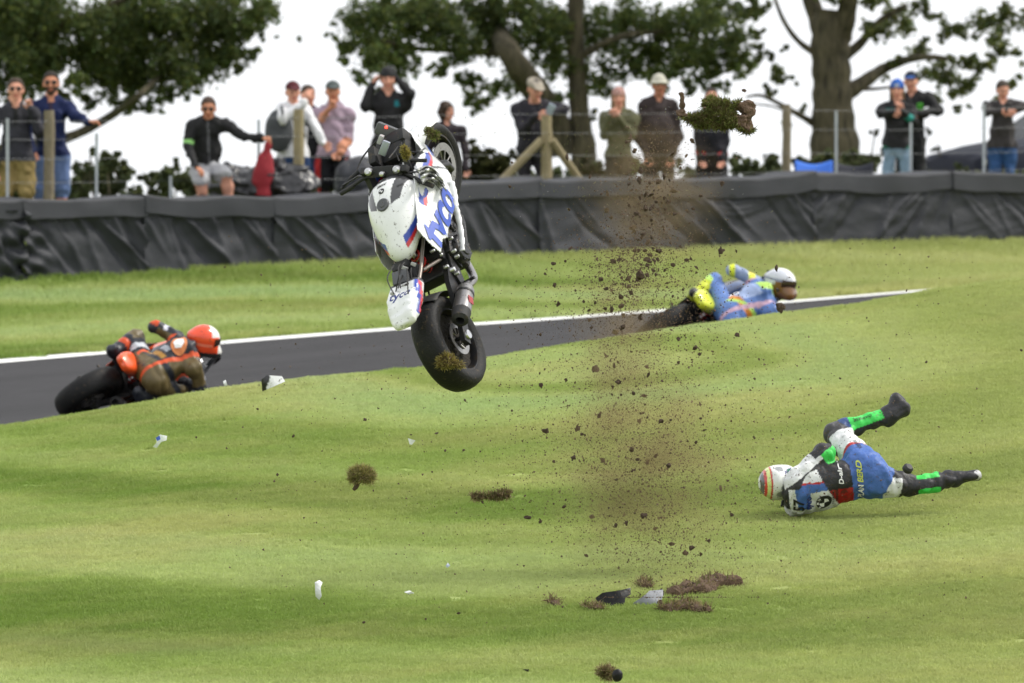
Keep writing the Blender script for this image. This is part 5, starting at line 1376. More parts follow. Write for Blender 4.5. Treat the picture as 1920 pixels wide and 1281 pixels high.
# --- left group
def open_jacket(inner, w=.035):
    def cf(v, tags, k, lat, up, fw, J):
        t = np.isin(tags, ['torso', 'waist']); b = (v - J['neck']) @ lat; s = (v - J['neck']) @ up; fr = (v - J['neck']) @ fw
        k[t & (np.abs(b) < w * (1 + np.clip(s, -.2, 0) * 3)) & (fr > .02) & (s > -.22)] = inner
        return k
    return cf
spectator('man in a dark grey jacket and khaki shorts at the left edge', 30, 147, 91.9, dict(torso=GR(62, 62, 70), pelvis=GR(176, 155, 100), shin=SK * .95), SK, (.05, .03, .02), dict(el=(-16, 262, -.1), wl=(-8, 320, -.15), er=(72, 250, -.05), wr=(58, 205, -.16)), shorts=True, seed=2, glasses=True, cfun=open_jacket(BLACK, .04), hand_opts={'r': dict(curl=.9, dir=(-.3, -.1, .9))}, hstyle='short')
spectator('bearded man in a navy jacket and pale blue shorts behind the lichened post', 96, 135, 92.4, dict(torso=GR(30, 44, 92), pelvis=GR(120, 145, 196), shin=SK2), SK2, (.02, .014, .01), dict(el=(48, 248, -.1), wl=(62, 285, -.2), er=(140, 218, -.1), wr=(165, 229, -.3)), shorts=True, seed=3, glasses=True, beard=np.array([.05, .032, .022]), cfun=open_jacket(GR(60, 50, 75), .03), hand_opts={'r': dict(dir=(1, -.2, .05), n=(0, -.3, -1), curl=.5)})
# the crouching marshal-like man
def armband(v, tags, k, lat, up, fw, J):
    d = np.linalg.norm(J['wl'] - J['el']); t = ((v - J['sl']) @ nrm(J['el'] - J['sl'])) / np.linalg.norm(J['el'] - J['sl'])
    k[(tags == 'uarml') & (t > .72) & (t < .9)] = np.array([.30, .62, .20])
    b = (v - J['neck']) @ lat; fr = (v - J['neck']) @ fw
    k[np.isin(tags, ['torso', 'waist']) & (np.abs(b) < .011) & (fr > 0)] = GR(120, 120, 125)
    return k
J, q, o, H0 = stand(392, 179, 92.6)
q = .99
setj(J, 92.6, head=(391, 203, 0), neck=(390, 224, .05), pel=(385, 318, .18), sl=(360, 234, .03), sr=(421, 232, .03), el=(353, 275, -.02), wl=(368, 313, -.28), er=(455, 256, -.1), wr=(490, 259, -.22), hl=(376, 324, .16), hr=(397, 324, .16), kl=(377, 340, -.26), kr=(424, 326, -.22), al=(380, 412, -.1), ar=(432, 400, -.05), tl=(376, 416, -.25), tr=(436, 404, -.2))
build_person('person', 'crouching man in a black jacket with a green armband and pale shorts', J, q, o, dict(fwd=(0, -1, 0), cols=dict(torso=BLACK * 1.3, pelvis=GR(200, 200, 205), shin=SK * .95, skin=SK2), shorts=True, seed=4, cfun=armband, suit=1.05, hem=.03, fold=.012, jacket=True), SK2, V((.06, .035, .025)), glasses=True, hstyle='short', hand_opts={'r': dict(dir=(1, -.1, 0), n=(0, 0, -1), curl=.8), 'l': dict(dir=(.5, -.5, -.4), n=(0, 0, -1))})
# hoodie man and his friend behind
def hood(J, lat, up, fw, R): return [prim_ell(J['neck'] + up * .0 - fw * .04, (.13, .10, .07), np.stack([lat, fw, up], 1), 'torso', .05)]
def strap(v, tags, k, lat, up, fw, J):
    b = (v - J['neck']) @ lat; s = (v - J['neck']) @ up
    t = np.isin(tags, ['torso', 'waist'])
    k[t & (np.abs(b + .02 + (s + .1) * .75) < .018) & (s < -.05) & (s > -.35)] = BLACK * 2
    return k
spectator('man in a white hoodie and maroon cap shading his eyes', 549, 153, 94.4, dict(torso=GR(252, 252, 255) * 1.15, pelvis=GR(62, 88, 136)), SK, (.03, .02, .015), dict(sl=(527, 202, 0), sr=(572, 205, .05), el=(530, 222, -.28), wl=(571, 192, -.22), er=(592, 240, -.1), wr=(607, 268, -.25)), seed=5, hat=dict(k='cap', c=GR(96, 30, 42)), extra=hood, cfun=strap, hand_opts={'l': dict(dir=(.5, 0, 1), n=(0, 1, 0), curl=.4), 'r': dict(dir=(.6, -.2, -.8))}, face=(.15, -1, 0), headface=(.25, -1, -.1))
spectator('man with cropped hair half hidden behind the white hoodie man', 578, 160, 95.4, dict(torso=GR(45, 45, 50), pelvis=GR(62, 88, 136)), SK, (.06, .04, .03), dict(el=(556, 270, 0), wl=(560, 315, 0), er=(604, 262, .1), wr=(604, 305, .1)), seed=6, headface=(.35, -1, 0))
spectator('man in a lilac t-shirt and grey cap with a hand at his chin', 624, 152, 95.2, dict(torso=GR(196, 172, 190), pelvis=GR(26, 26, 34), farm=SK2, shin=SK2 * .9), SK2, (.03, .02, .015), dict(el=(601, 226, -.05), wl=(618, 203, -.17), er=(653, 262, .0), wr=(638, 286, -.16)), shorts=True, seed=7, hat=dict(k='cap', c=GR(90, 100, 100)), hand_opts={'l': dict(dir=(.5, -.2, .8), curl=.9), 'r': dict(dir=(-.7, -.3, -.5))}, headface=(.1, -1, -.05),
          cfun=lambda v, tags, k, lat, up, fw, J: (k.__setitem__(np.isin(tags, ['shortl', 'shortr', 'thighl', 'thighr']) & (np.abs(((v - J['pel']) @ lat)) > .14) & (((v - J['pel']) @ up) < -.08), GR(190, 40, 45)), k)[1])
spectator('man in a black hooded jacket with both hands on his head', 728, 128, 95.6, dict(torso=BLACK * 1.25, pelvis=BLACK * 1.6), SK, (.02, .015, .012), dict(el=(686, 198, -.1), wl=(697, 158, -.02), er=(771, 176, -.1), wr=(744, 147, -.02)), seed=8, hat=dict(k='beanie', c=BLACK * 1.5), extra=hood, hand_opts={'l': dict(dir=(.55, .1, .8), n=(1, 0, -.5), curl=.4), 'r': dict(dir=(-.7, .1, .5), n=(-1, 0, -.5), curl=.4)}, headface=(.05, -1, -.08),
          cfun=lambda v, tags, k, lat, up, fw, J: (k.__setitem__(np.isin(tags, ['torso']) & (np.abs((v - J['neck']) @ lat - .10) < .022) & (np.abs((v - J['neck']) @ up + .09) < .035) & ((v - J['neck']) @ fw > 0), GR(40, 140, 150)), k)[1])
spectator('curly haired person in dark clothes behind the flying front wheel', 838, 193, 95.6, dict(torso=GR(58, 50, 56), pelvis=GR(40, 40, 48)), SK * .9, (.045, .028, .018), None, seed=9, hstyle='curly', headface=(.7, -.7, 0), hands=('l', 'r'))
# --- middle group
spectator('man in a pale flat cap leaning over the braced post looking at a phone', 1000, 143, 97.0, dict(torso=GR(52, 50, 58), pelvis=GR(48, 46, 52)), SK, (.08, .07, .06), dict(head=(1003, 167, -.12), neck=(1000, 190, 0), sl=(968, 204, 0), sr=(1040, 200, 0), el=(978, 246, -.15), wl=(1008, 216, -.33), er=(1058, 204, -.1), wr=(1030, 212, -.3)), seed=10, fat=1.15, hat=dict(k='flat', c=GR(188, 178, 162)), headface=(.45, -.8, -.35), hand_opts={'l': dict(dir=(.8, -.3, 0), curl=1.0), 'r': dict(dir=(-.8, -.3, 0), curl=1.0)})
spectator('woman in a pale pink hat and olive coat with her hands clasped', 1160, 166, 97.6, dict(torso=GR(112, 112, 82), pelvis=GR(70, 66, 58)), SK, (.25, .17, .1), dict(el=(1132, 256, -.05), wl=(1143, 219, -.2), er=(1186, 256, -.05), wr=(1158, 217, -.22)), seed=11, hat=dict(k='beanie', c=GR(205, 160, 150)), hstyle='long', headface=(.05, -1, -.05), hand_opts={'l': dict(dir=(.5, -.1, .9), curl=1.1), 'r': dict(dir=(-.5, -.1, .9), curl=1.1)})
spectator('stout man in a white brimmed hat and brown coat behind the dust', 1236, 142, 97.8, dict(torso=GR(66, 56, 56), pelvis=GR(52, 46, 46)), SK2 * .8, (.1, .08, .07), dict(sl=(1208, 198, 0), sr=(1262, 198, 0), el=(1197, 256, -.03), wl=(1214, 296, -.16), er=(1274, 256, -.03), wr=(1258, 298, -.16)), seed=12, fat=1.35, hat=dict(k='brim', c=GR(225, 222, 205)), hstyle='none', headface=(.2, -1, .03))
spectator('person in a black top and red-trimmed shorts behind the flying turf', 1334, 165, 97.6, dict(torso=GR(26, 27, 38), pelvis=GR(24, 24, 30), shin=SK * .9), SK, (.03, .02, .015), dict(el=(1310, 262, .02), wl=(1318, 300, -.08), er=(1360, 262, .02), wr=(1352, 300, -.08)), seed=13, shorts=True, fat=1.1,
          cfun=lambda v, tags, k, lat, up, fw, J: (k.__setitem__(np.isin(tags, ['pelvis', 'thighl', 'thighr', 'shortl', 'shortr']) & (np.abs(((v - J['pel']) @ up) + .02) < .03), GR(200, 40, 40)), k)[1])
# --- right group
def teal(v, tags, k, lat, up, fw, J):
    b = (v - J['neck']) @ lat; s = (v - J['neck']) @ up; t = np.isin(tags, ['torso', 'uarml', 'uarmr'])
    k[t & (np.abs(b + .09) < .05) & (np.abs(s + .09) < .035)] = GR(60, 170, 160)
    k[np.isin(tags, ['farmr']) & (np.abs(((v - J['er']) @ nrm(J['wr'] - J['er'])) - .09) < .045)] = GR(60, 170, 160)
    k[np.isin(tags, ['pelvis', 'waist', 'thighl', 'thighr']) & (np.abs((v - J['pel']) @ up + .02) < .018)] = GR(50, 130, 110)
    return k
spectator('woman in a bright blue beanie, black jacket and pale jeans', 1682, 151, 100.6, dict(torso=BLACK * 1.4, pelvis=GR(150, 178, 205)), SK, (.12, .07, .03), dict(el=(1652, 214, -.1), wl=(1672, 212, -.25), er=(1712, 226, -.1), wr=(1692, 208, -.24)), seed=14, hat=dict(k='beanie', c=GR(40, 105, 205), b=GR(200, 210, 225)), hstyle='long', cfun=teal, headface=(-.1, -1, -.1), hand_opts={'l': dict(dir=(1, 0, .1), curl=.9), 'r': dict(dir=(-.4, -.1, 1), curl=1.0)})
res, Jm, qm, om, Hm = spectator('man in a black jacket with a green claw emblem and blue cap', 1708, 134, 101.0, dict(torso=BLACK * 1.2, pelvis=BLACK * 1.5), SK, (.04, .03, .02), dict(sl=(1690, 185, 0), sr=(1740, 182, 0), el=(1690, 225, -.05), wl=(1702, 230, -.3), er=(1760, 208, -.05), wr=(1722, 214, -.25)), seed=15, hat=dict(k='cap', c=GR(30, 40, 60), b=GR(30, 90, 170)), headface=(-.15, -1, -.05), hand_opts={'r': dict(dir=(-1, -.1, -.1), curl=1.0), 'l': dict(dir=(-.3, -.2, .4), curl=1.0)})
rootm, bodym, Frm, (latm, upm, fwm), (bv, bf_) = res
bvm = bvh_of(bv, bf_); m_claw = mat('claw_green', (.10, .55, .04), .6)
ec = Jm['neck'] - om + latm * .105 - upm * .13
for i in range(3):
    x0 = -.034 + .027 * i
    pl = [(x0, .045), (x0 + .016, .038), (x0 + .014, .0), (x0 + .018, -.02), (x0 + .006, -.05 - .012 * (i == 1)), (x0 + .002, -.01)]
    decal('claw_mark', poly_tris(pl, .02), ec, latm, upm, fwm, bvm, .006, m_claw, rootm)
spectator('man in a grey jacket and blue jeans leaning on the fence at right', 1880, 152, 100.4, dict(torso=GR(72, 68, 68), pelvis=GR(58, 96, 150)), SK, (.06, .045, .035), dict(sl=(1852, 200, 0), sr=(1906, 198, 0), el=(1852, 212, -.25), wl=(1888, 209, -.40), er=(1922, 200, -.25), wr=(1894, 208, -.38)), seed=16, headface=(.25, -.85, -.3), hand_opts={'l': dict(dir=(.9, -.1, -.1), curl=.6), 'r': dict(dir=(-.9, -.1, -.1), curl=.8)})

# things they carry
m_red = mat('red_cloth', (.30, .02, .03), .8)
def red_bag():
    c = P(497, 310, 93.3); zb = zg(c[0], c[1])
    pr = [prim_cone(P(503, 268, 93.3), P(494, 330, 93.3), .05, .095, k=.05, flat=((0, 1, 0), .5)), prim_cone(P(493, 330, 93.3), V([P(493, 340, 93.3)[0], c[1], zb + .12]), .095, .09, k=.05, flat=((0, 1, 0), .5))]
    v, f, _ = sdf_mesh(pr, .014, lambda p: .012 * wav(p, 3, 3, 18))
    setp(mkobj('red_jacket', v, f, m_red), 'red cloth hanging between the crouching man and the white hoodie man', 'cloth')
red_bag()
ph = MB().box(P(1032, 205, 96.62), (.085, .012, .15), np.array(Matrix.Rotation(.5, 3, 'Y') @ Matrix.Rotation(.6, 3, 'X')), .004).build('phone', mat('pale_blue_case', (.40, .48, .60), .4), None)
setp(ph, 'pale blue phone held by the man in the flat cap', 'phone')
# grey rucksack strapped on the white hoodie man
v, f, _ = sdf_mesh([prim_ell(P(523, 245, 94.25), (.16, .10, .24), k=.05), prim_cone(P(528, 200, 94.15), P(530, 215, 93.95), .02, .02, k=.02)], .014, lambda p: .008 * wav(p, 5, 3, 18))
setp(mkobj('rucksack', v, f, mat('rucksack_cloth', (.06, .065, .07), .85, var=.3)), 'dark grey rucksack on the back of the white hoodie man', 'rucksack')

# ------------------------------------------------------------------ racers on the track
def helmet(root, o, hc, Fr, colfun, visor=True, q=1.0):
    pr = [prim_ell((0, -.015, .025), (.126, .150, .130), k=.04), prim_cone((-.05, .095, -.075), (.05, .095, -.075), .062, .062, k=.05), prim_ell((0, -.02, -.06), (.112, .125, .075), k=.06), prim_ell((0, -.135, .050), (.060, .035, .020), k=.05)]
    v, f, _ = sdf_mesh(pr, .008, None, lambda p: -.125 - p[..., 2])
    hm_ = mkobj('helmet', (v * q) @ Fr.T + hc - o, f, m_helmet, root, True, colfun(v))
    vv = []
    for a in np.linspace(-1.25, 1.25, 25):
        for z in np.linspace(-.035, .062, 9):
            k = math.sqrt(max(.05, 1 - ((z - .025) / .135) ** 2)); vv.append((.130 * k * math.sin(a) , -.015 + .158 * k * math.cos(a), z))
    vo = mkobj('visor', (np.array(vv) * q) @ Fr.T + hc - o, grid_faces(25, 9), m_visor, hm_)
    return hm_, (v * q) @ Fr.T + hc - o, f
def track_bike(axle_px, D, h_az, lean, label, liv):
    h = nrm([math.sin(h_az), math.cos(h_az), .035]); r0 = nrm(np.cross(h, [0, 0, 1])); th = math.radians(lean)
    z0 = np.cross(r0, h); U = z0 * math.cos(th) + r0 * math.sin(th); Lf = np.cross(U, h)
    ax = P(*axle_px, D); org = ax - U * .325
    M = Matrix(((h[0], Lf[0], U[0], org[0]), (h[1], Lf[1], U[1], org[1]), (h[2], Lf[2], U[2], org[2]), (0, 0, 0, 1)))
    low = ax[2] - math.sqrt(max(0, 1 - U[2] ** 2 * 0 - Lf[2] ** 2)) * .30 - .03
    return motorbike(M, label, liv, False, m_bikepaint_clean), M
def liv_two(main, second, tailc):
    def f(part, x, y, z):
        c = np.tile(V(main), (len(x), 1))
        if part == 'tail':
            c[:] = V(tailc); c[z < .76] = V(second); c[(x > .17)] = BLACK
        elif part == 'tank': c[np.abs(y) > .13] = V(second)
        elif part == 'side': c[(z < .45)] = V(second); c[np.abs(z - .6 - .2 * (x - .9)) < .03] = V(tailc)
        return c
    return f
OR = np.array([.80, .10, .02]); GOLD = np.array([.20, .145, .055]); NB = np.array([.016, .018, .026])
FY = np.array([.62, .68, .04]); FG = np.array([.42, .66, .12]); TB = np.array([.09, .17, .42]); LB = np.array([.30, .38, .60])
def racer(label, D, x0, y0, sc, colfun, helmfun, cols, hf=(.86, .50, -.08), hup=(.12, -.30, 1.0), group='racers leaning through the bend'):
    T = lambda px, py, dd: P(x0 + (px - 383) * sc, y0 + (py - 640) * sc, D + dd)
    J = dict(head=T(384, 641, .02), neck=T(356, 655, -.05), pel=T(285, 702, -.22), sl=T(333, 634, .10), sr=T(366, 690, -.22), el=T(290, 613, .10), wl=T(326, 626, .42), er=T(378, 728, -.18), wr=T(340, 716, .05),
             hl=T(270, 688, -.12), hr=T(292, 720, -.28), kl=T(254, 632, .16), al=T(214, 662, .0), tl=T(226, 690, .18), kr=T(338, 738, -.10), ar=T(262, 742, -.25), tr=T(268, 762, -.15))
    o = J['pel'] - [0, 0, .5]
    fwd = nrm(np.cross(J['sr'] - J['sl'], J['neck'] - J['pel']))
    if fwd[1] < 0: fwd = -fwd
    v, f, k, (lat, up, fw) = human_body(J, fwd, .97, cols, h=.013, fold=.008, seed=33, cfun=colfun, suit=1.07, hump=1, boots=True)
    acc = Acc(); acc.add(v, f, k)
    for s in 'lr': hand_mesh(acc, J['w' + s], V([.6, .7, -.2]), (0, 0, -1), BLACK * 1.2 if s == 'r' else BLACK, .9, 1 if s == 'l' else -1, 1.15)
    root = empty('racer', o, label, 'racer', group)
    mkobj('body', np.concatenate(acc.v) - o, np.concatenate(acc.f), m_leather, root, True, np.concatenate(acc.c))
    Fr = frame(nrm(V(hf)), nrm(V(hup)))
    helmet(root, o, J['head'], Fr, helmfun)
    return root, (acc.v[0] - o, acc.f[0]), J, o, (lat, up, fw)
def zones_orange(v, tags, k, lat, up, fw, J):
    s = (v - J['neck']) @ up; b = (v - J['neck']) @ lat
    t = np.isin(tags, ['torso', 'waist', 'pelvis', 'thighr', 'thighl'])
    G = GOLD * .55
    c = np.tile(NB, (len(v), 1)); YO = np.array([.40, .20, .03])
    c[(s < -.36) & (s > -.60)] = G; c[(s < -.27) & (s > -.315) & (b < .12)] = YO; c[(s < -.335) & (s > -.36) & (np.abs(b) < .06)] = NB
    c[(np.abs(s + .47) < .012) & (np.sin(b * 90) > 0) & (np.abs(b) < .15)] = NB
    c[(s < -.19) & (s > -.24) & (np.abs(b - .02) < .05)] = [.35, .37, .42]
    c[(b > .15) & (s > -.30)] = G; c[np.abs(b - .155) < .018] = OR * .75; c[(np.abs(b + .15 + .2 * (s + .2)) < .018) & (s > -.4)] = OR * .8
    c[s < -.60] = NB
    k[t] = c[t]
    th = tags == 'thighl'; tl_ = ((v - J['hl']) @ nrm(J['kl'] - J['hl'])) / np.linalg.norm(J['kl'] - J['hl'])
    k[th & (tl_ > .35)] = NB; k[th & (tl_ > .45) & (tl_ < .62)] = [.50, .52, .56]; k[th & (tl_ > .78)] = G
    for a in ('l', 'r'):
        ax_ = ((v - J['s' + a]) @ nrm(J['e' + a] - J['s' + a])) / np.linalg.norm(J['e' + a] - J['s' + a])
        m = tags == 'uarm' + a; k[m] = G; k[m & ((v - J['s' + a])[:, 2] > ax_ * (J['e' + a] - J['s' + a])[2] + .012)] = NB
        k[m & (ax_ > .86)] = NB; k[m & (ax_ > .90) & ((v - J['s' + a])[:, 2] > ax_ * (J['e' + a] - J['s' + a])[2] + .015)] = OR * .7; k[m & (ax_ > .5) & (ax_ < .66) & ((v - J['s' + a])[:, 2] > ax_ * (J['e' + a] - J['s' + a])[2] + .012)] = [.45, .46, .55]
        k[tags == 'farm' + a] = NB
    k[np.isin(tags, ['shinl', 'shinr', 'bootl', 'bootr', 'footl', 'footr'])] = NB
    k[(tags == 'shinl') & (((v - J['kl']) @ nrm(J['al'] - J['kl'])) < .06)] = G
    k[(tags == 'bootl') & (((v - J['al']) @ nrm(J['kl'] - J['al'])) > .10)] = OR * .7
    return k
def zones_orange_plain(v, tags, k, lat, up, fw, J):
    s = (v - J['neck']) @ up; b = (v - J['neck']) @ lat; L = np.linalg.norm(J['neck'] - J['pel']); bk = ((v - J['neck']) @ fw) < .05
    t = np.isin(tags, ['torso', 'waist'])
    k[t] = GOLD; k[t & (s > -.30) & (np.abs(b) < .19)] = NB
    k[t & (s < -.20) & (s > -.24) & (b < .10)] = np.array([.42, .24, .03])
    k[t & (np.abs(b + .14 - .1 * (s + .1)) < .02)] = OR * .8
    k[t & (np.abs(b - .17) < .017) & (s < -.05)] = OR * .75
    p = np.isin(tags, ['pelvis', 'thighr', 'thighl']); k[p] = GOLD
    tt = ((v - J['hr']) @ nrm(J['kr'] - J['hr'])) / np.linalg.norm(J['kr'] - J['hr'])
    k[(tags == 'thighr') & (tt > .75)] = NB
    for a in ('uarml', 'farml', 'uarmr', 'farmr'):
        m = tags == a; k[m] = GOLD; k[m & (((v - J['neck']) @ up) > (-.06 if a.endswith('l') else -.5)) & (np.sin(v[:, 2] * 40) > .2)] = NB
    k[(tags == 'farml') | ((tags == 'uarml') & (((v - J['sl']) @ nrm(J['el'] - J['sl'])) > .8 * np.linalg.norm(J['el'] - J['sl'])))] = OR * .7
    k[np.isin(tags, ['shinl', 'shinr'])] = NB; k[np.isin(tags, ['bootl', 'bootr'])] = NB
    k[(tags == 'shinl') & (((v - J['kl']) @ nrm(J['al'] - J['kl'])) < .07)] = GOLD
    k[(tags == 'bootl') & ((v - J['al'])[:, 2] > .03)] = OR * .7
    return k
def helm_orange(v):
    c = np.tile(np.array([.75, .07, .02]), (len(v), 1)); x, y, z = v.T
    c[((z > .075) & (y > .0)) | (y > .09)] = [.74, .72, .70]; c[z < -.07] = [.03, .03, .03]
    c[(np.abs(z - .0) < .012) & (y < .02)] = [.78, .2, .12]; return c
bk1, M1 = track_bike((166, 736), 74.0, math.radians(27), 57, 'black and orange superbike leaning hard over on the track', liv_two(NB, OR, OR))
r1, b1, J1, o1, fr1 = racer('racer in black and gold leathers with an orange and white helmet', 74.0, 383, 640, 1.0, zones_orange, helm_orange, dict(torso=GOLD, pelvis=GOLD, skin=BLACK))
lat, up, fw = fr1; bv1 = bvh_of(*b1)
oc = J1['neck'] - o1 - up * .10 + lat * .02
decal('emblem', poly_tris(circle_poly(.085, 26), .03), oc, lat, up, -fw, bv1, .008, mat('emblem_orange', (.62, .20, .06), .5), r1, .35)
decal('emblem_centre', poly_tris([(-.02, .06), (.03, .05), (.045, .0), (.02, -.05), (-.04, -.045), (-.05, .01)], .03), oc, lat, up, -fw, bv1, .013, mat('emblem_white', (.78, .78, .78), .4), r1, .35)
def zones_blue(v, tags, k, lat, up, fw, J):
    s = (v - J['neck']) @ up; b = (v - J['neck']) @ lat
    t = np.isin(tags, ['torso', 'waist', 'pelvis']); k[t] = TB
    k[t & (s > -.30) & (s < -.10) & (np.abs(b) < .12)] = LB
    k[t & (np.abs(s + .33) < .03) & (b > -.05)] = np.array([.62, .22, .03])
    k[t & (np.abs(s + .40 - .5 * b) < .022)] = FG
    k[t & (s > -.085) & (np.abs(b - .0) < .10)] = FG * .9
    k[t & (np.abs(b + .19) < .02)] = np.array([.6, .35, .42]); k[t & (np.abs(b - .19) < .02)] = np.array([.5, .32, .42])
    k[np.isin(tags, ['thighl', 'thighr'])] = TB; k[np.isin(tags, ['shinl', 'bootl'])] = FY * .8
    k[np.isin(tags, ['shinr', 'bootr'])] = NB
    tt = (v - J['kl']) @ nrm(J['al'] - J['kl']); k[(tags == 'shinl') & (tt < .1)] = FG
    k[(tags == 'uarml')] = LB * .7; k[tags == 'farml'] = np.array([.45, .14, .03]); k[(tags == 'uarml') & (np.sin(v[:, 0] * 34) > .5)] = FY
    k[np.isin(tags, ['uarmr', 'farmr'])] = TB * .8; return k
def helm_blue(v):
    c = np.tile(np.array([.52, .54, .60]), (len(v), 1)); x, y, z = v.T
    c[(z < .05) & (y > -.03)] = [.17, .075, .022]; c[(z < .0) & (y > -.1)] = [.17, .075, .022]; c[(np.abs(z - .05) < .012)] = [.2, .22, .3]; c[(z > .06) & (np.abs(x) < .04)] = [.8, .8, .8]; return c
bk2, M2 = track_bike((1247, 616), 78.5, math.radians(27), 57, 'dark superbike with a fluorescent yellow tail leaning through the bend', liv_two(TB * .5, NB, FY))
r2, b2, J2, o2, fr2 = racer('racer in blue and fluorescent leathers with a silver and brown helmet', 78.5, 1464, 533, .96, zones_blue, helm_blue, dict(torso=TB, pelvis=TB, skin=BLACK), (.93, -.30, -.22), (.30, -.15, 1.0))

# ------------------------------------------------------------------ the fallen rider
FD = 59.3
T = lambda px, py, dd=0: P(px, py, FD + dd)
J = dict(head=T(1461, 905, .16), neck=T(1479, 929, .06), pel=T(1628, 893, .08), sl=T(1489, 950, .12), sr=T(1488, 903, .0), el=T(1530, 940, .42), wl=T(1500, 930, .62), er=T(1546, 852, .06), wr=T(1540, 890, .30),
         hl=T(1634, 904, .06), hr=T(1616, 868, .06), kl=T(1706, 910, .12), al=T(1790, 899, .16), tl=T(1832, 891, .16), kr=T(1568, 812, .36), ar=T(1668, 777, .42), tr=T(1679, 748, .44))
GREEN = np.array([.05, .58, .09]); LBLU = np.array([.055, .13, .40]); LWH = np.array([.66, .67, .68]); LBK = np.array([.022, .022, .026]); LGR = np.array([.05, .05, .055])
def zones_fallen(v, tags, k, lat, up, fw, J):
    # a runs from the neck to the tail bone, b across the back towards the raised shoulder
    a = -(v - J['neck']) @ up * .88; b = (v - J['neck']) @ lat - .04; back = ((v - J['neck']) @ fw) < .06
    t = np.isin(tags, ['torso', 'waist', 'pelvis'])
    c = np.tile(LWH, (len(v), 1))
    c[(a > .035) & (a < .31) & (b > -.02)] = LBLU
    c[(a > .035) & (a < .115) & (b > -.10)] = LBLU
    c[(a > .035) & (a < .33) & (b > .105)] = LWH
    c[(a > .11 + .15 * (b + .1)) & (a < .275 - .3 * (b + .03)) & (b < .035 + .12 * (a - .1))] = LWH
    c[(np.abs(b - .105) < .006) & (a < .33)] = RED * .8
    blk = (a > .27 - .35 * (b + .03)) & (a < .42 + .10 * b)
    c[blk] = LBK
    c[blk & (b < .045) & (b > -.13) & (np.abs((a - .335) - .0 * b) < .045 + .28 * np.clip(b + .10, -.1, .2))] = RED * .62
    c[(a > .395 + .08 * b)] = LBLU
    c[(a < -.012)] = LBK
    k[t] = c[t]
    k[tags == 'neck'] = LBK
    def along(p, q_): d = J[q_] - J[p]; L = np.linalg.norm(d); return ((v - J[p]) @ (d / L)) / L
    ah = along('hr', 'kr'); m = tags == 'thighr'; side = (v - J['hr']) @ nrm(np.cross(J['kr'] - J['hr'], fw)); side = side * np.sign(nrm(np.cross(J['kr'] - J['hr'], fw))[0])
    k[m] = LGR; k[m & (side > -.02 - .1 * (.5 - ah))] = LWH; k[m & (ah < .22 + .6 * side)] = LBLU
    k[m & (np.abs(ah - .22 - .6 * side) < .03)] = RED * .7
    k[m & (ah > .80)] = LGR
    ah = along('kr', 'ar'); m = np.isin(tags, ['shinr']); side = (v - J['kr']) @ nrm(V([-.25, 0, 1]))
    ax_ = J['kr'] + np.clip(ah, 0, 1)[:, None] * (J['ar'] - J['kr']); upz = (v - ax_)[:, 2] - .2 * (v - ax_)[:, 1]
    m = np.isin(tags, ['shinr', 'bootr'])
    k[m] = LBK; k[m & (upz > .000) & (ah > .10 + .0) & (ah < .86)] = GREEN; k[m & (upz > .03) & (ah < .26)] = LBLU * .45
    ah = along('hl', 'kl'); m = tags == 'thighl'; ax_ = J['hl'] + np.clip(ah, 0, 1)[:, None] * (J['kl'] - J['hl']); upz = (v - ax_)[:, 2]
    k[m] = LWH; k[m & (ah > .72)] = LBK; k[m & (upz > .045)] = LBK; k[m & (ah < .12 + .9 * upz)] = LBLU
    ah = along('kl', 'al'); m = np.isin(tags, ['shinl', 'bootl']); ax_ = J['kl'] + np.clip(ah, 0, 1)[:, None] * (J['al'] - J['kl']); upz = (v - ax_)[:, 2]
    k[m] = LBK; k[m & (np.abs(upz) > .034) & (ah > -.1) & (ah < .65)] = GREEN
    for s in 'lr': k[tags == 'foot' + s] = LBK
    dt = np.linalg.norm(v - J['tr'], axis=1); k[(tags == 'footr') & (dt < .038) & (v[:, 2] > J['tr'][2] + .015)] = [.45, .45, .46]
    dt = np.linalg.norm(v - J['tl'], axis=1); k[(tags == 'footl') & (dt < .036)] = [.45, .45, .46]
    ah = along('sr', 'er'); m = tags == 'uarmr'; ax_ = J['sr'] + np.clip(ah, 0, 1)[:, None] * (J['er'] - J['sr']); sd_ = (v - ax_) @ nrm([.55, 0, -.8])
    k[m] = LWH; k[m & (sd_ > .012)] = LBK; k[m & (ah > .86)] = GREEN; k[m & (ah > .70) & (sd_ < -.02)] = LBK
    k[tags == 'farmr'] = GREEN; k[np.isin(tags, ['uarml', 'farml'])] = LWH
    tsh = t & (a > -.2) & (a < .045) & (b > .0); sd2 = (v - J['sr'])
    k[t & (np.abs(a + .022 - .12 * b) < .014)] = LBK
    return k
fwd = V([0, 1, 0])
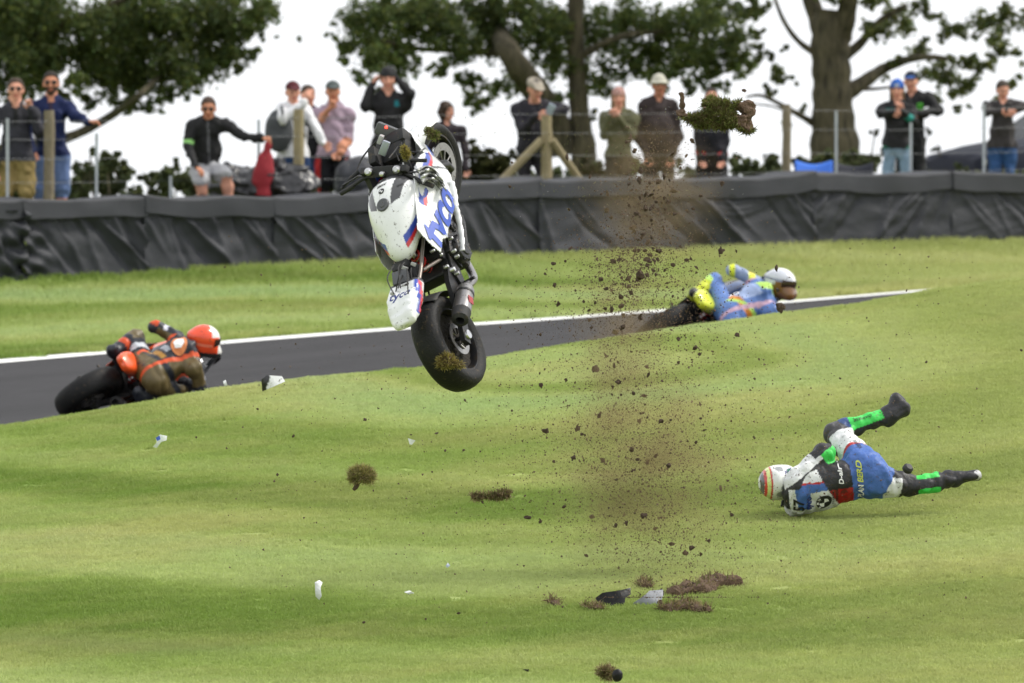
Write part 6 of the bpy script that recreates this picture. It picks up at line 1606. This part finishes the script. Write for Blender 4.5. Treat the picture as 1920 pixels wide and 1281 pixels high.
def shoulder_hump(J, lat, up, fw, R): return [prim_ell(J['neck'] - up * .05 - fw * .075, (.09, .055, .07), np.stack([lat, fw, up], 1), 'torso', .06), prim_ell(J['pel'] - fw * .02 - up * .03, (.155, .135, .14), np.stack([lat, fw, up], 1), 'pelvis', .05),
    prim_ell(J['neck'] - up * .20, (.172, .125, .22), np.stack([lat, fw, up], 1), 'torso', .05), prim_cone(J['sr'] - up * .02, J['er'], .082, .070, 'uarmr', .03, None, -.003), prim_cone(J['er'], J['wr'], .066, .050, 'farmr', .02, None, -.003),
    prim_cone(J['hr'], J['kr'], .112, .078, 'thighr', .05, None, -.003), prim_cone(J['kr'], J['ar'], .072, .054, 'shinr', .03, None, -.003), prim_cone(J['ar'], T(1694, 769, .43), .054, .046, 'footr', .03), prim_cone(T(1695, 767, .43), T(1681, 744, .44), .044, .031, 'footr', .02), prim_ell(J['pel'] + up * .16, (.150, .115, .12), np.stack([lat, fw, up], 1), 'waist', .05),
    prim_cone(J['hl'], J['kl'], .098, .070, 'thighl', .05, None, -.003)]
v, f, k, (lat, up, fw) = human_body(J, fwd, 1.0, dict(torso=LWH, pelvis=LBLU, skin=LBK), h=.0080, fold=.010, seed=41, cfun=zones_fallen, suit=1.0, boots=True, extra=shoulder_hump)
acc = Acc(); acc.add(v, f, k)
hand_mesh(acc, J['wr'], V([-.2, .5, -.6]), (0, 0, 1), GREEN * .8, .8, -1, 1.15); hand_mesh(acc, J['wl'], V([-.8, .3, -.1]), (0, 0, -1), LBK, .6, 1, 1.15)
fo_ = V([J['pel'][0], J['pel'][1], zg(J['pel'][0], J['pel'][1])])
fallen = empty('rider', fo_, 'fallen rider in white, blue and green leathers sprawled on the grass with one leg raised', 'rider')
fb = mkobj('body', np.concatenate(acc.v) - fo_, np.concatenate(acc.f), m_leather_dirty, fallen, True, np.concatenate(acc.c))
bvf = bvh_of(v - fo_, f)
def back_pt(a, b): return J['neck'] - fo_ - up * (a / .88) + lat * (b + .04)
def back_text(txt, a, b, size, m, along=True, shear=.15, bold=.03, off=.005):
    return text_on(fallen, bvf, txt, back_pt(a, b), lat, up, -fw, size, m, off, shear, bold, True, .4)
m_tw = mat('lettering_white', (.8, .8, .8), .5); m_ty = mat('lettering_yellow', (.55, .60, .10), .5); m_tnavy = mat('lettering_navy', (.015, .03, .18), .4)
back_text('57', .075, -.055, .105, m_txtk)
back_text('tyco', .125, -.060, .066, m_txtb)
mw = roundel(fallen, bvf, back_pt(.205, -.075), lat, up, -fw, .058, .005)
for i, ch in enumerate('BMW'):
    a_ = math.radians(90 + (1 - i) * 42); r_ = .046
    oo = back_pt(.205, -.075) + lat * r_ * math.cos(a_) + up * r_ * math.sin(a_)
    d_ = a_ - math.pi / 2; uu = lat * math.cos(d_) + up * math.sin(d_); vv_ = -lat * math.sin(d_) + up * math.cos(d_)
    text_on(fallen, bvf, ch, oo - vv_ * .008, uu, vv_, -fw, .024, mw, .012, 0, .03, True, .4)
back_text('TCR RACING', .272, -.06, .020, m_txtk, off=.006); back_text('DAINESE', .298, -.045, .028, m_txtk, off=.006)
back_text('D-air', .335, .085, .045, m_tw, off=.006)
dg = [(-.014, -.03), (.012, -.022), (.02, .0), (.012, .02), (-.016, .03), (-.006, .008), (-.02, .0), (-.006, -.01)]
decal('devil_mark', poly_tris(dg, .02), back_pt(.335, -.03), lat, up, -fw, bvf, .006, mat('mark_dark_red', (.12, .01, .01), .5), fallen, .4)
back_text('PLAN', .46, -.065, .052, m_tw, off=.006); back_text('BERD', .46, .075, .052, m_ty, off=.006)
text_on(fallen, bvf, 'DAINESE', (J['kr'] + J['ar']) / 2 - fo_ + V([-.01, 0, .028]), -nrm(J['ar'] - J['kr']), -nrm(np.cross(nrm(J['ar'] - J['kr']), [0, 1, 0])) * -1 * -1, (0, -1, .45), .036, m_txtk, .006, .2, .01, True, .4)
text_on(fallen, bvf, 'DAINESE', J['hr'] + (J['kr'] - J['hr']) * .62 - fo_ + V([.07, 0, .0]), nrm(J['hr'] - J['kr']), nrm(np.cross([0, 1, 0], nrm(J['hr'] - J['kr']))) * -1, (0, -1, 0), .028, m_txtk, .006, .2, .01, True, .4)
def helm_fallen(v):
    x, y, z = v.T; c = np.tile(np.array([.70, .71, .70]), (len(v), 1))
    for z0, w, col in ((.112, .010, [.55, .05, .04]), (.092, .012, [.60, .68, .25]), (.074, .006, [.5, .06, .05]), (.135, .012, [.1, .1, .1])):
        c[np.abs(z + .15 * y - z0) < w] = col
    c[(z < -.02) & (x > .03) & (np.abs(y + .03) < .06)] = [.03, .30, .06]
    c[((y + .12) ** 2 + (z - .03) ** 2 < .03 ** 2)] = [.25, .26, .27]; c[((x - .05) ** 2 + (z + .0) ** 2 < .034 ** 2) & (y < 0)] = [.16, .18, .17]; c[((x + .06) ** 2 + (z + .05) ** 2 < .030 ** 2) & (y < 0)] = [.05, .34, .08]; c[((x - .0) ** 2 + (z + .062) ** 2 < .02 ** 2) & (y < 0)] = [.28, .22, .12]
    c[(z < -.095)] = [.02, .02, .02]; return c
# crown of the helmet points away from the body, its back towards us
Frh = frame(nrm(V([-.25, .95, -.1])), nrm(V([-1.0, -.15, -.05])))
hm_f, hv_f, hf_f = helmet(fallen, fo_, J['head'], Frh, helm_fallen)
bvh_h = bvh_of(hv_f, hf_f)
hcen = J['head'] - fo_
text_on(hm_f, bvh_h, 'AGV', hcen + V([.055, 0, .045]), nrm([.75, 0, .65]), nrm([-.65, 0, .75]), (.1, -1, .3), .036, m_tnavy, .005, .2, .02, True, .3)
# slider and knee puck flung off
sl = MB().lathe([(0, .030), (.024, .028), (.038, .012), (.038, -.012), (.024, -.028), (0, -.030)], T(1702, 879, -.2), nrm([.4, -.6, .6]), 24).build('knee_slider', mat('slider_black', (.018, .018, .018), .6), None, True)
setp(sl, 'round black knee slider flung off above the straight leg', 'slider')
# ------------------------------------------------------------------ turf, clods and wreckage thrown up by the crash
m_soil = mat('soil', (0.105, 0.066, 0.042), .95, var=.5, vscale=30, bump=.9, bscale=60)
m_blade2 = leaf_material('loose_grass', .6, .35)
def blades_on(v, f, n, lmin, lmax, cols, seed, sel=None, dirbias=(0, 0, 0), w=.0035):
    """loose grass blades standing on a surface"""
    g = np.random.default_rng(seed); v = np.asarray(v); f = np.asarray(f)
    tri = np.concatenate([f[:, [0, 1, 2]], f[:, [0, 2, 3]]]) if f.shape[1] == 4 else f
    a, b, c = v[tri[:, 0]], v[tri[:, 1]], v[tri[:, 2]]
    nn = np.cross(b - a, c - a); ar = np.linalg.norm(nn, axis=1) + 1e-12; nn = nn / ar[:, None]
    if sel is not None: ar = ar * sel((a + b + c) / 3, nn)
    i = g.choice(len(tri), n, p=ar / ar.sum()); r1, r2 = g.random(n), g.random(n); m = r1 + r2 > 1; r1[m], r2[m] = 1 - r1[m], 1 - r2[m]
    p = a[i] + (b - a)[i] * r1[:, None] + (c - a)[i] * r2[:, None]
    d = nn[i] + g.normal(size=(n, 3)) * .55 + V(dirbias); d /= np.linalg.norm(d, axis=1)[:, None]
    L = g.uniform(lmin, lmax, n)[:, None]; s = np.cross(d, g.normal(size=(n, 3))); s /= np.linalg.norm(s, axis=1)[:, None]
    bend = g.normal(size=(n, 3)) * .25
    W = g.uniform(.6, 1.3, (n, 1)) * w
    q = np.stack([p - s * W, p + s * W, p + d * L * .55 + s * W * .8, p + d * L * .55 - s * W * .8, p + d * L + bend * L], 1)
    base = np.arange(n)[:, None] * 5; F = np.concatenate([base + [0, 1, 2], base + [0, 2, 3], base + [3, 2, 4]])
    cc = np.array(cols)[g.integers(0, len(cols), n)] * g.uniform(.7, 1.3, (n, 1))
    return q.reshape(-1, 3), F, np.repeat(cc, 5, 0)
GRS = [(.15, .18, .04), (.19, .21, .06), (.17, .15, .06), (.075, .09, .022), (.12, .09, .04)]
DRY = [(.24, .18, .09), (.16, .12, .055), (.15, .16, .05), (.30, .24, .13)]
def lump(name, label, cat, prims, h, amp, fr, seed, blades=None, group=None, m=None, cut=None):
    v, f, own = sdf_mesh(prims, h, lambda p: amp * wav(p, seed, 4, fr, .6), cut)
    c = v.mean(0); root = empty(name, c, label, cat, group)
    mkobj('soil', v - c, f, m or m_soil, root)
    if blades:
        n, l0, l1, cols, sel, db = blades
        q, F, k = blades_on(v, f, n, l0, l1, cols, seed, sel, db)
        o = mkobj('grass', q - c, F, m_blade2, root, False, k)
        o['kind'] = 'stuff'
    return root
TD = 56.5
t_ = lambda x, y, d=0: P(x, y, TD + d)
# the large sod flying against the sky
pr = [prim_cone(t_(1272, 212), t_(1312, 228, .05), .012, .030, 'g', .02), prim_cone(t_(1312, 228, .05), t_(1345, 222), .034, .050, 'g', .03), prim_cone(t_(1345, 222), t_(1392, 228, -.03), .055, .040, 'g', .03), prim_cone(t_(1392, 228), t_(1406, 246), .035, .018, 'g', .02),
      prim_cone(t_(1330, 195), t_(1358, 205), .035, .045, 'g', .03), prim_cone(t_(1385, 198), t_(1408, 206), .030, .036, 's', .02), prim_cone(t_(1403, 200), t_(1398, 238), .038, .032, 's', .02), prim_cone(t_(1278, 178), t_(1282, 212), .010, .022, 's', .015), prim_cone(t_(1280, 160), t_(1278, 178), .003, .010, 's', .01)]
soil_c = np.array([P(1403, 215, TD), P(1279, 190, TD)])
lump('flying_sod', 'large torn grass sod flying high above the track', 'turf', pr, .0065, .017, 85, 3, (5600, .015, .045, GRS, lambda c, n: (np.min([np.linalg.norm((c - q) * [1, .3, .8], axis=1) for q in soil_c], 0) > .085) * 1.0, (0, -.3, .35)))
lump('flying_turf', 'round tuft of turf with soil beneath flying left of the plume', 'turf', [prim_ell(t_(678, 893), (.075, .06, .045), k=.02), prim_cone(t_(672, 902), t_(667, 918), .03, .014, k=.02)], .008, .016, 60, 5, (1900, .02, .05, [(.30, .27, .09), (.23, .23, .07), (.34, .27, .14)], lambda c, n: (c[:, 2] > P(675, 903, TD)[2]) * 1.0, (0, -.2, .3)))
lump('loose_turf', 'flat brown tuft of loose turf just above the grass below the motorcycle', 'turf', [prim_cone(t_(888, 932), t_(945, 926), .016, .022, k=.02), prim_cone(t_(945, 926), t_(962, 920), .012, .006, k=.01)], .008, .014, 60, 6, (900, .015, .045, DRY, None, (.3, 0, .3)))
hv_ = [BL(838, 676, -.02), BL(852, 684, -.06)]
wq = lambda p: (M_hero_np @ np.append(p, 1))[:3]
rt = P(838, 678, 53.52)
lump('clinging_turf', 'ochre tuft of turf stuck to the flying rear tyre', 'turf', [prim_ell(P(836, 676, 53.50), (.050, .03, .042), k=.02), prim_cone(P(845, 680, 53.50), P(868, 686, 53.50), .015, .006, k=.01)], .007, .012, 70, 8, (900, .012, .035, [(.34, .27, .08), (.26, .23, .08), (.2, .16, .05)], None, (0, -.5, .1)))
lump('clinging_turf', 'muddy grass tuft caught in the flying front wheel', 'turf', [prim_cone(P(804, 248, 54.35), P(816, 256, 54.35), .02, .02, k=.02)], .007, .012, 70, 9, (420, .012, .035, GRS, None, (0, -.5, .1)))
lump('clinging_turf', 'ochre grass tuft caught behind the handlebars of the flying motorcycle', 'turf', [prim_cone(P(757, 276, 53.45), P(762, 292, 53.45), .010, .016, k=.02)], .006, .010, 70, 10, (420, .010, .026, [(.32, .27, .07), (.22, .19, .06)], None, (0, -.5, .1)))

def gpoint(px, py):
    """ground point seen at (px, py) on the near bank"""
    lo, hi = 50.0, 66.0
    for _ in range(40):
        D = (lo + hi) / 2; p = P(px, py, D)
        if p[2] > zg(p[0], p[1]): lo = D
        else: hi = D
    p = P(px, py, lo); return V([p[0], p[1], zg(p[0], p[1])]), lo
def scrape(label, pts, rad, seed, nb):
    pr = []
    G = [gpoint(x, y)[0] for x, y in pts]
    for a, b, r in zip(G[:-1], G[1:], rad): pr.append(prim_cone(a + [0, 0, .012], b + [0, 0, .012], r * 1.15, r, 's', .03, ((0, 0, 1), .75)))
    lump('torn_earth', label, 'earth', pr, .011, .020, 45, seed, (nb, .02, .06, DRY, None, (0, 0, .4)))
scrape('long ridge of torn brown earth right of the grey fairing piece', [(1262, 1118), (1290, 1110), (1315, 1112), (1335, 1098), (1368, 1100)], [.05, .06, .07, .075], 12, 500)
scrape('short patch of torn earth and dry grass in front of the long ridge', [(1252, 1148), (1285, 1143), (1318, 1150)], [.045, .05], 13, 700)
scrape('small torn earth patch below the black fairing piece', [(1102, 1142), (1120, 1146)], [.03], 14, 350)
scrape('small torn earth bump above the grey fairing piece', [(1205, 1098), (1214, 1104)], [.035], 15, 300)
scrape('tiny torn earth patch left of the black fairing piece', [(1034, 1134), (1044, 1140)], [.02], 16, 160)

# wreckage
def shard(name, label, outline, D, m, bend=.02, th=.004, tilt=.15, seed=1, cat='debris', cols=None, ground=False):
    """broken panel: its outline, curled and given thickness; stands where it lies or flies"""
    poly = np.array(outline, float); c = poly.mean(0); sc = D / FPX
    pl = [((x - c[0]) * sc, -(y - c[1]) * sc) for x, y in poly]
    v, f = poly_tris(pl, .02)
    g = np.random.default_rng(seed); d = nrm([g.uniform(-1, 1), g.uniform(-1, 1)])
    s = v @ d; R = max(1e-3, np.abs(s).max())
    dep = bend * (s / R) ** 2 + tilt * v[:, 1] + .3 * tilt * v[:, 0] + .004 * wav(np.stack([v[:, 0], v[:, 1], 0 * s], 1), seed, 3, 60)
    o = P(c[0], c[1], D); w = np.stack([v[:, 0], dep, v[:, 1]], 1)
    ob = mkobj(name, w, f, m, None, False, None if cols is None else cols(v)); ob.location = o
    sm = ob.modifiers.new('t', 'SOLIDIFY'); sm.thickness = th
    return setp(ob, label, cat)
m_panel = vmat('broken_panel', .3, var=.05, coat=.4, dirt=.2)
m_shardw = mat('white_shard', (.70, .71, .72), .35, var=.08)
m_clear, tt_, bb_ = new_mat('clear_plastic'); bb_.inputs['Base Color'].default_value = (.85, .88, .9, 1); bb_.inputs['Roughness'].default_value = .12; bb_.inputs['Alpha'].default_value = .45
m_gl = mat('gloss_black_panel', (.008, .008, .009), .45, var=.2, spec=.25, dirt=.12)
m_gr2 = mat('grey_panel', (.20, .21, .23), .45, var=.15, dirt=.15); m_wg = mat('pale_grey_panel', (.42, .43, .44), .45, var=.12, dirt=.08)
shard('fairing_fragment', 'black and white lettered fairing fragment at the edge of the near bank', [(490, 712), (500, 704), (528, 706), (534, 716), (520, 722), (506, 728), (492, 734)], 63.5, m_panel, .03, cols=lambda v: np.where((v[:, 0] < -.028 + .3 * v[:, 1])[:, None], BLACK * 1.2, WHITE), seed=2)
shard('plastic_scrap', 'clear torn plastic scrap with a blue patch flying over the left grass', [(292, 822), (300, 815), (313, 818), (312, 826), (302, 829), (294, 840), (287, 838), (294, 829)], 57, m_clear, .02, .002, seed=3)
shard('plastic_scrap', 'small blue scrap beside the clear torn plastic', [(292, 821), (299, 817), (301, 824), (295, 827)], 56.95, mat('blue_scrap', (.03, .09, .40), .35), .005, .002, seed=4)
shard('panel_shard', 'curved white shard flying upright over the lower grass', [(590, 1092), (598, 1089), (604, 1093), (601, 1102), (603, 1118), (599, 1125), (592, 1118)], 55, m_shardw, .03, seed=5)
shard('panel_shard', 'small white sliver flying low right of the upright white shard', [(758, 1111), (768, 1108), (776, 1112), (766, 1114)], 55, m_shardw, .01, seed=6)
shard('panel_shard', 'small white and blue scrap flying right of centre over dark grass', [(835, 1061), (840, 1056), (844, 1061), (839, 1065)], 55.5, mat('pale_blue_shard', (.45, .50, .62), .35), .01, seed=7)
shard('panel_shard', 'tiny white scrap at the track edge behind the orange racer', [(418, 716), (423, 713), (426, 722), (421, 724)], 64, m_shardw, .01, seed=8)
shard('plastic_scrap', 'faint clear scrap flying below the rear tyre', [(765, 822), (779, 826), (772, 834), (768, 833)], 57, m_clear, .01, .002, seed=9)
shard('panel_shard', 'small dark pointed scrap near the bottom edge', [(979, 1255), (992, 1255), (991, 1260)], 51.6, m_gl, .005, seed=10)
def ground_shard(label, outline, m, seed, bend, tilt):
    poly = np.array(outline, float); low = poly[:, 1].max(); c = poly.mean(0)
    D = gpoint(c[0], low - 4)[1]
    return shard('fairing_piece', label, outline, D, m, bend, .006, tilt, seed)
ground_shard('gloss black fairing piece stuck in the grass left of the grey one', [(1117, 1122), (1130, 1112), (1165, 1107), (1182, 1104), (1182, 1116), (1172, 1122), (1170, 1136), (1140, 1140), (1126, 1138)], m_gl, 21, .05, .35)
ground_shard('dented grey fairing piece lying in the grass', [(1188, 1130), (1210, 1116), (1218, 1109), (1243, 1108), (1243, 1120), (1236, 1134), (1205, 1138), (1186, 1138)], m_gr2, 22, .05, .45)
ground_shard('pale inner face of the dented grey fairing piece', [(1216, 1120), (1234, 1119), (1234, 1130), (1212, 1135)], m_wg, 23, .03, .45).location.y -= .02
lump('loose_turf', 'brown tuft of turf beside the round black piece at the bottom edge', 'turf', [prim_ell(P(1138, 1262, 51.6), (.04, .03, .03), k=.02)], .008, .014, 60, 26, (500, .015, .05, DRY, None, (0, 0, .3)))
v, f, _ = sdf_mesh([prim_ell(P(1157, 1267, 51.5), (.034, .022, .042), k=.02)], .006, lambda p: .006 * wav(p, 4, 3, 40))
setp(mkobj('rubber_piece', v, f, m_gl), 'round black piece flying at the bottom edge below the wreckage', 'debris')

# clods: one object each for the ones that can be picked out
def clod_mesh(seed):
    g = np.random.default_rng(seed); bm = bmesh.new(); bmesh.ops.create_icosphere(bm, subdivisions=2, radius=1)
    v = np.array([q.co[:] for q in bm.verts]); v = v * (1 + .55 * wav(v, seed, 3, 4.2, .8)[:, None]) * g.uniform(.55, 1.15, 3)
    for q, c in zip(bm.verts, v): q.co = c
    me = bpy.data.meshes.new('soil_clod'); bm.to_mesh(me); bm.free(); me.materials.append(m_soil); return me
CM = [clod_mesh(s) for s in range(60, 68)]
def plume_x(y, g):
    c = np.interp(y, [280, 420, 520, 700, 900, 1100], [1225, 1215, 1190, 1182, 1210, 1240]); s = np.interp(y, [100, 280, 420, 520, 700, 900, 1020, 1100], [230, 60, 70, 95, 190, 170, 150, 110])
    return c + g.normal() * s * (1 if g.random() < .5 else .45)
big = [(1352, 471, 15), (1117, 692, 15), (1083, 803, 14), (1075, 858, 13), (988, 970, 10), (1013, 978, 8), (1058, 950, 10), (1464, 577, 24), (1456, 504, 9), (1200, 517, 17), (1178, 522, 9), (1230, 515, 8), (1288, 488, 10), (1262, 497, 8), (1235, 470, 10), (1150, 490, 9), (1215, 455, 10), (1040, 535, 10), (1047, 570, 8), (1105, 600, 7), (1168, 614, 11), (1240, 790, 9), (1055, 1138, 5), (1012, 700, 6), (960, 770, 6), (1220, 392, 9), (1245, 372, 8), (1200, 405, 8), (1260, 400, 8), (1235, 352, 7), (960, 305, 7), (956, 350, 6), (1737, 679, 5), (1915, 657, 5), (1165, 445, 8), (1190, 470, 7), (860, 1150, 8), (798, 1161, 6), (682, 1167, 5), (700, 920, 5), (550, 818, 5), (520, 890, 5), (368, 820, 4), (483, 767, 4), (835, 845, 5), (771, 815, 4), (810, 885, 4), (1700, 545, 4), (1625, 596, 4)]
g = np.random.default_rng(77)
while len(big) < 290:
    y = float(np.clip(g.choice([g.normal(480, 70), g.normal(640, 130), g.normal(860, 130), g.normal(330, 50)]), 120, 1130))
    big.append((plume_x(y, g), y, 4.5 + 6.5 * g.random() ** 2))
for (x, y, s) in big:
    D = 56.8 + g.normal() * .55
    p = P(x, y, D); zz = zg(p[0], p[1])
    while p[2] < zz + .04: D -= .3; p = P(x, y, D); zz = zg(p[0], p[1])
    o = bpy.data.objects.new('soil_clod', CM[g.integers(0, len(CM))]); COL.objects.link(o)
    o.location = p; o.rotation_euler = g.uniform(0, 6.28, 3); r = s / 2 / FPX * D * 1.15; o.scale = (r, r * g.uniform(.7, 1), r * g.uniform(.7, 1.1))
    lab = {(1464, 577): 'large ragged clod of earth in front of the blue racer below his helmet', (1352, 471): 'flat ragged clod of earth flying above the blue racer',
           (1200, 517): 'reddish brown clod in the thick of the plume above the white line', (1117, 692): 'tall ragged clod over the grass just below the track edge',
           (1083, 803): 'upper of two big clods level with the raised boot', (1075, 858): 'lower of two big clods level with the raised boot'}.get((x, y))
    reg = ('in front of the dark barrier or the crowd' if y < 480 else 'over the far verge' if y < 590 else 'over the track' if y < 655 else 'over the upper near bank' if y < 880 else 'low over the near bank')
    setp(o, lab or 'small brown clod of earth flying ' + reg, 'clod', None if lab else 'earth clods flying ' + reg)
# the fine spray, too many to count
def spray(name, label, n, seed, gen, m, cols=None, thin=False):
    g = np.random.default_rng(seed); vs, ks = [], []
    T4 = np.array([(1, 1, 1), (-1, -1, 1), (-1, 1, -1), (1, -1, -1)], float) * .62
    for i in range(n):
        x, y, s, D = gen(g)
        p = P(x, y, D)
        if p[2] < zg0(p[0], p[1]) + .01: D = max(50, D - 2.0); p = P(x, y, D)
        r = s / 2 / FPX * D
        q, _ = np.linalg.qr(g.normal(size=(3, 3)))
        sh = T4 * g.uniform(.5, 1.3, (4, 1))
        if thin: sh = sh * [g.uniform(1.2, 2.6), .28, .18]
        vs.append((sh @ q) * r + p); ks.append(np.tile(cols(g) if cols else (0, 0, 0), (4, 1)))
    base = np.arange(n)[:, None] * 4
    F = np.concatenate([base + [0, 1, 2], base + [0, 3, 1], base + [0, 2, 3], base + [1, 3, 2]])
    o = mkobj(name, np.concatenate(vs), F, m, None, False, np.concatenate(ks) if cols else None)
    return setp(o, label, 'spray', None, 'stuff')
_zx = np.linspace(-6, 6, 61); _zy = np.linspace(48, 64, 81); _ZG = zground(*[q.ravel() for q in np.meshgrid(_zx, _zy, indexing='ij')]).reshape(61, 81)
def zg0(x, y): return _ZG[int(np.clip((x + 6) / .2, 0, 60)), int(np.clip((y - 48) / .2, 0, 80))]
def gen_soil(g):
    u = g.random()
    if u < .27: y = g.normal(500, 75)
    elif u < .52: y = g.normal(680, 120)
    elif u < .92: y = g.normal(920, 110)
    else: y = g.normal(330, 60)
    y = float(np.clip(y, 60, 1120)); x = plume_x(y, g)
    if g.random() < .10: x = g.uniform(420, 1850); y = g.uniform(440, 1180)
    return x, y, float(np.clip(1.5 * math.exp(g.normal() * .55) + .7, 1.0, 6.0)), 56.8 + g.normal() * .5
spray('soil_spray', 'fine brown soil spray of the dirt plume', 24000, 88, gen_soil, m_soil)
def gen_fleck(g):
    if g.random() < .55: x, y = g.normal(1080, 170), g.normal(270, 90)
    else: y = g.uniform(350, 1050); x = plume_x(y, g) + g.normal() * 60
    return x, float(np.clip(y, 10, 1100)), g.uniform(1.5, 5.0), 56.6 + g.normal() * .5
FLC = [(.26, .25, .08), (.16, .18, .05), (.34, .30, .16), (.10, .12, .03)]
spray('grass_flecks', 'torn grass and straw flecks drifting through the dirt plume', 1100, 89, gen_fleck, m_blade2, lambda g: FLC[g.integers(0, 4)], True)
def gen_white(g):
    y = g.uniform(100, 1120); return plume_x(y, g) + g.normal() * 120, y, g.uniform(1.2, 3.0), 56.6 + g.normal() * .4
spray('paint_chips', 'tiny white paint chips scattered through the dirt plume', 120, 90, gen_white, m_blade2, lambda g: (.8, .8, .8), True)

# the dust itself
m_dust = bpy.data.materials.new('dust'); m_dust.use_nodes = True; t = m_dust.node_tree; t.nodes.clear()
out = t.nodes.new('ShaderNodeOutputMaterial'); pv = t.nodes.new('ShaderNodeVolumePrincipled')
pv.inputs['Color'].default_value = (.36, .27, .16, 1); pv.inputs['Anisotropy'].default_value = .25
tc = t.nodes.new('ShaderNodeTexCoord')
ln_ = t.nodes.new('ShaderNodeVectorMath'); ln_.operation = 'LENGTH'; t.links.new(tc.outputs['Object'], ln_.inputs[0])
fall = t.nodes.new('ShaderNodeMapRange'); fall.inputs['From Min'].default_value = 1.0; fall.inputs['From Max'].default_value = .0; fall.interpolation_type = 'SMOOTHSTEP'
t.links.new(ln_.outputs['Value'], fall.inputs['Value'])
mp = t.nodes.new('ShaderNodeMapping'); mp.inputs['Scale'].default_value = (1.6, 1.4, 3.6); t.links.new(tc.outputs['Object'], mp.inputs['Vector'])
nz = t.nodes.new('ShaderNodeTexNoise'); nz.inputs['Scale'].default_value = 1.5; nz.inputs['Detail'].default_value = 3; t.links.new(mp.outputs['Vector'], nz.inputs['Vector'])
nr = t.nodes.new('ShaderNodeMapRange'); nr.inputs['From Min'].default_value = .36; nr.inputs['From Max'].default_value = .68; t.links.new(nz.outputs['Fac'], nr.inputs['Value'])
ml = t.nodes.new('ShaderNodeMath'); ml.operation = 'MULTIPLY'; t.links.new(fall.outputs['Result'], ml.inputs[0]); t.links.new(nr.outputs['Result'], ml.inputs[1])
oi = t.nodes.new('ShaderNodeObjectInfo')
m2 = t.nodes.new('ShaderNodeMath'); m2.name = 'dens'; m2.operation = 'MULTIPLY'; t.links.new(ml.outputs[0], m2.inputs[0]); m2.inputs[1].default_value = 5.0
t.links.new(m2.outputs[0], pv.inputs['Density']); t.links.new(pv.outputs[0], out.inputs['Volume'])
def dust(px, py, D, rad, label, dens):
    bm = bmesh.new(); bmesh.ops.create_icosphere(bm, subdivisions=3, radius=1); me = bpy.data.meshes.new('dust_cloud'); bm.to_mesh(me); bm.free(); md_ = m_dust.copy(); md_.node_tree.nodes['dens'].inputs[1].default_value = dens; me.materials.append(md_)
    o = bpy.data.objects.new('dust_cloud', me); COL.objects.link(o); o.location = P(px, py, D); o.scale = rad
    setp(o, label, 'dust', None, 'stuff')
dust(1222, 370, 57.0, (.62, .45, .68), 'brown dust thrown up in front of the barrier', 2.4)
dust(1162, 640, 56.95, (.42, .42, .85), 'brown dust in the middle of the plume over the track', 3.4)
dust(1205, 880, 56.8, (.85, .42, 1.0), 'thin brown dust hanging over the grass below the plume', 5.2)
